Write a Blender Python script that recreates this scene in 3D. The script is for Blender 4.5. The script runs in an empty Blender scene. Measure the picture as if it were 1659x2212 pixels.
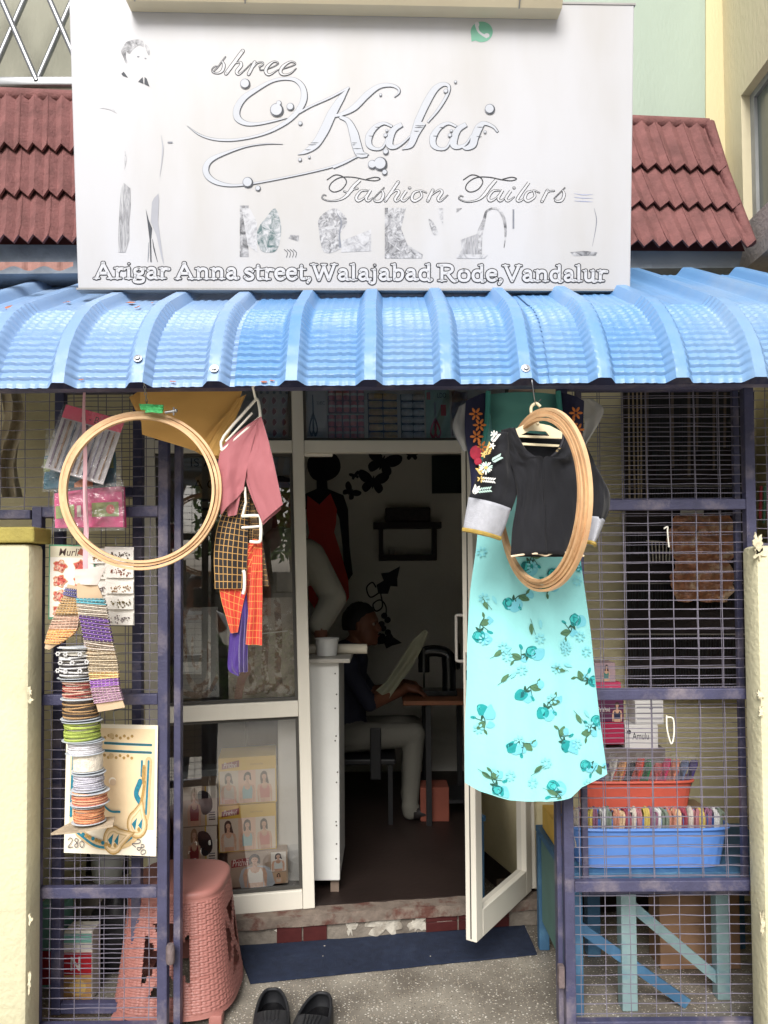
import bpy, bmesh, math, random
from mathutils import Vector, Matrix, noise
V = Vector
R = math.radians
rnd = random.Random(7)
sc = bpy.context.scene
col = sc.collection

# ------------------------------------------------------------------ camera, sky, sun, exposure
H = 1.45                                   # camera height above the porch floor
FPX, CX, PY = 1597.4, 829.5, 1208.0        # focal length and principal point in picture units (1659 x 2212)
ROT = Matrix.Rotation(R(91.8), 3, 'X') @ Matrix.Rotation(R(-0.4), 3, 'Z')
cd = bpy.data.cameras.new('camera')
cam = bpy.data.objects.new('camera', cd)
col.objects.link(cam)
cam.matrix_world = Matrix.Translation((0, 0, H)) @ ROT.to_4x4()
cd.sensor_fit = 'VERTICAL'
cd.sensor_height = 36
cd.lens = 36 * FPX / 2212
cd.shift_y = (PY - 1106) / 2212
cd.clip_start = 0.02
cd.clip_end = 500
sc.camera = cam

SUN_EL, SUN_AZ = R(41), R(190)             # azimuth clockwise from +Y: behind the camera, a little to its left
world = bpy.data.worlds.new('World')
sc.world = world
world.use_nodes = True
wn, wl = world.node_tree.nodes, world.node_tree.links
sky = wn.new('ShaderNodeTexSky')
sky.sky_type = 'NISHITA'
sky.sun_disc = False
sky.sun_elevation = SUN_EL
sky.sun_rotation = SUN_AZ
sky.air_density = 1.0
sky.dust_density = 4.0
sky.ozone_density = 1.0
hs = wn.new('ShaderNodeHueSaturation')
hs.inputs['Saturation'].default_value = 0.45
wl.new(sky.outputs[0], hs.inputs['Color'])
bg = wn['Background']
wl.new(hs.outputs[0], bg.inputs[0])
bg.inputs[1].default_value = 0.08
sl = bpy.data.lights.new('sun', 'SUN')
sl.energy = 2.4
sl.angle = R(32)
sl.color = (1.0, 0.97, 0.93)
sun = bpy.data.objects.new('sun', sl)
col.objects.link(sun)
sd = V((math.sin(SUN_AZ) * math.cos(SUN_EL), math.cos(SUN_AZ) * math.cos(SUN_EL), math.sin(SUN_EL)))
sun.rotation_euler = sd.to_track_quat('Z', 'Y').to_euler()
sun.location = (0, -6, 8)
sc.view_settings.view_transform = 'Standard'
sc.view_settings.look = 'None'
sc.view_settings.gamma = 1
sc.view_settings.exposure = 0.8
sc.cycles.use_denoising = True
sc.cycles.max_bounces = 8
sc.cycles.transparent_max_bounces = 16

# ------------------------------------------------------------------ picture point -> place
CAM = V((0, 0, H))
def ray(x, y):
    return ROT @ V(((x - CX) / FPX, -(y - PY) / FPX, -1))
def WP(x, y, o, n):
    d = ray(x, y)
    return CAM + d * ((V(o) - CAM).dot(n) / d.dot(n))
def W(x, y, z):            # on the upright plane z metres in front of the camera
    d = ray(x, y)
    return CAM + d * (z / d.y)
def WF(x, y, h=0.0):       # on a floor of height h
    d = ray(x, y)
    return CAM + d * ((h - H) / d.z)
def ZM(ox, oy, s):         # reading of an enlarged detail -> picture units
    return lambda x, y: ((ox + x / s) * .96, (oy + y / s) * .96)

# ------------------------------------------------------------------ materials
def lin(c):
    return tuple(((v / 255) / 12.92 if v / 255 <= .04045 else ((v / 255 + .055) / 1.055) ** 2.4) for v in c)
MATS = {}
def nt(name):
    m = bpy.data.materials.new(name)
    m.use_nodes = True
    return m, m.node_tree.nodes, m.node_tree.links, m.node_tree.nodes['Principled BSDF']
def mat(name, c, rough=.6, var=.12, sc_=9.0, bump=0.0, bsc=80.0, metal=0.0, c2=None, t0=.52, t1=.7, spec=.35, stretch=None, sheen=0):
    if name in MATS: return MATS[name]
    m, n, l, b = nt(name)
    tc = n.new('ShaderNodeTexCoord')
    mp = n.new('ShaderNodeMapping')
    if stretch: mp.inputs['Scale'].default_value = stretch
    l.new(tc.outputs['Object'], mp.inputs[0])
    a = n.new('ShaderNodeTexNoise')
    a.inputs['Scale'].default_value = sc_
    a.inputs['Detail'].default_value = 6
    l.new(mp.outputs[0], a.inputs['Vector'])
    cc = lin(c)
    r = n.new('ShaderNodeValToRGB')
    r.color_ramp.elements[0].position = .3
    r.color_ramp.elements[1].position = .7
    r.color_ramp.elements[0].color = (*[max(0, v * (1 - var)) for v in cc], 1)
    r.color_ramp.elements[1].color = (*[min(1, v * (1 + var)) for v in cc], 1)
    l.new(a.outputs['Fac'], r.inputs[0])
    out = r.outputs[0]
    if c2 is not None:
        a2 = n.new('ShaderNodeTexNoise')
        a2.inputs['Scale'].default_value = sc_ * .45
        a2.inputs['Detail'].default_value = 9
        a2.inputs['Roughness'].default_value = .65
        l.new(mp.outputs[0], a2.inputs['Vector'])
        mr = n.new('ShaderNodeMapRange')
        mr.inputs[1].default_value = t0
        mr.inputs[2].default_value = t1
        l.new(a2.outputs['Fac'], mr.inputs[0])
        mx = n.new('ShaderNodeMixRGB')
        l.new(mr.outputs[0], mx.inputs[0])
        l.new(out, mx.inputs[1])
        mx.inputs[2].default_value = (*lin(c2), 1)
        out = mx.outputs[0]
    l.new(out, b.inputs['Base Color'])
    b.inputs['Roughness'].default_value = rough
    b.inputs['Metallic'].default_value = metal
    b.inputs['Specular IOR Level'].default_value = spec
    if sheen: b.inputs['Sheen Weight'].default_value = sheen
    if bump:
        a3 = n.new('ShaderNodeTexNoise')
        a3.inputs['Scale'].default_value = bsc
        a3.inputs['Detail'].default_value = 5
        l.new(mp.outputs[0], a3.inputs['Vector'])
        bp = n.new('ShaderNodeBump')
        bp.inputs['Strength'].default_value = bump
        bp.inputs['Distance'].default_value = .01
        l.new(a3.outputs['Fac'], bp.inputs['Height'])
        l.new(bp.outputs[0], b.inputs['Normal'])
    MATS[name] = m
    return m
def pm(c, rough=.6, **k):                    # plain print / paint colour
    return mat('paint_%d_%d_%d' % tuple(c), c, rough, k.pop('var', .06), **k)
def glassmat(name, tint=(1, 1, 1), refl=.05, rough=.0, bump=0.0, bsc=30, trans=.95, diff=0.0):
    if name in MATS: return MATS[name]
    m, n, l, b = nt(name)
    n.remove(b)
    tr = n.new('ShaderNodeBsdfTransparent')
    tr.inputs[0].default_value = (*[t * trans for t in tint], 1)
    gl = n.new('ShaderNodeBsdfGlossy')
    gl.inputs['Roughness'].default_value = rough
    fr = n.new('ShaderNodeFresnel')
    fr.inputs[0].default_value = 1.5
    ad = n.new('ShaderNodeMath')
    ad.inputs[1].default_value = refl
    l.new(fr.outputs[0], ad.inputs[0])
    mx = n.new('ShaderNodeMixShader')
    l.new(ad.outputs[0], mx.inputs[0])
    l.new(tr.outputs[0], mx.inputs[1])
    l.new(gl.outputs[0], mx.inputs[2])
    res = mx.outputs[0]
    if bump:
        tc = n.new('ShaderNodeTexCoord')
        a = n.new('ShaderNodeTexNoise')
        a.inputs['Scale'].default_value = bsc
        a.inputs['Detail'].default_value = 4
        a.inputs['Distortion'].default_value = 1.5
        l.new(tc.outputs['Object'], a.inputs['Vector'])
        bp = n.new('ShaderNodeBump')
        bp.inputs['Strength'].default_value = bump
        bp.inputs['Distance'].default_value = .01
        l.new(a.outputs['Fac'], bp.inputs['Height'])
        l.new(bp.outputs[0], gl.inputs['Normal'])
        l.new(bp.outputs[0], fr.inputs['Normal'])
    if diff:
        df = n.new('ShaderNodeBsdfDiffuse')
        df.inputs[0].default_value = (.8, .8, .8, 1)
        m2 = n.new('ShaderNodeMixShader')
        m2.inputs[0].default_value = diff
        l.new(res, m2.inputs[1])
        l.new(df.outputs[0], m2.inputs[2])
        res = m2.outputs[0]
    l.new(res, n['Material Output'].inputs[0])
    MATS[name] = m
    return m
def weave(name, c, c2, nu, nv, tu=.12, tv=.12, rough=.8, sheen=.2, wob=.0):   # checked cloth, lines at fixed counts over the sheet
    if name in MATS: return MATS[name]
    m, n, l, b = nt(name)
    uv = n.new('ShaderNodeUVMap')
    src = uv.outputs[0]
    if wob:
        nz = n.new('ShaderNodeTexNoise')
        nz.inputs['Scale'].default_value = 6
        l.new(uv.outputs[0], nz.inputs['Vector'])
        sb = n.new('ShaderNodeVectorMath'); sb.operation = 'MULTIPLY_ADD'
        l.new(nz.outputs['Color'], sb.inputs[0])
        sb.inputs[1].default_value = (wob, wob, 0)
        l.new(uv.outputs[0], sb.inputs[2])
        src = sb.outputs[0]
    sp = n.new('ShaderNodeSeparateXYZ')
    l.new(src, sp.inputs[0])
    outs = []
    for ax, k, t in ((0, nu, tu), (1, nv, tv)):
        mu = n.new('ShaderNodeMath'); mu.operation = 'MULTIPLY'; mu.inputs[1].default_value = k
        l.new(sp.outputs[ax], mu.inputs[0])
        fr = n.new('ShaderNodeMath'); fr.operation = 'FRACT'
        l.new(mu.outputs[0], fr.inputs[0])
        lt = n.new('ShaderNodeMath'); lt.operation = 'LESS_THAN'; lt.inputs[1].default_value = t
        l.new(fr.outputs[0], lt.inputs[0])
        outs.append(lt.outputs[0])
    mxm = n.new('ShaderNodeMath'); mxm.operation = 'MAXIMUM'
    l.new(outs[0], mxm.inputs[0]); l.new(outs[1], mxm.inputs[1])
    mx = n.new('ShaderNodeMixRGB')
    l.new(mxm.outputs[0], mx.inputs[0])
    mx.inputs[1].default_value = (*lin(c), 1)
    mx.inputs[2].default_value = (*lin(c2), 1)
    l.new(mx.outputs[0], b.inputs['Base Color'])
    b.inputs['Roughness'].default_value = rough
    b.inputs['Sheen Weight'].default_value = sheen
    MATS[name] = m
    return m

# ------------------------------------------------------------------ mesh building
def catmull(pts, k=6, closed=False):
    pts = [V(p) for p in pts]
    n = len(pts)
    if n < 3: return pts
    out = []
    for i in range(n if closed else n - 1):
        p0 = pts[(i - 1) % n] if closed or i > 0 else pts[i] * 2 - pts[i + 1]
        p1, p2 = pts[i], pts[(i + 1) % n]
        p3 = pts[(i + 2) % n] if closed or i + 2 < n else p2 * 2 - p1
        for j in range(k):
            t = j / k
            out.append(.5 * ((2 * p1) + (p2 - p0) * t + (2 * p0 - 5 * p1 + 4 * p2 - p3) * t * t + (3 * p1 - p0 - 3 * p2 + p3) * t ** 3))
    if not closed: out.append(pts[-1])
    return out
def lerp(a, b, t): return a + (b - a) * t
def poly_at(pts, t):                          # point on a polyline of equal steps, t in 0..1
    f = t * (len(pts) - 1)
    i = min(int(f), len(pts) - 2)
    return pts[i].lerp(pts[i + 1], f - i)
def origin(o):
    p = V((0, 0, 0))
    while o is not None:
        p += o.location
        o = o.parent
    return p
class MB:
    def __init__(s): s.v, s.f, s.m, s.uv = [], [], [], []
    def add(s, vs, fs, mi=0, uvs=None):
        k = len(s.v)
        s.v += [V(p) for p in vs]
        for i, f in enumerate(fs):
            s.f.append([q + k for q in f]); s.m.append(mi)
            s.uv.append(uvs[i] if uvs else None)
        return s
    def obox(s, c, a, b, d, mi=0):             # centre and three half-axis vectors
        c, a, b, d = V(c), V(a), V(b), V(d)
        vs = [c + a * i + b * j + d * k for i in (-1, 1) for j in (-1, 1) for k in (-1, 1)]
        return s.add(vs, [(0, 1, 3, 2), (4, 6, 7, 5), (0, 4, 5, 1), (2, 3, 7, 6), (0, 2, 6, 4), (1, 5, 7, 3)], mi)
    def box(s, x0, x1, y0, y1, z0, z1, mi=0):
        return s.obox(((x0 + x1) / 2, (y0 + y1) / 2, (z0 + z1) / 2), ((x1 - x0) / 2, 0, 0), (0, (y1 - y0) / 2, 0), (0, 0, (z1 - z0) / 2), mi)
    def cbox(s, c, a, b, d, ch=.003, mi=0):   # box with chamfered edges
        c, a, b, d = V(c), V(a), V(b), V(d)
        bm = bmesh.new()
        bmesh.ops.create_cube(bm, size=2)
        la, lb, ld = a.length, b.length, d.length
        for v in bm.verts: v.co = V((v.co.x * la, v.co.y * lb, v.co.z * ld))
        bmesh.ops.bevel(bm, geom=bm.edges[:], offset=min(ch, la * .8, lb * .8, ld * .8), segments=2, profile=.5, affect='EDGES')
        ua, ub, ud = a.normalized(), b.normalized(), d.normalized()
        bm.verts.index_update()
        s.add([c + ua * v.co.x + ub * v.co.y + ud * v.co.z for v in bm.verts], [[q.index for q in f.verts] for f in bm.faces], mi)
        bm.free()
        return s
    def bar(s, p, q, w, d, up=(0, 1, 0), mi=0, ch=0):   # straight bar from p to q, width w across, depth d along up
        p, q = V(p), V(q)
        ax = (q - p)
        u = V(up).normalized()
        sd_ = ax.cross(u).normalized()
        u = sd_.cross(ax).normalized()
        if ch: return s.cbox((p + q) / 2, ax / 2, sd_ * w / 2, u * d / 2, ch, mi)
        return s.obox((p + q) / 2, ax / 2, sd_ * w / 2, u * d / 2, mi)
    def tube(s, pts, r, n=6, closed=False, mi=0, caps=True):
        pts = [V(p) for p in pts]
        m = len(pts)
        rs = r if isinstance(r, (list, tuple)) else [r] * m
        up = None
        vs = []
        for i in range(m):
            if closed: t = pts[(i + 1) % m] - pts[i - 1]
            else: t = pts[min(i + 1, m - 1)] - pts[max(i - 1, 0)]
            t = t.normalized() if t.length > 1e-9 else V((0, 0, 1))
            if up is None: up = t.orthogonal().normalized()
            up = (up - t * up.dot(t))
            up = up.normalized() if up.length > 1e-6 else t.orthogonal().normalized()
            w = t.cross(up)
            for j in range(n):
                a = 2 * math.pi * j / n
                vs.append(pts[i] + (up * math.cos(a) + w * math.sin(a)) * rs[i])
        fs = []
        for i in range(m if closed else m - 1):
            for j in range(n):
                fs.append((i * n + j, i * n + (j + 1) % n, ((i + 1) % m) * n + (j + 1) % n, ((i + 1) % m) * n + j))
        if caps and not closed:
            fs.append(tuple(range(n - 1, -1, -1)))
            fs.append(tuple((m - 1) * n + j for j in range(n)))
        return s.add(vs, fs, mi)
    def lathe(s, prof, c, n=24, axis=(0, 0, 1), mi=0, arc=None):
        c = V(c); ax = V(axis).normalized()
        u = ax.orthogonal().normalized(); w = ax.cross(u)
        vs, fs = [], []
        for (r, h) in prof:
            for j in range(n):
                a = 2 * math.pi * j / n
                vs.append(c + ax * h + (u * math.cos(a) + w * math.sin(a)) * r)
        for i in range(len(prof) - 1):
            for j in range(n):
                fs.append((i * n + j, i * n + (j + 1) % n, (i + 1) * n + (j + 1) % n, (i + 1) * n + j))
        if prof[0][0] > 1e-5: fs.append(tuple(range(n - 1, -1, -1)))
        if prof[-1][0] > 1e-5: fs.append(tuple((len(prof) - 1) * n + j for j in range(n)))
        return s.add(vs, fs, mi)
    def ball(s, c, r, n=10, k=7, mi=0, axes=None):
        c = V(c)
        rx = r if isinstance(r, (list, tuple)) else (r, r, r)
        A = axes or (V((1, 0, 0)), V((0, 1, 0)), V((0, 0, 1)))
        vs, fs = [], []
        for i in range(k + 1):
            ph = math.pi * i / k
            for j in range(n):
                a = 2 * math.pi * j / n
                vs.append(c + A[0] * (rx[0] * math.sin(ph) * math.cos(a)) + A[1] * (rx[1] * math.sin(ph) * math.sin(a)) + A[2] * (rx[2] * math.cos(ph)))
        for i in range(k):
            for j in range(n):
                fs.append((i * n + j, (i + 1) * n + j, (i + 1) * n + (j + 1) % n, i * n + (j + 1) % n))
        return s.add(vs, fs, mi)
    def grid(s, fn, nu, nv, mi=0, closeu=False, keep=None):
        vs = [fn(i / nu, j / nv) for j in range(nv + 1) for i in range(nu + (0 if closeu else 1))]
        w = nu if closeu else nu + 1
        fs, uvs = [], []
        for j in range(nv):
            for i in range(nu):
                if keep and not keep((i + .5) / nu, (j + .5) / nv): continue
                i2 = (i + 1) % w
                fs.append((j * w + i, j * w + i2, (j + 1) * w + i2, (j + 1) * w + i))
                uvs.append(((i / nu, j / nv), ((i + 1) / nu, j / nv), ((i + 1) / nu, (j + 1) / nv), (i / nu, (j + 1) / nv)))
        return s.add(vs, fs, mi, uvs)
    def sheet(s, fn, nu, nv, th, mi=0, d=(0, 1, 0)):   # a cloth with thickness th along d
        d = V(d)
        a = len(s.v)
        s.grid(fn, nu, nv, mi)
        s.grid(lambda u, v: fn(u, v) + d * th, nu, nv, mi)
        w = nu + 1
        N = w * (nv + 1)
        rim = [i for i in range(w)] + [j * w + nu for j in range(1, nv + 1)] + [nv * w + i for i in range(nu - 1, -1, -1)] + [j * w for j in range(nv - 1, 0, -1)]
        for k in range(len(rim)):
            p, q = rim[k], rim[(k + 1) % len(rim)]
            s.f.append([a + p, a + q, a + N + q, a + N + p]); s.m.append(mi); s.uv.append(None)
        return s
    def prism(s, poly, vec, mi=0):             # flat outline with thickness
        n = len(poly)
        vec = V(vec)
        vs = [V(p) for p in poly] + [V(p) + vec for p in poly]
        fs = [tuple(range(n - 1, -1, -1)), tuple(range(n, 2 * n))] + [(i, (i + 1) % n, n + (i + 1) % n, n + i) for i in range(n)]
        return s.add(vs, fs, mi)
    def build(s, name, mats, parent=None, smooth=False, label=None, cat=None, group=None, kind=None, fix=True):
        if not isinstance(mats, (list, tuple)): mats = [mats]
        if parent is not None: o0 = origin(parent)
        else:
            xs = [p.x for p in s.v]; ys = [p.y for p in s.v]; zs = [p.z for p in s.v]
            o0 = V(((min(xs) + max(xs)) / 2, (min(ys) + max(ys)) / 2, min(zs)))
        me = bpy.data.meshes.new(name)
        me.from_pydata([p - o0 for p in s.v], [], s.f)
        for m_ in mats: me.materials.append(m_)
        if len(mats) > 1: me.polygons.foreach_set('material_index', s.m)
        if any(u is not None for u in s.uv):
            lay = me.uv_layers.new(name='UVMap')
            k = 0
            for u, f in zip(s.uv, s.f):
                for i in range(len(f)):
                    lay.data[k].uv = u[i] if u is not None else (.37, .37)
                    k += 1
        if smooth: me.polygons.foreach_set('use_smooth', [True] * len(me.polygons))
        if fix:
            bm = bmesh.new(); bm.from_mesh(me)
            bmesh.ops.recalc_face_normals(bm, faces=bm.faces[:])
            bm.to_mesh(me); bm.free()
        if smooth and smooth != 'all':
            try: me.set_sharp_from_angle(angle=R(smooth if smooth is not True else 50))
            except Exception: pass
        o = bpy.data.objects.new(name, me)
        col.objects.link(o)
        if parent is not None: o.parent = parent
        else: o.location = o0
        return tag(o, label, cat, group, kind)
def tag(o, label=None, cat=None, group=None, kind=None):
    if label: o['label'] = label
    if cat: o['category'] = cat
    if group: o['group'] = group
    if kind: o['kind'] = kind
    return o
def thing(name, loc, label, cat, group=None):
    o = bpy.data.objects.new(name, None)
    o.empty_display_size = .05
    col.objects.link(o)
    o.location = V(loc)
    return tag(o, label, cat, group)
def bolt(name, p, d, r, m, parent):
    mb = MB(); d = V(d).normalized()
    mb.lathe([(r * 1.6, 0), (r * 1.6, r * .35), (r, r * .4), (r * .9, r * 1.1), (0.0, r * 1.2)], p, 10, d)
    return mb.build(name, m, parent, smooth=True)

class Art:                                     # flat print laid on a surface: to3(x, y, lift) gives the place
    def __init__(s, to3, step=.00006, base=.0006):
        s.to3, s.step, s.base, s.k = to3, step, base, 0
        s.mb, s.mats = MB(), []
    def mi(s, m):
        if m not in s.mats: s.mats.append(m)
        return s.mats.index(m)
    def lift(s):
        s.k += 1
        return s.base + s.step * s.k
    def poly(s, pts, m, smooth=0, lift=None):
        h = s.lift() if lift is None else lift
        if smooth: pts = [(p.x, p.y) for p in catmull([V((x, y, 0)) for x, y in pts], smooth, True)]
        s.mb.add([s.to3(x, y, h) for x, y in pts], [tuple(range(len(pts)))], s.mi(m))
        return s
    def rect(s, x0, y0, x1, y1, m): return s.poly([(x0, y0), (x1, y0), (x1, y1), (x0, y1)], m)
    def ell(s, x, y, rx, ry, m, n=14, a=0, lift=None):
        ca, sa = math.cos(a), math.sin(a)
        return s.poly([(x + rx * math.cos(t) * ca - ry * math.sin(t) * sa, y + rx * math.cos(t) * sa + ry * math.sin(t) * ca) for t in [2 * math.pi * i / n for i in range(n)]], m, lift=lift)
    def stroke(s, pts, w, m, smooth=5, lift=None, caps=True):
        h = s.lift() if lift is None else lift
        ws = w if isinstance(w, (list, tuple)) else None
        P = [V((x, y, 0)) for x, y in pts]
        if smooth: P = catmull(P, smooth)
        n = len(P)
        L, Rr = [], []
        for i in range(n):
            t = P[min(i + 1, n - 1)] - P[max(i - 1, 0)]
            t = t.normalized() if t.length else V((1, 0, 0))
            ww = w
            if ws:
                f = i / (n - 1) * (len(ws) - 1); k = min(int(f), len(ws) - 2)
                ww = ws[k] + (ws[k + 1] - ws[k]) * (f - k)
            nn = V((-t.y, t.x, 0)) * ww / 2
            L.append(P[i] + nn); Rr.append(P[i] - nn)
        vs = [s.to3(p.x, p.y, h) for p in L + Rr]
        s.mb.add(vs, [(i, i + 1, n + i + 1, n + i) for i in range(n - 1)], s.mi(m))
        if caps and not ws:
            for e in (0, n - 1): s.ell(P[e].x, P[e].y, w / 2, w / 2, m, 10, lift=h + s.step * .35)
        return s
    def build(s, name, parent, **k): return s.mb.build(name, s.mats, parent, fix=False, **k)
def frame_map(o, ux, uy, n):                   # unit square at o spanned by ux, uy; n the outward normal
    o, ux, uy, n = V(o), V(ux), V(uy), V(n).normalized()
    return lambda x, y, h: o + ux * x + uy * y + n * h
def text_mesh(body, size, shear=0.0, bold=0.0, font_ext=0.0):   # built-in lettering as 2-D faces
    cu = bpy.data.curves.new('t', 'FONT')
    cu.body = body; cu.size = size; cu.shear = shear; cu.offset = bold
    cu.resolution_u = 3
    ob = bpy.data.objects.new('t', cu)
    col.objects.link(ob)
    dg = bpy.context.evaluated_depsgraph_get()
    me = bpy.data.meshes.new_from_object(ob.evaluated_get(dg))
    vs = [(v.co.x, v.co.y) for v in me.vertices]
    fs = [tuple(p.vertices) for p in me.polygons]
    bpy.data.objects.remove(ob); bpy.data.curves.remove(cu); bpy.data.meshes.remove(me)
    return vs, fs
def art_text(art, body, x, y, w, h, m, shear=0.0, bold=0.0, rot=0.0):   # fitted into the box x..x+w, y..y+h (y up)
    vs, fs = text_mesh(body, 1, shear, bold)
    x0 = min(a for a, b in vs); x1 = max(a for a, b in vs); y0 = min(b for a, b in vs); y1 = max(b for a, b in vs)
    hh = art.lift()
    ca, sa = math.cos(rot), math.sin(rot)
    out = []
    for a, b in vs:
        px, py = (a - x0) / (x1 - x0) * w, (b - y0) / (y1 - y0) * h
        out.append(art.to3(x + px * ca - py * sa, y + px * sa + py * ca, hh))
    art.mb.add(out, fs, art.mi(m))
# ------------------------------------------------------------------ shared materials
def terrazzo():
    m, n, l, b = nt('terrazzo_floor')
    tc = n.new('ShaderNodeTexCoord')
    out = None
    base = n.new('ShaderNodeTexNoise'); base.inputs['Scale'].default_value = 3.5; base.inputs['Detail'].default_value = 8
    l.new(tc.outputs['Object'], base.inputs['Vector'])
    r = n.new('ShaderNodeValToRGB')
    r.color_ramp.elements[0].color = (*lin((98, 92, 84)), 1); r.color_ramp.elements[0].position = .35
    r.color_ramp.elements[1].color = (*lin((150, 144, 132)), 1); r.color_ramp.elements[1].position = .68
    l.new(base.outputs['Fac'], r.inputs[0])
    out = r.outputs[0]
    for s_, t, c in ((95, .17, (226, 222, 212)), (120, .16, (66, 58, 52)), (150, .2, (190, 178, 160)), (80, .12, (92, 80, 66))):
        vo = n.new('ShaderNodeTexVoronoi'); vo.inputs['Scale'].default_value = s_
        mp = n.new('ShaderNodeMapping'); mp.inputs['Location'].default_value = (s_ * .37, s_ * .11, 0)
        mp.inputs['Scale'].default_value = (.75, 1, 1)
        l.new(tc.outputs['Object'], mp.inputs[0]); l.new(mp.outputs[0], vo.inputs['Vector'])
        lt = n.new('ShaderNodeMath'); lt.operation = 'LESS_THAN'; lt.inputs[1].default_value = t + .05
        l.new(vo.outputs['Distance'], lt.inputs[0])
        sp = n.new('ShaderNodeSeparateColor'); l.new(vo.outputs['Color'], sp.inputs[0])
        gt = n.new('ShaderNodeMath'); gt.operation = 'GREATER_THAN'; gt.inputs[1].default_value = .42
        l.new(sp.outputs[0], gt.inputs[0])
        mu = n.new('ShaderNodeMath'); mu.operation = 'MULTIPLY'
        l.new(lt.outputs[0], mu.inputs[0]); l.new(gt.outputs[0], mu.inputs[1])
        mx = n.new('ShaderNodeMixRGB'); l.new(mu.outputs[0], mx.inputs[0]); l.new(out, mx.inputs[1])
        mx.inputs[2].default_value = (*lin(c), 1)
        out = mx.outputs[0]
    l.new(out, b.inputs['Base Color'])
    b.inputs['Roughness'].default_value = .5
    return m
M_TERR = terrazzo()
M_ALU = mat('aluminium_frame', (216, 211, 198), .42, .05, 6, .05, 200, spec=.4, stretch=(1, 1, .1))
M_ALUD = mat('dark_gasket', (70, 68, 64), .6)
M_NAVY = mat('navy_gate_paint', (66, 66, 92), .5, .18, 18, .2, 120, c2=(122, 114, 122), t0=.5, t1=.72, spec=.4)
M_WIRE = mat('gate_wire', (112, 108, 122), .5, .22, 30, .0, spec=.4)
M_CREAM = mat('cream_wall_paint', (204, 199, 168), .85, .06, 4, .4, 60, c2=(158, 150, 124), t0=.52, t1=.9)
M_CREAM2 = mat('porch_wall_paint', (214, 204, 166), .85, .06, 3, .3, 50, c2=(186, 174, 138), t0=.52, t1=.8)
M_ROOM = mat('room_wall_paint', (206, 204, 196), .9, .05, 3, .2, 50)
M_CEM = mat('bare_cement', (124, 116, 106), .92, .16, 16, .6, 60, c2=(98, 90, 82), t0=.5, t1=.68)
M_RTILE = mat('red_step_tile', (72, 32, 31), .45, .15, 20, .1, 60, c2=(130, 84, 76), t0=.6, t1=.75)
M_WOODBAND = mat('bamboo_hoop', (212, 176, 134), .5, .16, 14, .08, 120, c2=(214, 166, 124), t0=.5, t1=.7, stretch=(1, 1, 1))
M_WHITEP = mat('white_plastic', (232, 228, 216), .4, .04, 10)
M_STEEL = mat('steel', (150, 152, 154), .35, .08, 20, metal=.85)
M_WRAP = glassmat('plastic_wrap', refl=.03, rough=.12, bump=.6, bsc=26, trans=.96, diff=.07)
M_GLASS = glassmat('window_glass', refl=.2, rough=.0, trans=.93)
M_BLACK = mat('black_plastic', (28, 28, 30), .5, .1)
M_CARD = mat('brown_card', (196, 170, 140), .85, .08, 20)
def stainwall(name, c, c2, t0=.5, t1=.75): return mat(name, c, .88, .05, 2.5, .25, 70, c2=c2, t0=t0, t1=t1, stretch=(1, 1, .35))

# ------------------------------------------------------------------ shop front axes (the building stands a little askew to the gate)
YAW, ROLL = R(8), .02
SU = V((math.cos(YAW) * math.cos(ROLL), math.sin(YAW) * math.cos(ROLL), math.sin(ROLL)))
SN = V((math.sin(YAW), -math.cos(YAW), 0))
SV = SN.cross(SU) * 1.0
if SV.z < 0: SV = -SV
SO = V((0, 3.159, 0))
LU = V((math.cos(YAW), math.sin(YAW), 0))      # the same direction, level
def S(u, v, w=0.0): return SO + SU * u + SV * v + SN * w
def L(u, h, w=0.0): return SO + LU * u + V((0, 0, h)) + SN * w
def SP(x, y, w=0.0):                           # picture point -> (u, v) on the front plane
    p = WP(x, y, SO + SN * w, SN) - SO
    return p.dot(SU), p.dot(SV)
def sbox(mb, u0, u1, v0, v1, w0, w1, mi=0, ch=0):
    c = S((u0 + u1) / 2, (v0 + v1) / 2, (w0 + w1) / 2)
    f = mb.cbox if ch else mb.obox
    a = (c, SU * (u1 - u0) / 2, SV * (v1 - v0) / 2, SN * (w1 - w0) / 2)
    return f(*a, ch, mi) if ch else f(*a, mi)
def lbox(mb, u0, u1, h0, h1, w0, w1, mi=0):
    return mb.obox(L((u0 + u1) / 2, (h0 + h1) / 2, (w0 + w1) / 2), LU * (u1 - u0) / 2, V((0, 0, (h1 - h0) / 2)), SN * (w1 - w0) / 2, mi)

# ------------------------------------------------------------------ ground
mb = MB(); mb.box(-60, 60, -60, 60, -.30, -.25)
mb.build('road', mat('road_dust', (202, 194, 180), .95, .08, 1.5, .4, 40, c2=(214, 208, 196), t0=.45, t1=.6), kind='structure', label='dusty pale road in front of the shop', cat='road')
mb = MB(); mb.box(-3, 3.2, 2.02, 5.9, -.24, 0)
mb.build('porch_floor', M_TERR, kind='structure', label='speckled grey terrazzo porch floor', cat='floor')

# ------------------------------------------------------------------ shop building
bld = thing('shop_building', (0, 3.6, 0), 'cream and pale green shop building with a red tiled roof skirt', 'building')
SH = .12
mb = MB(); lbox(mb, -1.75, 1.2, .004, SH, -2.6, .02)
mb.build('shop_floor', mat('shop_floor', (40, 31, 28), .5, .2, 5, .1, 40), bld)
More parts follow.
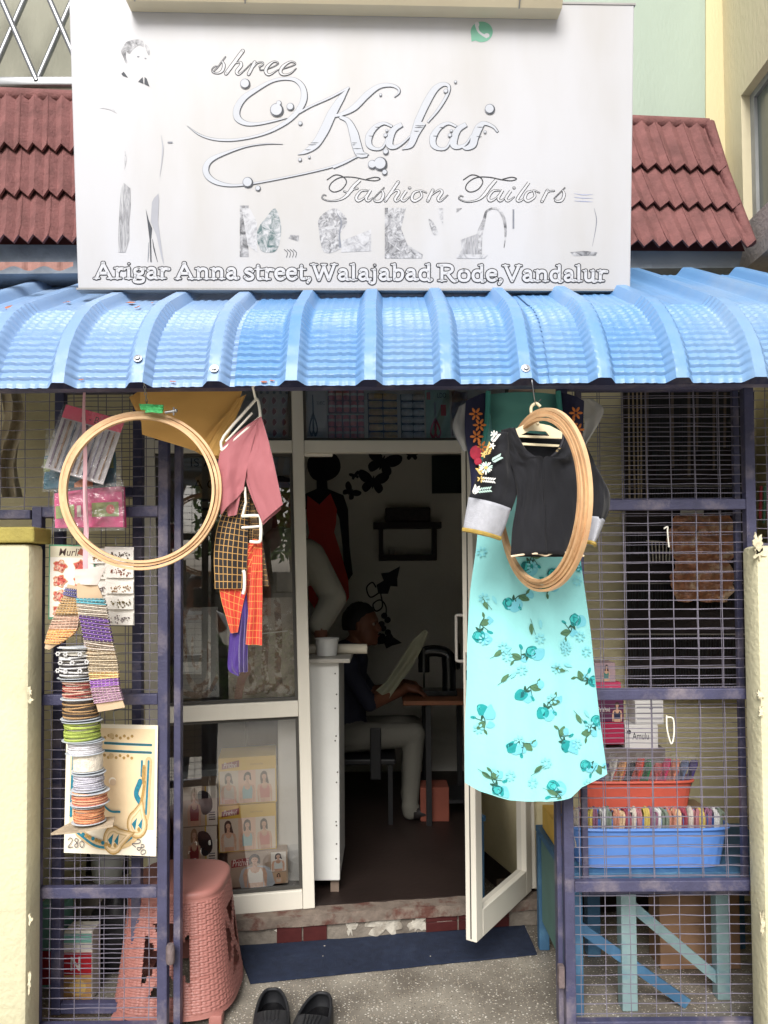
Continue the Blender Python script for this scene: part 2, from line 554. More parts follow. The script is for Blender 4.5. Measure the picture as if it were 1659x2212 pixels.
# step: nosing slab, cement riser, red tiles
st = MB()
lbox(st, -1.75, .78, .004, SH - .045, .021, .085)
st = st.build('step', M_CEM, bld)
mb = MB()
def nose(u, v):
    w = .100 + .008 * noise.noise(V((u * 26, v * 3, 1))) if .2 < v < .8 else .085
    hh = SH - .047 if v < .5 else SH - .004
    return L(-1.75 + u * 2.53, hh + .004 * noise.noise(V((u * 40, v, 5))), w if 0 < v < 1 else .0)
mb.grid(nose, 90, 3); mb.build('nosing', mat('worn_step_edge', (118, 106, 96), .9, .2, 24, .5, 60, c2=(92, 60, 52), t0=.5, t1=.62), st)
for i, (x0, x1, yy0, yy1) in enumerate([(598, 652, 1, 0), (655, 706, 1, 0), (920, 988, 1, .5), (920, 988, .47, 0), (991, 1045, 1, .5), (991, 1045, .47, 0), (1048, 1100, 1, .5), (1048, 1100, .47, 0)]):
    def ux(x): return (WF(x, 2010, .05).x)
    def uo(x):
        p = WP(x, 2030, SO + SN * .088, SN) - SO
        return p.dot(LU)
    u0, u1 = uo(x0), uo(x1)
    a, b_ = .01, .09
    mb = MB()
    mb.cbox(L((u0 + u1) / 2, a + (b_ - a) * (yy0 + yy1) / 2, .0895), LU * (u1 - u0) / 2, V((0, 0, (b_ - a) * (yy0 - yy1) / 2)), SN * .003, .0015)
    mb.build('tile', M_RTILE, st)
for k in range(5):                             # lumps of old mortar where tiles have fallen
    u = [-.42, -.16, -.02, .12, .23][k]
    mb = MB()
    ph = k * 7.7
    wd2 = [.1, .05, .16, .1, .08][k]
    outl = []
    for t in range(26):
        an = t / 26 * 2 * math.pi
        q_ = .62 + .75 * noise.noise(V((math.cos(an) * 2.2 + ph, math.sin(an) * 2.2, ph)))
        outl.append(L(u + wd2 * .62 * math.cos(an) * q_, min(.098, max(.006, .05 + .055 * math.sin(an) * q_)), .0858))
    mb.prism(outl, SN * .004)
    mb.build('mortar_patch', mat('pale_mortar', (182, 176, 164), .95, .2, 30, .6, 60, c2=(140, 132, 120), t0=.45, t1=.6), st)

# walls around the shop front
UJ0, _ = SP(312, 1250); UJ1, _ = SP(342, 1250)
UM0, _ = SP(640, 1350); UM1, _ = SP(665, 1350)
UR0, _ = SP(1128, 1850); UR1, _ = SP(1150, 1850)
_, VT = SP(800, 818)
_, VB = SP(600, 1958)
mb = MB()
lbox(mb, -1.75, UJ0, .004, 2.75, -.12, .01)
mb.build('wall', M_CREAM2, bld)
mb = MB(); lbox(mb, UR1, 2.3, .004, 2.75, -.12, .01)
mb.build('wall', M_CREAM2, bld)
mb = MB(); lbox(mb, UJ0 + .001, UR1 - .001, VT + .02, 2.75, -.118, .008)
mb.build('wall', M_CREAM2, bld)
mb = MB(); mb.box(-1.78, -1.6, 2.30, 6.0, .004, 2.7); mb.build('side_wall', M_CREAM2, bld)
mb = MB(); mb.box(1.72, 1.9, 2.42, 6.0, .004, 2.7); mb.build('side_wall', M_CREAM2, bld)
mb = MB(); mb.box(-1.9, 1.9, 5.25, 5.4, .004, 2.9); mb.build('back_wall', M_ROOM, bld)
mb = MB(); lbox(mb, -1.75, 2.3, 2.755, 2.88, -3.0, .0); mb.build('ceiling', M_ROOM, bld)
mb = MB(); mb.box(1.15, 1.3, 3.48, 5.25, SH, 2.72); mb.build('room_wall', M_ROOM, bld)

# slab edge under the tiles and the tiled skirt roof
def q3(x, y, z): return W(x, y, z)
zl, zr = 2.64, 3.06
mb = MB()
f = [q3(-60, 528, zl - .01), q3(1606, 536, zr), q3(1596, 578, zr), q3(-60, 592, zl - .01)]
mb.prism(f, SN * -.75)
mb.build('slab', mat('stained_blue_slab', (138, 146, 156), .9, .1, 5, .4, 40, c2=(84, 86, 92), t0=.5, t1=.7), bld)
roof = MB()
def roofp(u, v):                                # u along, v up the slope
    yl, yr = [541, 440, 335, 214], [553, 471, 388, 285]
    f_ = v * 3; i = min(int(f_), 2); t = f_ - i
    y = lerp(lerp(yl[i], yl[i + 1], t), lerp(yr[i], yr[i + 1], t), u) * .96
    xr = lerp(1617, 1528, v)
    x = lerp(-70, xr, u)
    z = lerp(lerp(zl - .04, zl + .22, v), lerp(zr - .05, zr + .17, v), u)
    return W(x, y, z)
M_TILE = mat('red_roof_tile', (120, 80, 78), .85, .2, 16, .5, 90, c2=(92, 62, 60), t0=.5, t1=.75)
roof.grid(lambda u, v: roofp(u, v) + V((0, .03, -.01)), 20, 6)
roofo = roof.build('tiled_roof', mat('roof_underlay', (96, 52, 52), .8), bld)
NT = 27
for r_ in range(3):
    for k in range(NT):
        if 4 <= k <= 20: continue              # behind the sign board
        mb = MB()
        u0, u1 = k / NT, (k + 1.04) / NT
        def tp(a, b):
            u = lerp(u0, u1, a)
            v = (r_ - .06 + b * 1.28) / 3
            tri = abs(((a * 2) % 1.0) * 2 - 1)       # two V ridges a tile
            p = roofp(min(u, 1.0), min(max(v, 0), 1))
            if v < 0: p += V((0, -.012, -.02))
            drop = .022 * (tri - .5) if b < .12 else 0
            return p + V((0, -.016 * tri - .030 * (1 - b), .008 * tri + .004 - (.014 * (1 - tri) - .006 if b < .05 else 0)))
        mb.sheet(tp, 8, 5, .009, d=(0, 1, -.3))
        mb.build('tile', M_TILE, roofo, smooth=20)
cap = MB()
for (ua, ub, va, vb) in ((0, 4.2 / NT, 1, 1), (20.5 / NT, 1, 1, 1)):
    c2p = MB()
    c2p.tube([roofp(lerp(ua, ub, i / 8), 1) + V((0, 0, .006)) for i in range(9)], .028, 8); c2p.build('ridge_cap', M_TILE, roofo, smooth=True)
cap.tube([roofp(1, v / 8) + V((.0, -.02, .0)) for v in range(9)], .022, 8)
cap.build('hip_cap', M_TILE, roofo, smooth=True)
mb = MB()                                       # broken tile end by the left eave
mb.grid(lambda u, v: W(lerp(-20, 158, u), 566 + 14 * v + 5 * math.sin(u * 17) * v, 2.52 - .03 * v + .012 * math.sin(u * 30)), 40, 4)
mb.build('broken_tile', mat('pink_broken_tile', (142, 106, 98), .85, .12, 14, .4), roofo)

# upper walls
mb = MB()
def up(x0, x1, y0, y1, z, th, m, name='upper_wall'):
    mb = MB()
    a = [W(x0, y0, z(x0)), W(x1, y0, z(x1)), W(x1, y1, z(x1)), W(x0, y1, z(x0))]
    mb.prism(a, V((0, th, 0)))
    return mb.build(name, m, bld)
zz = lambda x: 3.16 / (1 - .14 * (x - 829) / 1597)
up(300, 1524, -180, 330, lambda x: zz(x) + .04, .15, stainwall('pale_green_wall', (160, 174, 162), (144, 158, 148)))
up(1525, 1640, -180, 560, lambda x: zz(x) + .03, .15, stainwall('yellow_wall', (206, 196, 158), (192, 180, 146), .6, .9))
up(-120, 299, -180, 330, lambda x: zz(x) + .10, .15, stainwall('beige_upper_wall', (150, 150, 136), (134, 132, 120)))

# neighbour with the window at the right edge
nb = thing('neighbour_building', (1.95, 3.2, 0), 'pale yellow neighbouring wall with a grey framed window by the tiled roof', 'building')
XN = 1.615
mb = MB()
mb.box(XN, XN + .3, 1.9, 3.5, 3.62, 4.8); mb.box(XN, XN + .3, 1.9, 2.2, 2.97, 3.62); mb.box(XN, XN + .3, 3.25, 3.5, 2.97, 3.62)
mb.build('wall', stainwall('neighbour_wall', (212, 202, 172), (136, 124, 104), .58, .8), nb)
mb = MB(); mb.box(XN - .06, XN + .5, 2.5, 3.40, 2.78, 2.97)
mb.build('ledge', mat('grey_ledge', (158, 150, 146), .9, .12, 8, .4, c2=(120, 112, 108), t0=.5, t1=.7), nb)
wd = MB()
for a in ((2.2, 2.23, 2.97, 3.62), (3.215, 3.25, 2.97, 3.62), (2.23, 3.215, 2.97, 3.0), (2.23, 3.215, 3.59, 3.62), (2.74, 2.77, 3.0, 3.59)):
    wd.box(XN + .04, XN + .08, *a)
wdo = wd.build('window', mat('grey_window_frame', (150, 152, 152), .5), nb)
mb = MB(); mb.box(XN + .055, XN + .062, 2.23, 3.215, 3.0, 3.59)
mb.build('pane', mat('dim_pane', (104, 110, 106), .12, .1, 3, spec=.6), wdo)

# steel diamond grille upper left
gr = thing('window_grille', W(60, 190, 2.9), 'shiny steel diamond window grille above the red tiles', 'grille')
mb = MB(); mb.bar(W(-60, 180, 2.9), W(230, 180, 2.9), .035, .035, ch=.006); mb.build('rail', M_STEEL, gr, smooth=40)
mb = MB(); mb.bar(W(-60, 198, 2.93), W(230, 200, 2.93), .03, .06); mb.build('sill', mat('grey_sill', (150, 144, 130), .6), gr)
for k in range(-2, 4):
    for d in (-1, 1):
        x0 = 80 + k * 104
        mb = MB()
        p, q = W(x0, 176, 2.9 + d * .012), W(x0 + d * 116, -90, 2.9 + d * .012)
        mb.tube([p, q], .0115, 8); mb.build('bar', M_STEEL, gr, smooth=True)
gr2 = MB()
for x0 in (1040, 1090, 1180):
    for d in (-1, 1): gr2.tube([W(x0, 24, 2.95 + d * .01), W(x0 + d * 50, -90, 2.95 + d * .01)], .01, 6)
gr2.bar(W(960, 8, 2.95), W(1190, 14, 2.95), .02, .02)
gr2.build('window_grille', M_STEEL, None, True, 'steel window grille tips just above the sign light', 'grille')

# ------------------------------------------------------------------ aluminium shop front
sf = thing('shopfront', S(-.35, .15), 'pale aluminium shop front with glass panes and fanlights', 'shopfront')
FW = .045
def member(u0, u1, v0, v1, w0=0., w1=FW, nm='frame'):
    mb = MB(); sbox(mb, u0, u1, v0, v1, w0, w1, 0, .003)
    return mb.build(nm, M_ALU, sf)
_, vtr0 = SP(800, 981); _, vtr1 = SP(800, 955)
_, vml0 = SP(560, 1548); _, vml1 = SP(560, 1514)
_, vs0 = SP(600, 1962); _, vs1 = SP(600, 1918)
vs0 = max(vs0, .125)
member(UJ0, UJ1, vs0, VT + .02, nm='stile')
member(UM0, UM1, vs0, VT + .02, -.003, FW + .003, nm='stile')
member(UR0, UR1, vs0, VT + .02, nm='stile')
member(UJ1 + .001, UM0 - .001, vtr0, vtr1, nm='rail')
member(UM1 + .001, UR0 - .001, vtr0, vtr1, nm='rail')
member(UJ1 + .001, UM0 - .001, vml0, vml1, nm='rail')
member(UJ1 + .001, UM0 - .001, vs0, vs1, nm='rail')
member(UJ1 + .001, UR0 - .001, VT - .03, VT + .018, nm='rail')
def pane(u0, u1, v0, v1):
    g = .012
    mb = MB()
    for a in ((u0, u1, v0, v0 + g), (u0, u1, v1 - g, v1), (u0, u0 + g, v0 + g, v1 - g), (u1 - g, u1, v0 + g, v1 - g)): sbox(mb, *a, .008, .030)
    mb.build('gasket', M_ALUD, sf)
    mb = MB(); mb.add([S(u0 + g, v0 + g, .02), S(u1 - g, v0 + g, .02), S(u1 - g, v1 - g, .02), S(u0 + g, v1 - g, .02)], [(0, 1, 2, 3)])
    return mb.build('pane', M_GLASS, sf, fix=False)
e = .001
pane(UJ1 + e, UM0 - e, vs1 + e, vml0 - e)
pane(UJ1 + e, UM0 - e, vml1 + e, vtr0 - e)
pane(UJ1 + e, UM0 - e, vtr1 + e, VT - .031)
pane(UM1 + e, UR0 - e, vtr1 + e, VT - .031)
mb = MB(); sbox(mb, UM1 + .001, UM1 + .12, vtr0 - .012, vtr0 - .001, .0, .03, 0, .002); mb.build('door_closer', M_WHITEP, sf)
# letters stuck on the inside of the upper pane
art = Art(lambda x, y, h: (lambda p: S(p[0], p[1], .016))(SP(x, y, .016)), base=0)
M_LET = mat('dark_letters', (40, 40, 40), .6)
for tx, x, y, w, h in (('IS A', 412, 1008, 48, -18), ('A G', 418, 1056, 48, -20), ('IE', 404, 1122, 58, -44)):
    art_text(art, tx, x, y, w, h, M_LET)
art.build('lettering', sf)

# open glass door
hp, fp = V((.60, 3.20, 0)), WF(1018, 2034, SH + .015)
fp = V((fp.x, fp.y, 0))
dv = (fp - hp); DW = dv.length; du = dv.normalized(); dn = V((-du.y, du.x, 0))
if dn.x < 0: dn = -dn
topz = W(990, 938, fp.y).z
door = thing('glass_door', hp + V((0, 0, SH + .015)), 'open aluminium framed glass door swung out onto the porch', 'door')
def D(a, h, w=0.): return hp + du * a + V((0, 0, h)) + dn * w
d0, d1 = SH + .015, topz
def dm(a0, a1, h0, h1, nm, w=.022):
    mb = MB(); mb.cbox(D((a0 + a1) / 2, (h0 + h1) / 2), du * (a1 - a0) / 2, V((0, 0, (h1 - h0) / 2)), dn * w, .003)
    return mb.build(nm, M_ALU, door)
ds = dm(DW - .055, DW, d0, d1, 'stile'); dm(0, .055, d0, d1, 'stile')
dm(.056, DW - .056, d0, d0 + .10, 'rail'); dm(.056, DW - .056, d1 - .055, d1, 'rail'); dm(.056, DW - .056, .95, 1.0, 'rail')
mb = MB(); mb.add([D(.05, d0 + .09), D(DW - .05, d0 + .09), D(DW - .05, d1 - .05), D(.05, d1 - .05)], [(0, 1, 2, 3)]); mb.build('pane', M_GLASS, door, fix=False)
mb = MB(); mb.bar(D(DW + .0008, d0 + .01), D(DW + .0008, d1 - .01), .004, .004, up=dn); mb.build('edge_groove', M_ALUD, ds)
lk = MB(); lk.cbox(D(DW + .002, 1.09), V((0, 0, .10)), dn * .011, du * .002, .001)
lko = lk.build('lock_plate', mat('lock_steel', (168, 164, 156), .4, metal=.5), door)
for h in (1.175, 1.145, 1.02, 1.005): bolt('screw', D(DW + .004, h), du, .004, M_STEEL, lko)
mb = MB(); mb.obox(D(DW + .0045, 1.105), V((0, 0, .018)), dn * .007, du * .0008); mb.build('latch', M_BLACK, lko)
hz = [W(0, 1338, fp.y).z, W(0, 1438, fp.y).z]
mb = MB(); mb.tube(catmull([D(DW - .03, hz[0], -.022), D(DW - .03, hz[0], -.06), D(DW - .03, hz[0] - .02, -.064), D(DW - .03, hz[1] + .02, -.064), D(DW - .03, hz[1], -.06), D(DW - .03, hz[1], -.022)], 4), .006, 8)
mb.build('handle', mat('pull_handle', (150, 146, 140), .4), door, smooth=True)
for h in (.45, 1.6):
    mb = MB(); mb.tube([hp + V((-.0, -.02, h)), hp + V((0, -.02, h + .09))], .009, 8); mb.build('hinge', M_STEEL, door, smooth=True)
# ------------------------------------------------------------------ awning
aw = thing('awning', (0, 2.3, 2.0), 'pale blue ribbed metal awning with crimped curved front edge', 'awning')
A0, A1, A2, A3 = (2.95, H + 1.225), (2.26, H + .845), (2.05, H + .735), (2.0, H + .536)
RIB0, RP = -.875, .21
NF, NC, CR = 6, 128, 16
def prof(s):                                   # s 0..1 flat part, 1..2 curved part -> (y, z, ny, nz)
    if s <= 1:
        y, z = lerp(A0[0], A1[0], s), lerp(A0[1], A1[1], s); ty, tz = A1[0] - A0[0], A1[1] - A0[1]
    else:
        t = s - 1
        y = (1 - t) ** 2 * A1[0] + 2 * t * (1 - t) * A2[0] + t * t * A3[0]
        z = (1 - t) ** 2 * A1[1] + 2 * t * (1 - t) * A2[1] + t * t * A3[1]
        ty = 2 * (1 - t) * (A2[0] - A1[0]) + 2 * t * (A3[0] - A2[0]); tz = 2 * (1 - t) * (A2[1] - A1[1]) + 2 * t * (A3[1] - A2[1])
    k = math.hypot(ty, tz)
    return y, z, tz / k, -ty / k
def awn(x, s):
    d = abs((x - RIB0 + RP / 2) % RP - RP / 2)
    rh = .030 if d < .017 else (.030 * (1 - (d - .017) / .020) if d < .037 else 0)
    y, z, ny, nz = prof(s)
    h = rh
    if s > 1:
        t = (s - 1)
        c = (t * CR) % 1.0
        saw = (c / .7 if c < .7 else (1 - c) / .3)
        fade = min(1, t * 20) * min(1, (1 - t) * 16)
        k = 0 if d < .015 else (1.0 if d > .022 else (d - .015) / .007)
        h += (.0075 * saw - .004) * k * fade
        h += .0012 * math.sin(t * 37) * math.sin(x * 43)
        if d > .05: h += .0022 * (abs(((d - .05) * 40) % 1 - .5) < .22)
    else:
        if d > .05: h += .0022 * (abs(((d - .05) * 40) % 1 - .5) < .22)
    return V((x + .001 * math.sin(s * 9 + x * 5), y + ny * h, z + nz * h + .004 * noise.noise(V((x * 1.7, s, 3)))))
M_AWN = [mat('awning_blue_%d' % i, c, .38, .05, 3, .06, 150, c2=c2, t0=.5, t1=.78, spec=.4, stretch=(1, 1, .3)) for i, (c, c2) in enumerate([((128, 158, 196), (158, 172, 188)), ((100, 144, 192), (136, 160, 186)), ((102, 146, 192), (138, 162, 188))])]
svals = [i / NF for i in range(NF)] + [1 + i / NC for i in range(NC + 1)]
for i, (x0, x1, li) in enumerate(((-1.55, -.392, .0), (-.404, .462, .003), (.452, 2.0, .0062))):
    n = int((x1 - x0) / .0062)
    mb = MB()
    vs = []; w = n + 1
    for s in svals:
        y, z, ny, nz = prof(s)
        for a in range(w): vs.append(awn(lerp(x0, x1, a / n), s) + V((0, ny * li, nz * li)))
    mb.add(vs, [(j * w + a, j * w + a + 1, (j + 1) * w + a + 1, (j + 1) * w + a) for j in range(len(svals) - 1) for a in range(n)])
    mb.build('sheet', M_AWN[i], aw, smooth=35)
M_RUST = mat('rust_flake', (168, 108, 84), .9, .2, 30)
mb = MB()
for k in range(16):                            # patches of lost paint: at the crest and along the lip
    x, s = ((rnd.uniform(-1.2, -.66), rnd.uniform(.8, 1.02)) if k < 8 else (rnd.uniform(-1.0, -.2), rnd.uniform(1.93, 1.98)))
    d = abs((x - RIB0 + RP / 2) % RP - RP / 2)
    if d < .045: continue
    rx, rs = rnd.uniform(.006, .02), rnd.uniform(.004, .012)
    y, z, ny, nz = prof(s)
    mb.add([awn(x + rx * math.cos(a) * rnd.uniform(.6, 1.1), s + (rs * 4 if s < 1.1 else rs) * math.sin(a) * rnd.uniform(.5, 1.1)) + V((0, ny * .0075, nz * .0075)) for a in [i * .7 for i in range(9)]], [tuple(range(9))])
mb.build('rust_patch', M_RUST, aw, kind='stuff')
for px, py in ((312, 776), (478, 799), (1146, 797)):
    x = W(px, py, 2.03).x
    kx = RIB0 + round((x - RIB0) / RP) * RP
    s = min((abs((awn(kx, 1 + i / 60) - CAM).to_2d().length * 0 + (lambda p: (p.z - H) / p.y)(awn(kx, 1 + i / 60)) - (lambda d: d.z / d.y)(ray(px, py))), 1 + i / 60) for i in range(61))[1]
    p = awn(kx, s); y, z, ny, nz = prof(s)
    bolt('bolt', p + V((0, ny * .004, nz * .004)), (0, ny, nz), .0075, M_STEEL, aw)
mb = MB(); mb.bar((-1.55, 2.10, H + .575), (2.0, 2.10, H + .575), .04, .04); mb.build('support_tube', M_NAVY, aw)
mb = MB()
for x in (-1.2, -.3, .5, 1.3): mb.bar((x, 2.10, H + .60), (x, 2.95, H + 1.18), .03, .03, up=(1, 0, 0))
mb.build('rafter', M_NAVY, aw)

# ------------------------------------------------------------------ sign board
BL, BR, TL = W(168, 624, 2.40), W(1362, 627, 2.455), W(148, -8, 2.315)
sx = (BR - BL).normalized(); sy = (TL - BL); sy = (sy - sx * sy.dot(sx)).normalized()
sn = sx.cross(sy)
if sn.y > 0: sn = -sn
sw, sh = (BR - BL).length, (TL - BL).dot(sy)
def SG(x, y, h):
    return WP(x, y, BL, sn) + sn * h
sg = thing('sign_board', BL.lerp(BR, .5), 'large white tailor shop sign board with outlined script lettering above the awning', 'sign')
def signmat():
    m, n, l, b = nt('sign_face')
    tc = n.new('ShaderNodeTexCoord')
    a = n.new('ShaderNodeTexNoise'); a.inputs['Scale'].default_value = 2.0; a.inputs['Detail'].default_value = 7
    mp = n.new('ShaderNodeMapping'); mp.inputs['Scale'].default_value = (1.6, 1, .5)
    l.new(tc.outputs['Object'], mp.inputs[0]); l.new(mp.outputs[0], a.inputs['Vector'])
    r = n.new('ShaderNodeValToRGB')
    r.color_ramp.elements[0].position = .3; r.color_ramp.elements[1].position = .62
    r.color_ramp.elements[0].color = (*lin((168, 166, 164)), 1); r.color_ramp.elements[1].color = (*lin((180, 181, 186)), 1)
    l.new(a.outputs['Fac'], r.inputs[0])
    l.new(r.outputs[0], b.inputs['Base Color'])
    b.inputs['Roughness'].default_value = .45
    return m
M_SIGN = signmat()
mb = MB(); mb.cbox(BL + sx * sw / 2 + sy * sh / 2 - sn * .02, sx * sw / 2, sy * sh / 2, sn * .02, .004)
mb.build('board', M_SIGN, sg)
mb = MB()
for a, b_, c_, d_ in ((0, 1, -.004, .004), (0, 1, .996, 1.004)):
    mb.obox(BL + sx * sw * (a + b_) / 2 + sy * sh * (c_ + d_) / 2 - sn * .02, sx * (sw / 2 + .004), sy * .003, sn * .0225)
mb.build('trim', mat('sign_trim', (150, 148, 146), .5), sg)
# lamp hood over the top edge
hd = MB()
p0, p1 = SG(284, 26, 0), SG(1204, 43, 0)
hx = (p1 - p0)
up_ = sy * .06
hd.prism([p0 + sn * .002, p0 + sn * .055 - sy * .0, p0 + sn * .075 + sy * .03, p0 + sn * .06 + sy * .075, p0 + sn * .002 + sy * .075], hx)
hd = hd.build('lamp_hood', mat('cream_hood', (200, 188, 160), .5, .05, 5, c2=(206, 190, 160), t0=.6, t1=.8), sg)
mb = MB()
for f_ in (.02, .27, .9): mb.bar(p0 + hx * f_ + sn * .0765 + sy * .03, p0 + hx * f_ + sn * .056 - sy * .004, .004, .002, up=sn)
mb.build('clip', M_STEEL, hd)

INK = mat('sign_ink', (56, 60, 68), .55, .1, 20)
INKD = mat('sign_ink_dark', (38, 40, 46), .55, .1, 20)
INKL = mat('sign_ink_light', (116, 120, 130), .55, .1, 20)
FILL = mat('letter_fill', (176, 180, 188), .5, .03)
FILL2 = mat('letter_fill_white', (186, 187, 191), .5, .02)
def outline_letters(name, strokes, wf, line, ink, fill):
    a = Art(SG, step=0, base=0)
    for layer, (wd_, m_) in enumerate(((0, ink), (-2 * line, fill))):
        for i, st_ in enumerate(strokes):
            pts, w = st_[0], (st_[1] if len(st_) > 1 else wf)
            sm = st_[2] if len(st_) > 2 else 5
            lf = .0006 + layer * .0008 + (i % 9) * .00006
            if isinstance(w, (list, tuple)): a.stroke(pts, [max(.4, q + wd_) for q in w], m_, sm, lift=lf)
            elif w + wd_ > .2: a.stroke(pts, w + wd_, m_, sm, lift=lf)
    return a.build(name, sg)
def tz(z, strokes, k=1.0): return [([z(x, y) for x, y in s_[0]],) + tuple(([q * k for q in s_[1]] if isinstance(s_[1], (list, tuple)) else s_[1] * k,) if len(s_) > 1 else ()) + tuple(s_[2:]) for s_ in strokes]
Z1 = ZM(400, 100, 4.1475); K1 = .96 / 4.1475
shree = [([(325, 262), (372, 215), (420, 150), (445, 118)], 16), ([(408, 150), (430, 190), (420, 240), (385, 268), (335, 265), (318, 238), (345, 208), (375, 205)], [14, 34, 34, 24, 18, 14, 16, 12]),
         ([(607, 62), (452, 272)], 40, 0), ([(480, 240), (535, 180), (585, 168), (590, 200), (550, 255), (570, 282), (625, 240), (690, 175)], [12, 16, 24, 38, 36, 22, 14, 12]),
         ([(718, 168), (662, 278)], 36, 0), ([(700, 220), (745, 175), (790, 168), (795, 190), (762, 210)], 18), ([(765, 215), (770, 240), (800, 240)], 14),
         ([(800, 240), (880, 215), (938, 178), (895, 163), (840, 205), (820, 255), (855, 285), (935, 238)], [12, 12, 16, 20, 34, 36, 24, 12]),
         ([(935, 238), (1015, 220), (1098, 184), (1055, 163), (985, 205), (958, 258), (990, 286), (1055, 270), (1108, 222)], [12, 12, 16, 20, 34, 36, 24, 18, 12])]
outline_letters('lettering', tz(Z1, shree, K1), 6, 1.5, INKD, FILL2)
Z3 = ZM(700, 370, 2.765); K3 = .96 / 2.765
ft = []
for dx in (0, 848):
    ft += [([(100 + dx, 96), (150 + dx, 66), (200 + dx, 78), (220 + dx, 112), (190 + dx, 156), (142 + dx, 172), (113 + dx, 150), (130 + dx, 112), (182 + dx, 82), (260 + dx, 80), (340 + dx, 96), (400 + dx, 102), (430 + dx, 90), (400 + dx, 80), (345 + dx, 92)], 7)]
ft += [([(305, 98), (262, 140), (225, 190), (180, 220), (115, 228), (70, 212), (78, 190), (96, 196)], [22, 24, 24, 14, 10, 10, 10, 8]), ([(205, 168), (240, 178), (262, 158), (290, 150)], 12),
       ([(1150, 98), (1110, 145), (1072, 195), (1030, 224), (965, 233), (920, 214), (930, 196), (948, 202)], [22, 24, 24, 14, 10, 10, 10, 8])]
def low_a(x): return [([(x + 78, 162), (x + 35, 166), (x + 5, 205), (x + 18, 227), (x + 55, 208), (x + 88, 164)], [10, 16, 22, 20, 12, 10]), ([(x + 94, 160), (x + 66, 212), (x + 82, 228), (x + 112, 206)], [20, 20, 16, 8])]
def low_i(x): return [([(x + 30, 165), (x, 212), (x + 16, 228), (x + 55, 200)], [20, 20, 16, 8]), ([(x + 49, 147), (x + 53, 147)], 18, 0)]
def low_o(x): return [([(x + 55, 163), (x + 15, 176), (x, 212), (x + 22, 228), (x + 62, 200), (x + 55, 164), (x + 95, 178)], [12, 18, 22, 20, 18, 14, 8])]
def low_s(x, y=0): return [([(x, 212), (x + 66, 146)], 9, 0), ([(x + 52, 160), (x + 62, 190), (x + 44, 226), (x + 8, 228), (x + 6, 208)], [12, 22, 20, 14, 8])]
ft += low_a(276) + low_s(388) + [([(542, 110), (462, 226)], 22, 0), ([(484, 196), (530, 162), (546, 176), (522, 216), (538, 228), (585, 185)], [10, 14, 22, 22, 14, 8])] + low_i(562) + low_o(626)
ft += [([(757, 162), (726, 226)], 22, 0), ([(742, 196), (796, 160), (814, 174), (790, 214), (806, 228), (852, 190)], [10, 14, 22, 22, 14, 8])]
ft += low_a(1098) + low_i(1212) + [([(1355, 112), (1285, 212), (1300, 228), (1338, 204)], [20, 22, 16, 8])] + low_o(1330) + [([(1470, 163), (1436, 230)], 22, 0), ([(1450, 200), (1478, 170), (1512, 165)], 12)] + low_s(1512)
outline_letters('lettering', tz(Z3, ft, K3), 6, 1.35, INKD, FILL2)
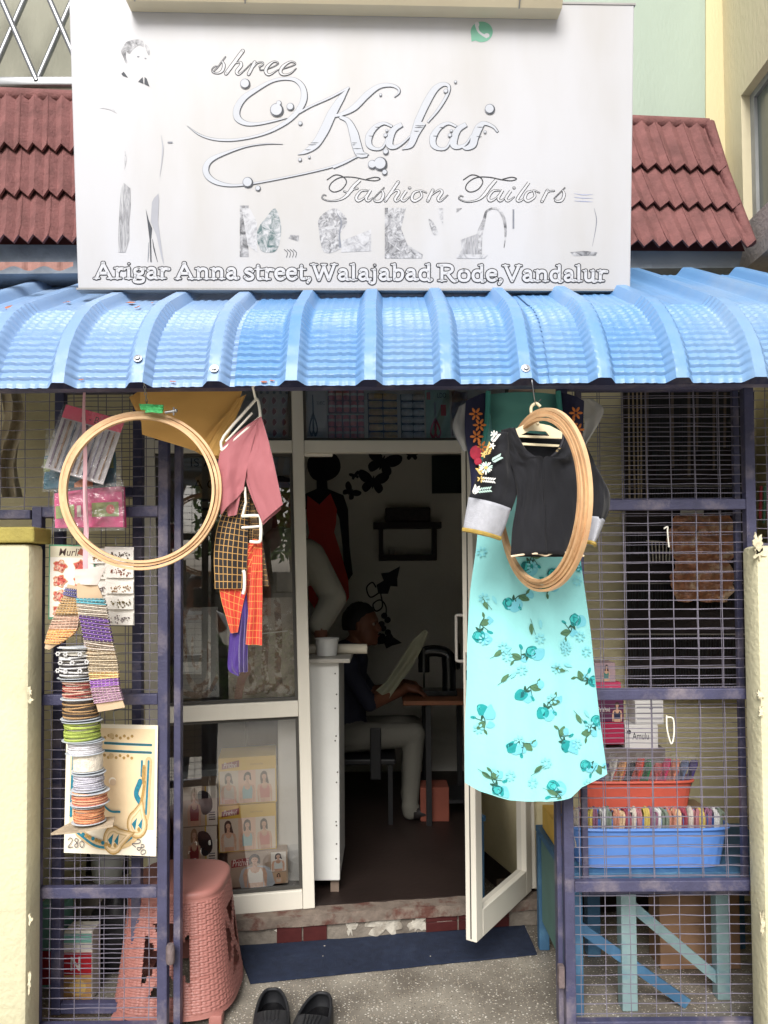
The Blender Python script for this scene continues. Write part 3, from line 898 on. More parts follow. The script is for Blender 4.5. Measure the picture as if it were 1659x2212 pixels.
# bold outlined address line
G = {'A': (1.0, [[(.1, .0), (.47, 1)], [(.42, 1), (.84, 0)], [(.24, .34), (.68, .34)], [(-.02, 0), (.26, 0)], [(.66, 0), (1.0, 0)]]),
     'r': (.58, [[(.17, 0), (.17, .66)], [(.17, .4), (.3, .62), (.52, .6)], [(.0, 0), (.36, 0)], [(.02, .66), (.17, .66)]]),
     'i': (.38, [[(.17, 0), (.17, .66)], [(0, 0), (.34, 0)], [(.02, .66), (.17, .66)], [(.16, .95), (.19, .95)]]),
     'g': (.66, [[(.3, .64), (.12, .56), (.12, .34), (.3, .26), (.48, .34), (.48, .56), (.3, .64)], [(.2, .26), (.12, .12), (.3, .06), (.54, .0), (.5, -.2), (.25, -.25), (.06, -.16), (.16, .02)], [(.46, .6), (.62, .62)]]),
     'a': (.66, [[(.12, .52), (.2, .64), (.38, .64), (.46, .5), (.46, .14), (.52, .02), (.64, .04)], [(.44, .4), (.2, .34), (.1, .18), (.2, .03), (.34, .04), (.46, .16)]]),
     'n': (.78, [[(.17, 0), (.17, .66)], [(.17, .45), (.32, .63), (.5, .62), (.58, .48), (.58, 0)], [(0, 0), (.32, 0)], [(.46, 0), (.74, 0)], [(.02, .66), (.17, .66)]]),
     's': (.55, [[(.46, .52), (.34, .65), (.16, .62), (.1, .48), (.3, .35), (.47, .2), (.4, .03), (.2, .0), (.06, .14)]]),
     't': (.48, [[(.2, .86), (.2, .14), (.28, .02), (.44, .06)], [(.03, .64), (.42, .64)]]),
     'e': (.62, [[(.12, .37), (.5, .37)], [(.5, .37), (.48, .58), (.3, .66), (.12, .54), (.08, .3), (.18, .06), (.36, .0), (.54, .12)]]),
     ',': (.3, [[(.12, .06), (.16, .0), (.06, -.2)]]),
     'W': (1.3, [[(.1, 1), (.38, 0)], [(.38, 0), (.66, .95)], [(.6, .95), (.88, 0)], [(.88, 0), (1.16, 1)], [(-.04, 1), (.28, 1)], [(.5, 1), (.76, 1)], [(1.0, 1), (1.3, 1)]]),
     'l': (.38, [[(.17, 0), (.17, 1)], [(0, 0), (.34, 0)], [(.02, 1), (.17, 1)]]),
     'j': (.38, [[(.2, .66), (.2, -.08), (.08, -.22), (-.04, -.16)], [(.06, .66), (.2, .66)], [(.19, .95), (.22, .95)]]),
     'b': (.7, [[(.17, 1), (.17, .02)], [(.17, .5), (.32, .64), (.52, .58), (.58, .34), (.5, .08), (.32, .0), (.17, .1)], [(.02, 1), (.17, 1)]]),
     'd': (.74, [[(.54, 1), (.54, 0), (.68, 0)], [(.54, .5), (.38, .64), (.18, .58), (.1, .32), (.18, .06), (.38, .0), (.54, .12)], [(.4, 1), (.54, 1)]]),
     'R': (.98, [[(.2, 0), (.2, 1)], [(.02, 1), (.5, 1), (.7, .88), (.7, .64), (.5, .5), (.2, .5)], [(.44, .5), (.76, 0), (.94, 0)], [(.02, 0), (.4, 0)]]),
     'o': (.68, [[(.33, .65), (.14, .57), (.08, .33), (.14, .08), (.33, 0), (.52, .08), (.58, .33), (.52, .57), (.33, .65)]]),
     'V': (1.0, [[(.12, 1), (.48, 0)], [(.48, 0), (.84, 1)], [(-.02, 1), (.3, 1)], [(.68, 1), (.98, 1)]]),
     'u': (.76, [[(.16, .66), (.16, .16), (.28, .01), (.44, .05), (.55, .2)], [(.55, .66), (.55, 0), (.7, 0)], [(.02, .66), (.16, .66)], [(.42, .66), (.55, .66)]])}
Z4, Z5 = ZM(200, 570, 2.765), ZM(790, 570, 2.765)
words = [('Arigar', Z4, 35, 500, 156), ('Anna', Z4, 540, 925, 158), ('street,', Z4, 965, 1385, 161), ('Walajabad', Z4, 1385, 1632 + 500, 165), ('Rode,', Z5, 540, 945, 170), ('Vandalur', Z5, 945, 1592, 172)]
strokes = []
for wtxt, z, x0, x1, base in words:
    tot = sum(G[c][0] for c in wtxt) - .05
    k = (x1 - x0) / tot
    x = 0
    for c in wtxt:
        for s_ in G[c][1]:
            pts = [z(x0 + (x + a) * k, base - b_ * 95) for a, b_ in s_]
            thin = (len(s_) == 2 and abs(s_[0][1] - s_[1][1]) < .02 and c not in 'eA') or (c == 'A' and s_[0][1] == 0 and s_[1][1] == 0)
            strokes.append((pts, 7.4 if thin else 10.6, 4 if len(s_) > 2 else 0))
        x += G[c][0]
outline_letters('lettering', strokes, 9, 2.15, INKD, FILL2)
# the big brush name: thin contour, pale body, dark lower right edge
Z2 = ZM(750, 160, 4.1475)
big = tz(Z1, [
    ([(88, 760), (200, 842), (330, 885), (480, 895), (640, 878), (800, 838), (930, 780), (1050, 700), (1140, 600), (1180, 500), (1165, 400), (1100, 335), (1000, 322), (880, 345), (740, 420), (620, 500), (555, 600), (560, 690), (640, 740), (760, 742), (900, 715), (1020, 690)],
     [2, 18, 24, 26, 24, 26, 34, 44, 56, 62, 52, 40, 30, 30, 42, 58, 66, 64, 44, 28, 22, 4]),
    ([(1130, 640), (1250, 575), (1420, 500), (1600, 405)], [24, 22, 22, 22]),
    ([(1600, 405), (1530, 500), (1440, 650), (1370, 800), (1290, 930), (1200, 1000), (1120, 1032)], [6, 60, 86, 88, 78, 44, 4]),
    ([(980, 932), (820, 930), (640, 955), (450, 1015), (310, 1080), (262, 1160), (290, 1240), (380, 1295), (520, 1318), (700, 1300), (1000, 1245), (1300, 1180), (1480, 1130), (1659, 1055)],
     [2, 12, 16, 30, 48, 60, 56, 44, 26, 20, 18, 18, 20, 18])], K1)
big += tz(Z2, [
    ([(0, 425), (90, 400), (200, 340), (320, 220), (430, 145), (540, 135), (605, 165), (612, 205), (570, 245)], [26, 40, 60, 62, 46, 34, 26, 20, 10]),
    ([(60, 430), (140, 470), (190, 580), (215, 680), (250, 770), (320, 790)], [30, 50, 84, 90, 84, 30]),
    ([(0, 905), (120, 855), (230, 800), (330, 780)], [20, 16, 14, 12]),
    ([(550, 520), (470, 490), (390, 530), (335, 610), (335, 690), (390, 728), (460, 715), (510, 620)], [24, 30, 50, 66, 58, 34, 24, 20]),
    ([(640, 500), (570, 545), (530, 620), (525, 690), (570, 712), (640, 680), (720, 610)], [44, 56, 72, 70, 40, 24, 16]),
    ([(720, 610), (790, 470), (870, 300), (950, 170), (1030, 125), (1080, 150), (1060, 230), (980, 360), (880, 480)], [10, 66, 70, 62, 40, 30, 30, 28, 20]),
    ([(830, 480), (770, 580), (720, 690), (640, 735)], [80, 74, 62, 6]),
    ([(1150, 520), (1070, 490), (990, 530), (935, 610), (935, 690), (990, 728), (1060, 715), (1110, 620)], [24, 30, 50, 66, 58, 34, 24, 20]),
    ([(1240, 500), (1170, 545), (1130, 620), (1125, 690), (1170, 712), (1240, 680), (1290, 600)], [44, 56, 72, 70, 40, 24, 16]),
    ([(1535, 570), (1490, 520), (1410, 490), (1360, 530), (1320, 620), (1300, 690), (1240, 722), (1190, 705)], [20, 28, 40, 74, 76, 70, 40, 12])], K1)
a = Art(SG, step=0, base=0)
for i, s_ in enumerate(big):
    o = (i % 9) * .00005
    a.stroke(s_[0], [w + .8 for w in s_[1]], INKL, 6, lift=.0006 + o)
    a.stroke([(x + .8, y + .35) for x, y in s_[0]], s_[1], INK, 6, lift=.0012 + o)
for i, s_ in enumerate(big):
    a.stroke([(x - .4, y - .2) for x, y in s_[0]], [max(.3, w - 1.5) for w in s_[1]], FILL, 6, lift=.0018 + (i % 9) * .00005)
Zb = lambda z, x, y, r: (*z(x, y), r * K1)
for i, (x, y, r) in enumerate([Zb(Z1, 630, 370, 46), Zb(Z1, 925, 615, 62), Zb(Z1, 945, 552, 24), Zb(Z1, 1052, 585, 34), Zb(Z1, 1145, 740, 18), Zb(Z1, 1142, 1078, 16), Zb(Z1, 1228, 1055, 11), Zb(Z1, 655, 1290, 48), Zb(Z1, 750, 1345, 24),
                               Zb(Z2, 442, 225, 12), Zb(Z2, 1140, 105, 12), Zb(Z2, 1050, 190, 20), Zb(Z2, 1460, 358, 46), Zb(Z2, 500, 558, 12), Zb(Z2, 488, 602, 18), Zb(Z2, 1100, 560, 12), Zb(Z2, 1088, 602, 18), Zb(Z2, 1415, 572, 12), Zb(Z2, 365, 875, 40), Zb(Z2, 440, 868, 62), Zb(Z2, 480, 948, 24), Zb(Z2, 490, 755, 26)]):
    h = .0025 + i * .00004
    a.ell(x, y, r + .5, r + .5, INKL, 16, lift=h)
    a.ell(x + r * .1, y + r * .06, r * .96, r * .96, INK, 16, lift=h + .0003)
    a.ell(x - r * .08, y - r * .06, r * .84, r * .84, FILL, 16, lift=h + .0006)
for z, x0, x1, y in ((Z1, 1240, 1312, 920), (Z1, 1215, 1290, 938), (Z1, 1190, 1240, 985), (Z2, 172, 222, 672), (Z2, 176, 205, 690), (Z2, 185, 262, 725), (Z2, 215, 320, 775), (Z2, 765, 850, 512), (Z2, 760, 835, 528), (Z2, 752, 800, 562), (Z2, 330, 378, 608), (Z2, 930, 980, 608), (Z2, 1335, 1385, 612), (Z2, 1340, 1400, 525), (Z2, 390, 430, 525), (Z2, 990, 1040, 528)):
    a.stroke([z(x0, y), z((x0 + x1) / 2, y + 2), z(x1, y)], [.5, 1.6, .6], INK, 3, lift=.0024)
a.build('lettering', sg)
# green phone logo
a = Art(SG)
LG = mat('logo_green', (104, 160, 138), .5, .08)
Zl = ZM(864, 0, 1.92)
cx_, cy_ = Zl(422, 138); r = 48 / 1.92 * .96
a.ell(cx_, cy_, r, r * .93, LG, 30)
a.poly([Zl(376, 150), Zl(378, 180), Zl(410, 172)], LG)
a.stroke([Zl(400, 110), Zl(408, 135), Zl(425, 150), Zl(446, 160)], [7, 4.5, 4.5, 7], FILL2, 5)
a.ell(*Zl(402, 106), 5, 6, FILL2, 10); a.ell(*Zl(444, 154), 6, 5, FILL2, 10)
a.build('phone_logo', sg)
# faded pictures: ink only where the print survives
def fadeprint(name, sc_=14.0, t0=.48, t1=.66, dark=(96, 98, 104), stretch=(1, 1, 1), seed=0., edge=0):
    m, n, l, b = nt(name)
    tc = n.new('ShaderNodeTexCoord'); mp = n.new('ShaderNodeMapping')
    mp.inputs['Scale'].default_value = stretch; mp.inputs['Location'].default_value = (seed, seed * .7, seed * 1.3)
    l.new(tc.outputs['Object'], mp.inputs[0])
    a_ = n.new('ShaderNodeTexNoise'); a_.inputs['Scale'].default_value = sc_; a_.inputs['Detail'].default_value = 8; a_.inputs['Roughness'].default_value = .68
    a_.inputs['Distortion'].default_value = .8
    l.new(mp.outputs[0], a_.inputs['Vector'])
    mr = n.new('ShaderNodeMapRange'); mr.inputs[1].default_value = t0; mr.inputs[2].default_value = t1
    l.new(a_.outputs['Fac'], mr.inputs[0])
    mx = n.new('ShaderNodeMixRGB'); l.new(mr.outputs[0], mx.inputs[0])
    mx.inputs[1].default_value = (*lin((178, 179, 184)), 1); mx.inputs[2].default_value = (*lin(dark), 1)
    l.new(mx.outputs[0], b.inputs['Base Color']); b.inputs['Roughness'].default_value = .5
    return m
FP = [fadeprint('faded_print_%d' % i, *q) for i, q in enumerate([(26, .36, .62, (56, 58, 64)), (60, .40, .64, (84, 86, 92)), (40, .46, .70, (116, 118, 124)), (22, .34, .7, (60, 62, 70), (4, 1, .5)), (34, .4, .6, (44, 80, 82))])]
a = Art(SG)
Zm = ZM(220, 60, 4.0967)
zp = lambda pts: [Zm(x, y) for x, y in pts]
a.poly(zp([(240, 200), (255, 150), (310, 125), (380, 118), (420, 140), (422, 190), (380, 170), (320, 215), (295, 250), (270, 235)]), FP[0], 3)
a.poly(zp([(215, 230), (240, 180), (258, 210), (262, 290), (275, 325), (258, 335), (235, 280)]), FP[0], 3)
a.poly(zp([(435, 165), (465, 185), (482, 230), (472, 265), (450, 225)]), FP[0], 3)
a.poly(zp([(360, 272), (385, 272), (382, 283), (366, 282)]), INKL); a.poly(zp([(430, 288), (450, 290), (446, 298), (433, 297)]), INKL)
a.poly(zp([(218, 436), (240, 416), (280, 472), (232, 455)]), INK); a.poly(zp([(372, 508), (415, 466), (422, 528)]), INK); a.poly(zp([(432, 465), (452, 480), (478, 555), (430, 530)]), INK)
a.poly(zp([(10, 755), (80, 745), (140, 758), (176, 800), (120, 770), (60, 755)]), FP[2])
a.stroke(zp([(252, 1150), (256, 1230), (246, 1310)]), [.6, 4.5, .8], FP[2])
a.poly(zp([(215, 1500), (240, 1440), (300, 1490), (304, 1640), (290, 1800), (290, 1960), (255, 2080), (190, 2080), (190, 1900), (200, 1680)]), FP[3])
a.poly(zp([(444, 1680), (470, 1780), (502, 1860), (492, 1960), (496, 2170), (486, 2170), (478, 1960), (462, 1830)]), INK)
a.stroke(zp([(505, 1960), (520, 2050), (552, 2170)]), [.8, 2.6, 1], INK); a.stroke(zp([(470, 1990), (468, 2090), (462, 2170)]), [.6, 1.8, .8], INKL)
a.poly(zp([(488, 1800), (500, 1620), (520, 1580), (560, 1540), (566, 1600), (556, 1800), (580, 1980), (612, 2200), (590, 2140), (540, 1920)]), mat('pale_shade_print', (150, 152, 160), .5, .05))
a.stroke(zp([(585, 1000), (600, 1120), (590, 1250), (572, 1380)]), [.5, 3.4, 2, .6], mat('pale_shade_print2', (158, 160, 168), .5, .03))
a.poly(zp([(645, 1062), (690, 1062), (690, 1076), (645, 1076)]), INKL)
a.build('faded_figure', sg)
a = Art(SG)
# four small photographs
Zq = ZM(0, 0, 1.92)
q = lambda pts: [Zq(x, y) for x, y in pts]
a.poly(q([(1036, 888), (1075, 888), (1068, 960), (1075, 1110), (1036, 1110)]), FP[0]); a.poly(q([(1110, 1000), (1150, 940), (1190, 900), (1215, 980), (1205, 1060), (1180, 1090), (1125, 1080)]), FP[4], 3)
a.poly(q([(1045, 900), (1080, 900), (1110, 960), (1112, 1090), (1070, 1060)]), FP[2]); a.poly(q([(1246, 1030), (1256, 1014), (1292, 1018), (1288, 1042)]), FP[0])
for k in range(4): a.stroke(q([(1228 + k * 13, 1078), (1242 + k * 13, 1092), (1238 + k * 13, 1112)]), 1.2, INK)
a.build('faded_photo', sg)
a = Art(SG)
a.poly(q([(1380, 940), (1440, 900), (1480, 920), (1500, 960), (1470, 1010), (1470, 1075), (1400, 1090), (1378, 1000)]), FP[1], 3); a.stroke(q([(1455, 920), (1475, 960), (1466, 1010), (1470, 1070)]), [1, 4, 3, 6], INKL)
a.poly(q([(1475, 1040), (1530, 1020), (1604, 990), (1604, 1085), (1475, 1090)]), FP[2])
a.build('faded_photo', sg)
a = Art(SG)
Zr = ZM(700, 370, 2.765)
q = lambda pts: [Zr(x, y) for x, y in pts]
a.poly(q([(458, 270), (590, 270), (560, 400), (600, 500), (695, 560), (690, 586), (458, 586)]), FP[1]); a.poly(q([(458, 270), (478, 270), (476, 480), (560, 545), (458, 560)]), FP[0])
a.poly(q([(730, 340), (760, 360), (790, 420), (765, 440), (745, 400)]), FP[1], 3); a.poly(q([(785, 272), (822, 272), (822, 380), (800, 330)]), FP[2])
a.build('faded_photo', sg)
a = Art(SG)
a.stroke(q([(1040, 570), (1045, 450), (1075, 350), (1090, 295), (1120, 275)]), [16, 15, 7, 5, 4], FP[0]); a.stroke(q([(1120, 274), (1165, 280), (1200, 340), (1210, 430), (1200, 520)]), [4, 6, 7, 5, 1.5], FP[0])
a.poly(q([(930, 470), (1040, 430), (1040, 560), (905, 585), (938, 530)]), FP[3]); a.poly(q([(905, 275), (940, 272), (905, 300)]), FP[0]); a.rect(*Zr(1253, 280), *Zr(1264, 400), INKL)
a.poly(q([(905, 560), (1100, 560), (1080, 586), (905, 586)]), FP[2])
a.build('faded_photo', sg)
a = Art(SG)
Zs = ZM(864, 0, 1.92)
a.stroke([Zs(908, 900), Zs(918, 960), Zs(900, 1065)], [.6, 2, .5], INKL); a.poly([Zs(805, 1090), Zs(862, 1084), Zs(922, 1090), Zs(915, 1104), Zs(820, 1106)], FP[0])
for k in range(3): a.stroke([Zs(822, 836 + k * 16), Zs(860, 842 + k * 14), Zs(902, 840 + k * 16)], [.5, 1.6, .5], mat('pale_blue_print', (150, 158, 190), .5))
a.build('faded_drawing', sg)
# ------------------------------------------------------------------ pillars and wire gates
def X(px, z, py=1500): return W(px, py, z).x
def Zh(py, z, px=830): return W(px, py, z).z
def pillar(name, x0, x1, y0, y1, top, label):
    o = thing(name, ((x0 + x1) / 2, (y0 + y1) / 2, -.25), label, 'pillar')
    mb = MB(); mb.cbox(((x0 + x1) / 2, (y0 + y1) / 2, (top - .25) / 2), ((x1 - x0) / 2, 0, 0), (0, (y1 - y0) / 2, 0), (0, 0, (top + .25) / 2), .018)
    mb.build('shaft', M_CREAM, o, smooth=40)
    return o
PZ = 2.26
pl = pillar('gate_pillar', -1.7, X(62, PZ), PZ, 2.36, Zh(1168, PZ), 'cream painted masonry gate pillar with olive cap beside the spool stack')
tp = Zh(1168, PZ)
mb = MB(); mb.cbox(((-1.7 + X(74, PZ)) / 2, 2.31, tp + .026), ((X(74, PZ) + 1.7) / 2, 0, 0), (0, .06, 0), (0, 0, .024), .006)
mb.build('cap', mat('olive_cap', (150, 138, 72), .8, .15, 10, .4), pl)
pr = pillar('gate_pillar', X(1641, PZ), 1.75, PZ, 2.36, Zh(1184, PZ), 'cream painted masonry gate pillar with crumbled plaster beside the basket table')
M_PLAS = mat('broken_plaster', (214, 206, 176), .95, .14, 30, .7, 60, c2=(166, 158, 134), t0=.5, t1=.65)
def lump(px, py, z, rx, rz, par, seed):
    mb = MB(); c = W(px, py, z); outl = []
    for t in range(30):
        an = t / 30 * 2 * math.pi
        q_ = .7 + .9 * noise.noise(V((math.cos(an) * 2.4 + seed, math.sin(an) * 2.4, seed)))
        outl.append(V((c.x + rx * math.cos(an) * q_, z - .003, c.z + rz * math.sin(an) * q_)))
    mb.prism(outl, (0, .006, 0))
    mb.build('plaster_lump', M_PLAS, par, smooth=30)
for i, (px, py, rx, rz) in enumerate(((64, 1495, .008, .022), (66, 1512, .010, .012), (66, 1985, .007, .02), (64, 2120, .006, .04))): lump(px, py, PZ - .004, rx, rz, pl, i * 3.1)
for i, (px, py, rx, rz) in enumerate(((1636, 1172, .02, .035), (1640, 1196, .02, .02), (1642, 1500, .012, .02), (1644, 1536, .008, .02), (1646, 2000, .008, .05))): lump(px, py, PZ - .002, rx, rz, pr, i * 2.3 + 40)

def wires(par, x0, x1, z0, z1, y, ph=.031, pv=.079, r=.0015, off=0.0, seed=1):
    rr = random.Random(seed)
    mb = MB()
    z = z0 + ph * (.5 + off)
    while z < z1:
        n = max(3, int((x1 - x0) / .08))
        j = [rr.uniform(-.0015, .0015) for _ in range(n + 1)]
        mb.tube([V((lerp(x0, x1, i / n), y + .0016 * (-1) ** i, z + j[i])) for i in range(n + 1)], r, 4, caps=False)
        z += ph * rr.uniform(.93, 1.07)
    x = x0 + pv * (.5 + off)
    while x < x1:
        n = max(4, int((z1 - z0) / .12))
        mb.tube([V((x + rr.uniform(-.001, .001), y + .0016 * (-1) ** (i + 1), lerp(z0, z1, i / n))) for i in range(n + 1)], r, 4, caps=False)
        x += pv
    return mb.build('wire_mesh', M_WIRE, par, kind='stuff')
def leaf(label, xl, xr, y, ztop, zlow, rails, ltop=None, sw_=.032, off=0.0, seed=1, cat='gate', name='wire_gate', ph=.031):
    o = thing(name, ((xl + xr) / 2, y, zlow), label, cat, None)
    for x, t in ((xl, ltop or ztop), (xr, ztop)):
        mb = MB(); mb.cbox((x, y, (t + zlow) / 2), (sw_ / 2, 0, 0), (0, sw_ / 2, 0), (0, 0, (t - zlow) / 2), .003)
        mb.build('stile', M_NAVY, o)
    zs = sorted([zlow + .02] + rails + [ztop])
    for r_ in zs:
        if r_ == ztop and ltop: continue
        mb = MB(); mb.cbox(((xl + xr) / 2, y - .001, r_), ((xr - xl) / 2 - sw_ / 2 - .0005, 0, 0), (0, sw_ / 2 - .002, 0), (0, 0, .017), .003)
        mb.build('rail', M_NAVY, o)
    wires(o, xl, xr, zlow, ltop or ztop, y + .012, off=off, seed=seed, ph=ph)
    return o
GZ = 2.38
gl_ = leaf('navy wire gate leaf hung with spools, cards and price sheet', X(81, GZ), X(354, GZ), GZ, Zh(836, GZ), .03, [Zh(1102, GZ), Zh(1506, GZ), Zh(1921, GZ)], ltop=Zh(1102, GZ) + .017, seed=3)
mb = MB(); mb.cbox((X(380, GZ), GZ + .03, 1.04), (.011, 0, 0), (0, .016, 0), (0, 0, 1.0), .002); mb.build('slam_bar', M_NAVY, gl_)
mb = MB(); mb.lathe([(.012, 0), (.014, .01), (.014, .05), (.010, .06)], W(368, 2060, GZ - .02) - V((0, 0, .03)), 10); mb.build('latch', mat('rusty_latch', (104, 92, 92), .7, .3, 40, .4), gl_, smooth=True)
leaf('second navy wire leaf folded back behind the spool stack', X(128, 2.5), X(298, 2.5), 2.5, Zh(836, 2.5), .03, [Zh(1060, 2.5), Zh(1495, 2.5)], off=.4, seed=5)
# fixed grille above the left pillar
fg = thing('wire_grille', W(30, 1110, GZ), 'fixed wire grille above the cream pillar with the olive cap', 'grille')
mb = MB(); mb.bar(W(-200, 1112, GZ), W(70, 1112, GZ), .03, .03, ch=.003); mb.build('rail', M_NAVY, fg)
wires(fg, X(-200, GZ), X(354, GZ) - .02, Zh(1100, GZ), Zh(838, GZ), GZ + .014, off=.1, seed=9)
gr_ = leaf('navy wire gate leaf standing before the baskets', X(1222, GZ), X(1627, GZ), GZ, Zh(836, GZ), .03, [Zh(1095, GZ), Zh(1503, GZ), Zh(1915, GZ)], seed=13)
mb = MB(); mb.cbox((X(1206, GZ), GZ + .035, .98), (.008, 0, 0), (0, .02, 0), (0, 0, .94), .002); mb.build('slam_bar', M_NAVY, gr_)
mb = MB(); mb.cbox(W(1212, 2108, GZ - .01), (.010, 0, 0), (0, .012, 0), (0, 0, .035), .004); mb.build('latch', mat('rusty_latch', (104, 92, 92), .7), gr_)
leaf('second navy wire leaf folded back behind the basket gate', X(1258, 2.46), X(1600, 2.46), 2.46, Zh(840, 2.46), .42, [Zh(1092, 2.46)], off=.45, seed=17, sw_=.02)
# fixed grille right of the gate
fg = thing('wire_grille', W(1660, 1110, GZ), 'fixed wire grille above the cream pillar with crumbled plaster', 'grille')
wires(fg, X(1640, GZ), X(1800, GZ), Zh(1180, GZ), Zh(838, GZ), GZ + .014, off=.1, seed=19)
mb = MB(); mb.bar(W(1640, 1180, GZ + .02), W(1800, 1180, GZ + .02), .02, .02); mb.build('rail', M_NAVY, fg)

# ------------------------------------------------------------------ helpers for hung goods
def quadsheet(c, z, nu=20, nv=24, amp=.0, fold=3.0, th=.003, bulge=0.0, ph=0.0):
    """cloth between four picture corners TL TR BR BL; z number or 4 depths"""
    zs = z if isinstance(z, (list, tuple)) else [z] * 4
    P = [W(c[i][0], c[i][1], zs[i]) for i in range(4)]
    def fn(u, v):
        p = P[0].lerp(P[1], u).lerp(P[3].lerp(P[2], u), v)
        return p + V((0, amp * math.sin(u * fold * 2 * math.pi + ph + v * .8) * (.25 + .75 * v) - bulge * math.sin(math.pi * u) + (.004 if amp else 0) * noise.noise(V((u * 4 + v * 2, v * 4, c[0][0] * .1))), 0))
    return fn, nu, nv, th
def cloth(name, parts, m, label, cat, group=None, par=None, part_names=None):
    mb = MB()
    for q in parts:
        fn, nu, nv, th = q
        mb.sheet(fn, nu, nv, th)
    return mb.build(name, m, par, True, label, cat, group)
def strip(Lp, Rp, z, amp=0, fold=2, nu=18, nv=36, th=.003, ph=0., bulge=0.):
    """cloth whose left and right outlines are polylines in the picture"""
    zf = z if callable(z) else (lambda v: z)
    Lc = catmull([V((x, y, 0)) for x, y in Lp], 6); Rc = catmull([V((x, y, 0)) for x, y in Rp], 6)
    def fn(u, v):
        a, b = poly_at(Lc, v), poly_at(Rc, v)
        p = a.lerp(b, u)
        q = W(p.x, p.y, zf(v))
        wr = (.005 * noise.noise(V((u * 3 + v * 2.5, v * 4 - u, Lp[0][0] * .1 + ph))) + .002 * noise.noise(V((u * 9, v * 9 + u * 4, Lp[0][0])))) if amp else 0
        return q + V((0, amp * math.sin(u * fold * 2 * math.pi + ph + v) * min(1, .15 + v) - bulge * math.sin(math.pi * u) + wr, 0))
    return fn, nu, nv, th
def hoop(name, c, r, ux, uy, nr, label, radial=.0075, axial=.006, tilt=0):
    o = thing(name, V(c) - V((0, 0, r)), label, 'hoop')
    ux, uy = V(ux).normalized(), V(uy).normalized(); n_ = ux.cross(uy)
    for k in range(nr):
        rr = r - k * (radial + .0012)
        mb = MB()
        N = 110
        vs, fs = [], []
        dz = (k - nr / 2) * .0035
        for i in range(N):
            a = 2 * math.pi * i / N
            d = ux * math.cos(a) + uy * math.sin(a)
            wob = .0012 * math.sin(3 * a + k * 2)
            for (rd, ax_) in ((-.5, -1), (-.25, -1.15), (.25, -1.15), (.5, -1), (.5, 1), (-.5, 1)):
                vs.append(V(c) + d * (rr + rd * radial + wob) + n_ * (ax_ * axial + dz + .002 * math.sin(2 * a + k)))
        for i in range(N):
            for j in range(6):
                fs.append((i * 6 + j, i * 6 + (j + 1) % 6, ((i + 1) % N) * 6 + (j + 1) % 6, ((i + 1) % N) * 6 + j))
        mb.add(vs, fs)
        mb.build('ring', [M_WOODBAND, M_HOOP2][k % 2], o, smooth=35)
    return o
M_HOOP2 = mat('bamboo_hoop_inner', (200, 158, 116), .5, .18, 22, .1, 120, c2=(232, 196, 150), t0=.5, t1=.7)

# ------------------------------------------------------------------ big hoop on a chain
hc = W(304, 1058, 2.075)
lh = hoop('embroidery_hoop', hc, .2215, (.995, .06, 0), (0, 0.03, 1), 3, 'large round wooden embroidery hoop on a chain with green tie', axial=.007)
mb = MB()
pa, pb = W(311, 784, 2.02), W(318, 875, 2.07)
mb.tube([pa, W(311, 826, 2.0)], .0016, 6)
for i in range(7):
    p = W(311, 826, 2.0).lerp(pb, (i + .5) / 7)
    d = (pb - W(311, 826, 2.0)).normalized()
    s1 = V((1, 0, 0)) if i % 2 else V((0, 1, 0))
    mb.tube([p + d * .0065 * math.cos(a) + s1 * .0035 * math.sin(a) for a in [j * math.pi / 4 for j in range(8)]], .0011, 4, closed=True)
mb.build('chain', M_STEEL, lh)
M_GTIE = mat('green_cloth', (88, 196, 120), .7, .15, 20, .2)
mb = MB()
mb.sheet(*strip([(300, 872), (303, 884)], [(352, 874), (350, 888)], 2.055, .003, 2, 16, 6, .01), d=(0, 1, 0))
mb.sheet(*strip([(318, 878), (312, 890)], [(346, 880), (352, 892)], 2.05, .004, 1.5, 12, 6, .004))
mb.build('tie', M_GTIE, lh, True)
mb = MB(); p = W(366, 888, 2.06)
mb.tube([p - V((.012, 0, .004)), p + V((.016, 0, 0))], .004, 8); mb.tube([p + V((.012, 0, -.012)), p + V((.012, 0, .010))], .0025, 6); mb.ball(p + V((.018, 0, .001)), .0055, 8, 6)
mb.build('screw', M_STEEL, lh, smooth=True)

# ------------------------------------------------------------------ folded cloths on white hangers
M_MUST = mat('mustard_cloth', (206, 160, 88), .72, .06, 5, .1, 300, sheen=.3)
cloth('folded_cloth', [quadsheet([(300, 826), (526, 834), (474, 992), (306, 938)], [2.15, 2.17, 2.19, 2.18], 30, 24, .006, 1.2, .003, .012),
                       quadsheet([(279, 858), (330, 826), (452, 980), (306, 915)], [2.17, 2.19, 2.205, 2.2], 20, 20, .004, 1.4, .003),
                       quadsheet([(440, 980), (512, 862), (532, 852), (474, 985)], [2.155, 2.16, 2.17, 2.17], 10, 16, .003, .8, .002),
                       quadsheet([(420, 974), (500, 880), (505, 900), (440, 985)], [2.15, 2.16, 2.17, 2.17], 10, 12, .003, .8, .002)],
      M_MUST, 'folded plain mustard cloth hanging from the awning behind the round hoop', 'cloth', 'folded cloths on the hangers')
def hanger(pts, r, label, extra=()):
    o = thing('hanger', pts[-1], label, 'hanger', None)
    mb = MB(); mb.tube(catmull(pts, 3) if len(pts) > 3 else pts, r, 8); mb.build('frame', M_WHITEP, o, smooth=True)
    for e_ in extra:
        mb = MB(); mb.tube(e_, r * .8, 8); mb.build('bar', M_WHITEP, o, smooth=True)
    return o
hz1 = 2.10
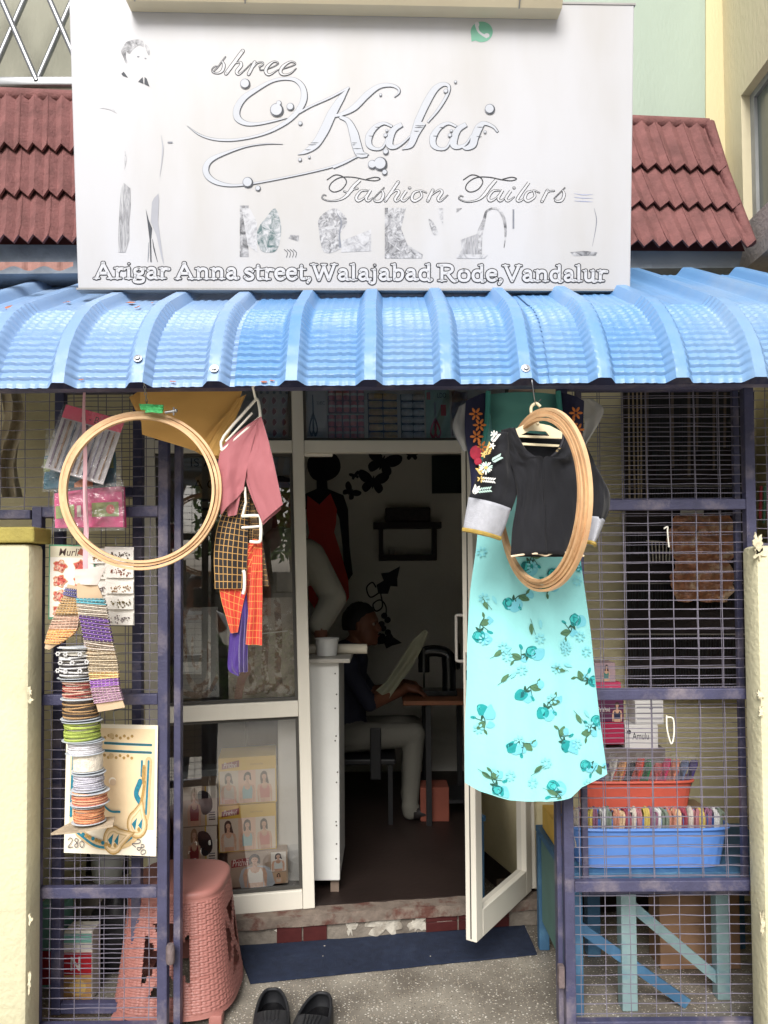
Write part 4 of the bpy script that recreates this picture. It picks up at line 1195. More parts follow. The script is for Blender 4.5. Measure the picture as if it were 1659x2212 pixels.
hanger([W(552, 860, hz1), W(548, 868, hz1), W(484, 942, hz1), W(479, 968, hz1), W(486, 968, hz1), W(556, 906, hz1), W(562, 898, hz1), W(558, 868, hz1), W(552, 860, hz1)], .0042, 'white plastic hanger carrying the pink cloth', [[W(545, 892, hz1), W(488, 954, hz1)], [W(552, 862, hz1), W(546, 836, hz1 - .02), W(556, 826, 2.06)]])
M_PINK = mat('pink_cloth', (160, 94, 100), .7, .06, 5, .1, 300, sheen=.3)
cloth('folded_cloth', [strip([(556, 902), (482, 962), (470, 1030), (476, 1112)], [(563, 902), (545, 960), (532, 1024), (527, 1058)], 2.095, .006, 1.3, ph=1),
                       strip([(558, 906), (500, 960), (484, 1040), (492, 1116)], [(563, 906), (545, 962), (526, 1040), (512, 1112)], 2.108, .004, 1.3, ph=2),
                       strip([(560, 900), (548, 955), (534, 1022), (566, 1127)], [(565, 900), (582, 960), (597, 1025), (611, 1090)], 2.085, .005, .7, ph=.5),
                       strip([(560, 904), (546, 955), (530, 1030), (568, 1134)], [(566, 904), (582, 960), (598, 1030), (606, 1100)], 2.098, .004, .9, ph=2)],
      M_PINK, 'folded dusty pink cloth draped over a white hanger', 'cloth', 'folded cloths on the hangers')
M_BCHK = weave('black_gold_check', (22, 16, 16), (176, 136, 78), 7, 17, .16, .11, wob=.006)
mb = MB(); bz = 2.125
for q_ in (strip([(522, 1064), (480, 1110), (462, 1180), (463, 1272)], [(541, 1068), (536, 1120), (534, 1190), (530, 1272)], bz, .006, 1.2, ph=.4),
           strip([(524, 1060), (545, 1140), (556, 1200), (563, 1264)], [(540, 1060), (562, 1140), (572, 1200), (581, 1266)], bz + .012, .004, .7),
           strip([(520, 1085), (520, 1115), (522, 1150), (524, 1178)], [(568, 1085), (566, 1115), (564, 1150), (562, 1178)], bz + .02, .003, 1)): mb.sheet(*q_)
mb.build('folded_cloth', M_BCHK, None, True, 'black cloth with a gold check under the pink cloth', 'cloth', 'folded cloths on the hangers')
hanger([W(522, 1115, 2.108), W(556, 1114, 2.108), W(563, 1122, 2.108), W(563, 1164, 2.108), W(558, 1171, 2.108), W(540, 1170, 2.112)], .0046, 'white plastic hanger between the black check and orange cloth', [[W(522, 1140, 2.11), W(562, 1137, 2.11)], [W(529, 1052, 2.1), W(531, 1085, 2.10), W(524, 1115, 2.108)]])
M_ORG = weave('orange_gold_check', (190, 54, 36), (214, 140, 72), 5, 14, .12, .09, wob=.006)
mb = MB(); oz = 2.135
for q_ in (strip([(548, 1164), (482, 1225), (474, 1280), (498, 1368)], [(566, 1166), (545, 1235), (526, 1300), (514, 1366)], oz, .006, 1.2, ph=.8),
           strip([(550, 1166), (541, 1245), (536, 1320), (530, 1392)], [(566, 1168), (567, 1245), (567, 1320), (567, 1394)], oz - .012, .008, 1.3, ph=2.),
           strip([(548, 1170), (534, 1245), (530, 1320), (526, 1386)], [(560, 1170), (556, 1245), (552, 1320), (545, 1386)], oz + .006, .006, 1.0)): mb.sheet(*q_)
mb.build('folded_cloth', M_ORG, None, True, 'orange cloth with a gold check below the black check cloth', 'cloth', 'folded cloths on the hangers')
hanger([W(525, 1232, 2.112), W(528, 1240, 2.112), W(528, 1270, 2.112), W(525, 1283, 2.114)], .0048, 'white hanger end between the orange cloth and purple cloth')
M_PUR = mat('purple_cloth', (64, 40, 116), .7, .08, 5, .1, 300, sheen=.3)
cloth('folded_cloth', [strip([(516, 1276), (500, 1340), (493, 1400), (492, 1445), (510, 1460)], [(526, 1276), (524, 1340), (518, 1400), (516, 1440), (517, 1460)], 2.15, .005, .8),
                       strip([(520, 1276), (518, 1340), (514, 1400), (515, 1440), (516, 1452)], [(532, 1276), (536, 1340), (535, 1400), (535, 1440), (535, 1452)], 2.14, .009, 2.2, ph=1)],
      M_PUR, 'plain purple cloth hanging lowest, under the orange check', 'cloth', 'folded cloths on the hangers')

# ------------------------------------------------------------------ packets hung on the left gate
def packet(name, c, z, th, m, label, cat, group=None, bulge=.008):
    o = thing(name, W((c[2][0] + c[3][0]) / 2, (c[2][1] + c[3][1]) / 2, z), label, cat, group)
    fn, nu, nv, _ = quadsheet(c, z, 16, 12, .002, 2.3, th, bulge)
    mb = MB(); mb.sheet(fn, nu, nv, th); mb.build('cloth_bundle', m, o, True)
    return o, fn
M_TEAL = mat('teal_cloth', (42, 110, 132), .75, .15, 20, .4, 60); M_MAG = mat('magenta_cloth', (214, 74, 132), .7, .15, 14, .5, 40)
M_OLIVEL = pm((150, 166, 92)); M_ORL = pm((238, 150, 90)); M_PKL = pm((226, 120, 150))
o, fn = packet('cloth_packet', [(96, 985), (245, 975), (246, 1050), (94, 1056)], 2.31, .022, M_TEAL, 'clear packet of teal cloth with olive band under the needle card', 'packet', 'cloth packets on the gate')
a = Art(lambda x, y, h: fn(x, y) + V((0, -h, 0)), base=.002, step=.0003)
a.rect(0, .1, 1, .48, M_OLIVEL); a.rect(.45, .3, .72, 1, M_ORL); a.ell(.88, .3, .06, .13, M_PKL)
a.build('band', o)
mb = MB(); f2, *_ = quadsheet([(100, 925), (262, 940), (262, 1062), (90, 1062)], 2.298, 16, 16, .004, 3); mb.grid(f2, 16, 16); mb.build('wrapper', M_WRAP, o, True)
o, fn = packet('cloth_packet', [(118, 1066), (262, 1050), (266, 1138), (118, 1140)], 2.30, .03, M_MAG, 'clear packet of magenta cloth with olive labels below the teal packet', 'packet', 'cloth packets on the gate', .014)
a = Art(lambda x, y, h: fn(x, y) + V((0, -h, 0)), base=.002, step=.0003)
for x0, x1 in ((.02, .32), (.58, .95)):
    a.poly([(lerp(x0, x1, i / 6), .38) for i in range(7)] + [(lerp(x1, x0, i / 6), .74) for i in range(7)], M_OLIVEL)
a.rect(.36, .42, .42, .72, pm((222, 220, 204))); a.ell(.84, .56, .06, .12, pm((220, 90, 80))); a.ell(.55, .56, .03, .1, M_PKL)
a.build('band', o)
mb = MB(); f2, *_ = quadsheet([(114, 1058), (268, 1040), (268, 1146), (114, 1148)], 2.272, 16, 16, .004, 3); mb.grid(f2, 16, 16); mb.build('wrapper', M_WRAP, o, True)
# card of needles, pink header, tilted
o = thing('needle_card', W(170, 1030, 2.27), 'tilted card of long needles with a bright pink header', 'card')
TLc, TRc, BLc = W(143, 874, 2.262), W(270, 908, 2.262), W(96, 1010, 2.262)
cx, cy = TRc - TLc, BLc - TLc
mb = MB(); mb.prism([TLc, TRc, TRc + cy * 1.02, BLc], (0, .002, 0)); mb.build('backing', mat('grey_film_card', (190, 184, 188), .4, .05), o)
cm = frame_map(TLc, cx, cy, (0, -1, 0))
a = Art(cm); a.rect(0, 0, 1, .2, mat('hot_pink_header', (232, 84, 118), .5)); art_text(a, 'A - B', .3, .16, .3, -.1, INKD); a.build('header', o)
for k in range(10):
    mb = MB(); u = .08 + k * .093
    mb.bar(cm(u, .22, .004), cm(u, .97, .004), .0055 if k < 6 else .0035, .006, up=(0, 1, 0), ch=.001)
    mb.build('needle', [pm((92, 62, 92)), pm((140, 104, 72)), pm((70, 84, 108)), pm((150, 146, 168))][k % 4], o)
mb = MB(); mb.add([cm(-.02, -.0, .012), cm(1.02, 0, .012), cm(1.02, 1.03, .012), cm(-.02, 1.02, .012)], [(0, 1, 2, 3)]); mb.build('wrapper', M_WRAP, o)
# pink ribbon down the front
mb = MB()
rb = [(183, 826), (181, 900), (184, 980), (183, 1060), (186, 1140), (184, 1200), (186, 1262)]
mb.sheet(*strip([(x - 3 - i * .5, y) for i, (x, y) in enumerate(rb)], [(x + 3 + i * .5, y) for i, (x, y) in enumerate(rb)], 2.235, .001, 1, 3, 40, .001))
mb.build('ribbon', mat('pale_pink_ribbon', (222, 176, 184), .55, .06, 12, .1), None, True, 'long pale pink ribbon holding the wound lace cards', 'ribbon')
# card of red motif patches
GF = GZ - .022
def card(name, c, z, m, label, group=None, th=.003, cat='card'):
    TL_, TR_, BR_, BL_ = [W(x, y, z) for x, y in c]
    o = thing(name, BL_.lerp(BR_, .5), label, cat, group)
    mb = MB(); mb.prism([TL_, TR_, BR_, BL_], (0, th, 0)); mb.build('sheet', m, o)
    def to3(x, y, h):
        return TL_.lerp(TR_, x).lerp(BL_.lerp(BR_, x), y) + V((0, -h, 0))
    return o, to3
o, cm = card('motif_card', [(106, 1176), (204, 1178), (204, 1336), (104, 1338)], GF, pm((92, 150, 118)), 'white card of red flower patches with green border on the gate', 'cards on the gate')
a = Art(cm); a.rect(.03, .02, .98, .97, pm((226, 222, 214))); a.rect(.03, .02, .98, .17, pm((206, 200, 176))); art_text(a, 'Murli', .22, .15, .45, -.1, pm((84, 66, 60)), shear=.2, bold=.01)
a.poly([(.62, .12), (.7, .04), (.78, .08), (.86, .1), (.76, .15)], pm((150, 80, 60))); a.build('print', o)
M_PATCH = mat('red_patch', (186, 84, 76), .8, .3, 90, .5, 200, c2=(222, 200, 178), t0=.5, t1=.6)
M_PATCHD = mat('patch_edge', (200, 150, 110), .8)
for j in range(4):
    for i in range(2):
        if j == 3 and i: continue
        mb = MB(); cx0, cy0 = (.25, .7)[i], .29 + j * .2
        for (q_, m_) in ((1.0, 1), (.86, 0)):
            out = []
            for t in range(28):
                an = t / 28 * 2 * math.pi
                r_ = .14 * (1 + .16 * math.cos(5 * an + i)) * (1 + .06 * math.sin(11 * an + j)) * q_
                out.append(cm(cx0 + r_ * math.cos(an) * 1.05, cy0 + r_ * .58 * math.sin(an), .002 if m_ else .0026))
            mb.prism(out, (0, .0012, 0), m_)
        for t in range(6):
            an = t * 1.05 + i
            mb.ball(cm(cx0 + .08 * math.cos(an), cy0 + .05 * math.sin(an), .003), .0035, 6, 4, 0)
        mb.build('patch', [M_PATCH, M_PATCHD], o)
# two sheets of bead pockets
M_POCK = mat('paper_pocket', (228, 224, 216), .6, .04, 20, .1)
M_BEAD = [mat('bead_%d' % i, c, .35, .35, 200, metal=.3) for i, c in enumerate([(96, 84, 72), (150, 92, 74), (168, 134, 98), (120, 108, 74), (142, 130, 130)])]
for (x0, x1, y0, n, gi, lab) in ((226, 289, 1181, 5, 0, 'white sheet of small bead pouches showing beside the hoop'), (182, 234, 1184, 4, 2, 'white sheet of bead pouches half behind the lace card')):
    o = thing('bead_sheet', W((x0 + x1) / 2, y0 + n * 34, GF), lab, 'card', 'cards on the gate')
    y1 = y0 + n * 34
    zc = GF if gi == 0 else GF + .006
    mb = MB(); mb.prism([W(x0, y0, zc), W(x1, y0 + 1, zc), W(x1 + 1, y1, zc), W(x0 + 2, y1, zc)], (0, .002, 0)); mb.build('sheet', M_POCK, o)
    for k in range(n):
        ya, yb = y0 + 3 + k * 34, y0 + 33 + k * 34
        mb = MB(); fn, nu, nv, th = quadsheet([(x0 + 2, ya + 4), (x1 - 1, ya + 4), (x1 - 1, yb), (x0 + 3, yb)], zc - .006, 6, 4, .001, 1, .004, .004)
        mb.sheet(fn, nu, nv, th); pk = mb.build('pocket', M_POCK, o, True)
        mb = MB(); rr = random.Random(k + gi * 9)
        for t in range(34):
            p = W(lerp(x0 + 14, x1 - 8, min(1, max(0, rr.gauss(.5, .26)))), lerp(ya + 10, yb - 4, min(1, max(0, rr.gauss(.5, .26)))), zc - .011)
            mb.ball(p, rr.uniform(.0014, .0028), 5, 4, 0)
        mb.build('beads', M_BEAD[(k + gi) % 5], pk, kind='stuff')
# wound lace card (long, slightly curved) and a second one turned away
def lacecard(name, Lp, Rp, z, bands, label):
    o = thing(name, W((Lp[-1][0] + Rp[-1][0]) / 2, Lp[-1][1], z), label, 'lace card', 'wound lace cards')
    fn, nu, nv, th = strip(Lp, Rp, z, .0, 1, 8, 40, .004, bulge=.002)
    mb = MB(); mb.sheet(fn, nu, nv, th); mb.build('card', M_CARD, o, True)
    for (v0, v1, c, n) in bands:
        n = int(n * 1.5)
        mb = MB(); rr = random.Random(int(v0 * 1000))
        for k in range(n):
            v = lerp(v0, v1, (k + .5) / n)
            dv_ = (v1 - v0) / n
            tl = rr.uniform(-.6, .6) * dv_ * 1.6
            pts = [fn(u * 1.06 - .03, v + tl * (u - .5)) + V((0, -.0035 - .002 * math.sin(3.14 * u), 0)) for u in [i / 7 for i in range(8)]]
            pts = [pts[0] + V((0, .010, 0))] + pts + [pts[-1] + V((0, .010, 0))]
            mb.tube(pts, .0021 if n > 3 else .003, 6, mi=k % 2)
            if k % 2 == 0:
                for i in range(1, 9): mb.ball(pts[i] + V((0, -.0022, 0)), .0014, 5, 4, 2)
        c2_ = [min(255, int(q_ * 1.25 + 24)) for q_ in c]
        mb.build('lace', [mat('lace_%d_%d_%d' % c, c, .6, .25, 160, .4, 300), mat('lace2_%d_%d_%d' % c, tuple(c2_), .6, .25, 160, .4, 300), mat('lace_bead', (206, 196, 178), .4)], o, True)
    return o
LL = [(165, 1258), (168, 1300), (180, 1360), (192, 1430), (200, 1490), (212, 1538)]; RR = [(208, 1258), (226, 1304), (238, 1370), (252, 1430), (256, 1485), (270, 1528)]
lacecard('lace_card', LL, RR, 2.215, [(.16, .21, (70, 128, 140), 3), (.21, .30, (150, 140, 128), 5), (.30, .46, (84, 58, 112), 9), (.46, .52, (140, 130, 120), 3), (.52, .67, (142, 128, 106), 8), (.67, .72, (182, 146, 96), 3), (.72, .78, (110, 70, 130), 4), (.78, .92, (128, 100, 116), 8)], 'long brown card wound with purple and teal laces')
mb = MB(); f2, *_ = quadsheet([(160, 1230), (228, 1226), (210, 1264), (162, 1262)], 2.21, 10, 6, .004, 1); mb.sheet(f2, 10, 6, .002); mb.build('paper_tag', pm((214, 204, 196)), None, True, 'torn paper tag at the knot of the lace card', 'tag')
lacecard('lace_card', [(146, 1262), (134, 1296), (120, 1330), (106, 1366), (96, 1400)], [(166, 1266), (174, 1300), (170, 1330), (160, 1366), (106, 1404)], 2.245, [(.05, .18, (66, 64, 104), 4), (.2, .48, (140, 112, 74), 9), (.5, .7, (152, 122, 104), 7), (.7, .92, (190, 130, 78), 8)], 'cone shaped card wound with brown and orange lace')
# stack of spools
stack = [(1398, 1462, 166, 37, (44, 40, 42), (214, 214, 214), 8, 'spool of black lace with white flowers, topmost of the stack'), (1468, 1506, 172, 36, (140, 56, 52), (206, 170, 150), 6, 'spool of dark red lace in the stack'), (1508, 1550, 174, 38, (62, 50, 44), (176, 140, 96), 6, 'spool of black and tan cord above the green one'),
         (1556, 1596, 178, 39, (136, 152, 66), (176, 190, 96), 6, 'spool of lime green cord in the stack'), (1600, 1624, 184, 37, (196, 194, 200), (232, 230, 234), 6, 'spool of silvery white thread under the green cord'), (1626, 1662, 190, 31, (226, 216, 200), (232, 224, 210), 1, 'spool of plain white ribbon in the stack'),
         (1668, 1702, 192, 33, (166, 164, 176), (206, 204, 214), 7, 'spool of grey silver thread below the white ribbon'), (1708, 1732, 194, 38, (196, 116, 92), (226, 170, 134), 4, 'spool of pinkish copper cord near the tray'), (1738, 1772, 192, 33, (186, 116, 82), (214, 154, 112), 6, 'spool of orange copper cord lowest, on the card tray')]
M_FLANGE = mat('blue_white_flange', (186, 192, 198), .45, .08)
sz = 2.24
for i, (ya, yb, xc, hw, c, c2_, n, lab) in enumerate(stack):
    top, bot = W(xc, ya, sz), W(xc, yb, sz)
    r = hw / FPX * sz * 1.0
    o = thing('thread_spool', V((bot.x, sz, bot.z)), lab, 'spool', 'thread spools on the stack')
    hgt = top.z - bot.z
    mb = MB()
    mb.lathe([(r * .8, 0), (r * .8, hgt)], (bot.x, sz, bot.z), 24); mb.build('core', mat('spool_core', (220, 214, 200), .6), o, smooth=40)
    mb = MB(); rr = random.Random(i)
    if n == 1: mb.lathe([(r * .97, .002), (r * .985, hgt / 2), (r * .97, hgt - .001)], (bot.x, sz, bot.z), 28)
    n = n * 2 if n > 1 else n
    for k in range(n if n > 1 else 0):
        z = bot.z + hgt * (k + .5) / n
        t1, t2 = rr.uniform(-1, 1) * hgt / n * 1.1, rr.uniform(0, 6)
        pts = [V((bot.x + (r * .9 + .0015 * math.sin(a * 3 + k) + .001 * rr.random()) * math.cos(a), sz + r * .9 * math.sin(a), z + t1 * math.cos(a + t2))) for a in [j * 2 * math.pi / 28 for j in range(28)]]
        mb.tube(pts, hgt / n * .55, 6, closed=True, mi=k % 2)
    if i == 0:
        for t in range(9):
            an = -2.6 + (t % 3) * .8 + (.4 if t // 3 == 1 else 0)
            p = V((bot.x + r * math.cos(an), sz + r * math.sin(an), bot.z + hgt * (.25 + .28 * (t // 3))))
            for q_ in range(6): mb.ball(p + V((math.cos(q_ * 1.05) * .005, -.003, math.sin(q_ * 1.05) * .005)), .0028, 5, 4, 1)
    mb.build('winding', [mat('wind_%d' % i, c, .55, .2, 90, .5, 300), mat('windb_%d' % i, c2_, .5, .15, 90, .4, 300)], o, smooth=True)
    for z in (bot.z - .0008, top.z + .0005):
        mb = MB(); mb.lathe([(r * 1.06, -.0008), (r * 1.07, 0), (r * 1.06, .0008)], (bot.x, sz, z), 28); mb.build('flange', M_FLANGE, o)
mb = MB(); tpz = W(190, 1776, sz).z - .003
mb.prism([V((W(126, 1790, sz).x, sz - .05, tpz - .012)), V((W(180, 1790, sz).x, sz - .06, tpz - .004)), V((W(252, 1770, sz).x, sz - .03, tpz + .004)), V((W(236, 1770, sz).x, sz + .05, tpz + .004)), V((W(150, 1780, sz).x, sz + .05, tpz - .003))], (0, 0, -.006))
mb.build('card_tray', mat('torn_cardboard', (168, 152, 130), .9, .12, 30, .3), None, False, 'torn cardboard disc under the lowest copper spool', 'card')
mb = MB(); mb.tube([W(186, 1262, sz), W(184, 1400, sz), W(192, 1780, sz)], .002, 6); mb.build('spool_string', pm((214, 190, 190)), None, False, 'thin pink cord running through the spool stack', 'cord')
# neck design sheet
o, cm = card('neck_design_sheet', [(144, 1562), (341, 1567), (337, 1850), (138, 1842)], GF - .004, mat('cream_sheet', (236, 226, 206), .6, .03, 8), 'cream sheet with a blue and gold neckline embroidery priced 280', 'cards on the gate', .003)
a = Art(cm)
a.rect(.05, .03, .97, .80, mat('peach_fabric', (230, 206, 168), .8, .04, 20, .1))
TB = mat('teal_embroidery', (36, 120, 142), .7, .2, 120, .3, 300); TBD = mat('teal_dark', (56, 88, 92), .7); GD = mat('gold_embroidery', (172, 138, 80), .6, .2, 120, .3, 300); GDL = mat('pale_gold', (204, 176, 132), .7, .1, 120)
Zn = ZM(0, 1200, 2.949)
def nd(x, y):
    X_, Y_ = Zn(x, y)
    return ((X_ - 141) / 198, (Y_ - 1564) / 281)
P_ = lambda pts: [nd(x, y) for x, y in pts]
for yy in (1395, 1445): a.stroke(P_([(690, yy - 4), (840, yy), (1000, yy + 2)]), .02, TB, 3); a.stroke(P_([(690, yy - 4), (840, yy), (1000, yy + 2)]), .008, TBD, 3)
for k in range(8):
    for yy, s_ in ((1355, -1), (1472, 1)):
        x = 690 + k * 26; a.ell(*nd(x, yy + s_ * (14 if k % 2 else 0)), .016, .012, GD, 8)
a.ell(*nd(735, 1342), .03, .022, GDL, 10); a.ell(*nd(735, 1476), .03, .022, GDL, 10)
a.stroke(P_([(485, 1480), (478, 1700), (475, 1880)]), .028, TB, 3)
a.stroke(P_([(985, 1505), (975, 1700), (970, 1860), (900, 2000), (800, 2060), (650, 2060), (530, 1990)]), .075, GDL, 6)
a.stroke(P_([(985, 1505), (978, 1700), (972, 1850)]), .022, TB, 5); a.stroke(P_([(940, 1505), (938, 1600)]), .022, TB, 3); a.stroke(P_([(880, 2010), (790, 2070), (650, 2075), (520, 1990)]), .02, TB, 6)
a.stroke(P_([(955, 1545), (952, 1640)]), .04, GD, 3); a.stroke(P_([(930, 1640), (905, 1720), (935, 1780)]), .05, TB, 5); a.stroke(P_([(960, 1640), (950, 1720), (940, 1770)]), .03, GD, 5)
for (x, y, an) in ((915, 1920, -.35), (760, 2030, .75)):
    cx0, cy0 = nd(x, y)
    tq = nd(x + 30 if an < 0 else x + 130, y - 150 if an < 0 else y - 50)
    for q_, m_ in ((1.12, GD), (1.0, GDL), (.86, mat('peach_fabric', (230, 206, 168), .8)), (.7, GDL), (.6, mat('peach_fabric', (230, 206, 168), .8))):
        dx_, dy_ = tq[0] - cx0, tq[1] - cy0; ln_ = math.hypot(dx_, dy_); dx_, dy_ = dx_ / ln_, dy_ / ln_
        pts_ = []
        for t in range(18):
            b_ = math.pi * (.22 + 1.56 * t / 17)
            ex_, ey_ = .1 * q_ * math.cos(b_), .1 * q_ * math.sin(b_)
            pts_.append((cx0 + ex_ * dx_ - ey_ * dy_, cy0 + ex_ * dy_ + ey_ * dx_))
        pts_.append((cx0 + dx_ * ln_ * q_, cy0 + dy_ * ln_ * q_))
        a.poly(pts_, m_)
    tip = nd(x + 30 if an < 0 else x + 130, y - 150 if an < 0 else y - 50)
    a.poly([(cx0 - .06, cy0), (cx0 - .02, cy0 + .05), (cx0 + .0, cy0 - .05)], TB); a.poly([(cx0 + .06, cy0 - .05), (cx0 + .05, cy0 + .04), (cx0 + .01, cy0 + .01)], TB); a.ell(cx0 + .02, cy0 + .04, .018, .018, GD, 8)
for k in range(9): a.ell(*nd(560 + k * 22, 2000 + 12 * k * .7), .02, .016, GD if k % 3 else TB, 8)
a.stroke(P_([(690, 1800), (740, 1840), (800, 1842)]), .016, TB, 5)
a.ell(*nd(748, 1640), .04, .03, pm((244, 236, 220)), 12); a.ell(*nd(752, 1648), .036, .026, pm((214, 190, 160)), 12)
INKP = pm((96, 92, 96))
def hand280(f):
    for pts in ([(0, .25), (.12, .05), (.26, .18), (.2, .5), (.0, .95), (.3, .9)], [(.62, .15), (.5, .08), (.42, .28), (.58, .5), (.62, .8), (.48, .92), (.42, .72), (.56, .5), (.64, .2)], [(.86, .3), (.74, .5), (.8, .85), (.94, .85), (1.0, .5), (.88, .3)]):
        a.stroke([f(x, y) for x, y in pts], .007, INKP, 5)
hand280(lambda x, y: nd(462 + x * 105, 2022 + y * 70))
ca, sa = math.cos(.85), math.sin(.85)
hand280(lambda x, y: nd(930 + (x * 100 * ca - y * 62 * sa), 2010 + (x * 100 * sa + y * 62 * ca)))
a.build('print', o)
for (px, py) in ((248, 1545), (158, 1170), (252, 1170)):
    p = W(px, py, GF - .002)
    mb = MB(); mb.tube(catmull([p + V((0, .02, .012)), p + V((0, -.008, .014)), p + V((0, -.008, -.004)), p + V((0, .0, -.03 if py > 1500 else -.012))], 4), .0015, 6)
    mb.build('wire_hook', M_STEEL, None, True, {1545: 'wire hook holding the neckline sheet', 1170: 'wire hook holding the motif card' if px < 200 else 'wire hook holding the bead sheet'}[py], 'hook')
# see-through bag far left
mb = MB(); mb.grid(lambda u, v: W(lerp(0, 44, u) + 8 * math.sin(v * 7), lerp(845, 1075, v), 2.56 + .02 * math.sin(u * 9 + v * 5)), 12, 20)
mb.build('plastic_bag', mat('dusty_bag', (176, 162, 136), .3, .2, 12, .6, 20, spec=.6), None, True, 'dusty plastic bag hanging in the grille corner above the olive cap', 'bag')
# ------------------------------------------------------------------ hanging dress form in the rose nightie
Zc = ZM(1000, 850, 2.279); Zd = ZM(1000, 1300, 2.279)
NZ = 2.27
M_NIGHT = mat('aqua_cotton', (146, 216, 217), .8, .03, 6, .12, 40, sheen=.2)
nl = [(1052, 858), (1046, 930), (1034, 1020), (1030, 1120), (1016, 1220), (1010, 1330), (1008, 1450), (1004, 1580), (1004, 1690)]
nr_ = [(1204, 858), (1222, 930), (1236, 1020), (1248, 1120), (1262, 1220), (1276, 1330), (1286, 1450), (1298, 1560), (1312, 1672)]
hem = [(0, 1690), (.1, 1706), (.3, 1720), (.55, 1724), (.72, 1716), (.8, 1694), (.9, 1684), (1, 1672)]
nlc = catmull([V((x, y, 0)) for x, y in nl], 6); nrc = catmull([V((x, y, 0)) for x, y in nr_], 6)
def hemy(u):
    for (a, ya), (b, yb) in zip(hem, hem[1:]):
        if u <= b: return lerp(ya, yb, (u - a) / (b - a))
    return hem[-1][1]
def night(u, v, side=-1):
    a, b = poly_at(nlc, v), poly_at(nrc, v)
    x = lerp(a.x, b.x, u)
    y = lerp(858, hemy(u), v)
    k = math.sin(math.pi * min(1, max(0, u))) ** .7
    d = (.035 + .01 * v) * k * side
    d += .006 * v * math.sin(u * 15 + 1.3 * math.sin(v * 3)) * k + .003 * math.sin(u * 31 + v * 4) * v * k
    return W(x, y, NZ) + V((0, d, 0))
df = thing('dress_form', W(1160, 1722, NZ), 'hanging dress form in an aqua nightie printed with teal roses', 'dress form')
mb = MB()
mb.grid(lambda u, v: night(u, v, -1), 40, 70); mb.grid(lambda u, v: night(u, v, 1), 40, 70)
nto = mb.build('nightie', M_NIGHT, df, 'all')
mb = MB()
ntop = W(1128, 800, NZ); nbot = W(1128, 880, NZ)
mb.lathe([(.05, 0), (.042, .03), (.038, .09), (.036, .16)], nbot, 20); mb.build('neck', mat('form_skin', (206, 176, 156), .5), df, smooth=True)
# rose print: follows the cloth
def npx(x, y):                                  # picture point -> (u, v) on the nightie
    v = (y - 858) / (1700 - 858)
    for _ in range(3):
        a, b = poly_at(nlc, min(1, max(0, v))), poly_at(nrc, min(1, max(0, v)))
        u = (x - a.x) / (b.x - a.x)
        v = (y - 858) / (hemy(min(1, max(0, u))) - 858)
    return u, v
def nmap(x, y, h):
    u, v = npx(x, y)
    u, v = min(.995, max(.005, u)), min(.995, max(.005, v))
    return night(u, v, -1) + V((0, -h, 0))
ar = Art(nmap, base=.0012, step=.00001)
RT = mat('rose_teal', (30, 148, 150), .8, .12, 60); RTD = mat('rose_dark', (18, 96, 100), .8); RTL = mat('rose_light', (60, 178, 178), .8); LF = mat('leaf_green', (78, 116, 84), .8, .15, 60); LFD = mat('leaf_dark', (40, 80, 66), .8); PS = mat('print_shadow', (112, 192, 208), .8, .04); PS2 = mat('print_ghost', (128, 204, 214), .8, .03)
rr = random.Random(5)
def blobpts(x, y, r, k=9, j=.18, e=1.0, an=0):
    ca, sa = math.cos(an), math.sin(an)
    o = []
    for i in range(k):
        t = 2 * math.pi * i / k; q = r * (1 + rr.uniform(-j, j))
        a_, b_ = q * math.cos(t), q * e * math.sin(t)
        o.append((x + a_ * ca - b_ * sa, y + a_ * sa + b_ * ca))
    return o
def leafs(x, y, an, l, w, m, vein=True):
    d = (math.cos(an), math.sin(an)); n_ = (-d[1], d[0])
    P = [(x + d[0] * l * t + n_[0] * w * s_, y + d[1] * l * t + n_[1] * w * s_) for t, s_ in ((0, 0), (.25, .7), (.55, .8), (1, 0), (.55, -.8), (.25, -.7))]
    ar.poly(P, m, 3)
    if vein: ar.stroke([(x, y), (x + d[0] * l * .9, y + d[1] * l * .9)], .8, LFD, 0, caps=False)
def rose(x, y, an, r=13.5):
    d = (math.cos(an), math.sin(an))
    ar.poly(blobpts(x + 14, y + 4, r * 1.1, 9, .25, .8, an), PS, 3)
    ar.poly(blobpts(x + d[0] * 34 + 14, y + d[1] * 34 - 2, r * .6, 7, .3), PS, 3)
    sx_, sy_ = x + d[0] * r * .8, y + d[1] * r * .8
    ex, ey = x + d[0] * 42, y + d[1] * 42
    mid = (lerp(sx_, ex, .5) + d[1] * 4, lerp(sy_, ey, .5) - d[0] * 4)
    ar.stroke([(sx_, sy_), mid, (ex, ey)], 2.0, LFD, 4)
    leafs(mid[0], mid[1], an + .9, 24, 8.5, LF); leafs(ex, ey, an - .5, 13, 3.5, LF); leafs(sx_, sy_, an - 1.0, 14, 3.5, LFD, False); leafs(sx_, sy_, an + .35, 13, 3, LFD, False)
    ar.poly(blobpts(x, y, r, 10, .14, .92, an), RT, 3)
    ar.poly(blobpts(x - 2, y - 2, r * .72, 8, .14), RTD, 3); ar.poly(blobpts(x - 2, y - 2.5, r * .6, 8, .12), RTL, 3)
    for k in range(4):
        a0 = an + k * 1.7
        ar.stroke([(x + math.cos(a0 + t) * r * (.3 + .16 * k), y + math.sin(a0 + t) * r * (.3 + .14 * k)) for t in (0, .6, 1.2, 1.8)], 1.0, RTD, 3, caps=False)
    bx, by = x - d[1] * 20 + d[0] * 16, y + d[0] * 20 + d[1] * 16
    ar.stroke([mid, (bx, by)], 1.4, LFD, 0); ar.poly(blobpts(bx, by, 3.2, 7, .2, 1.9, an), RT, 3)
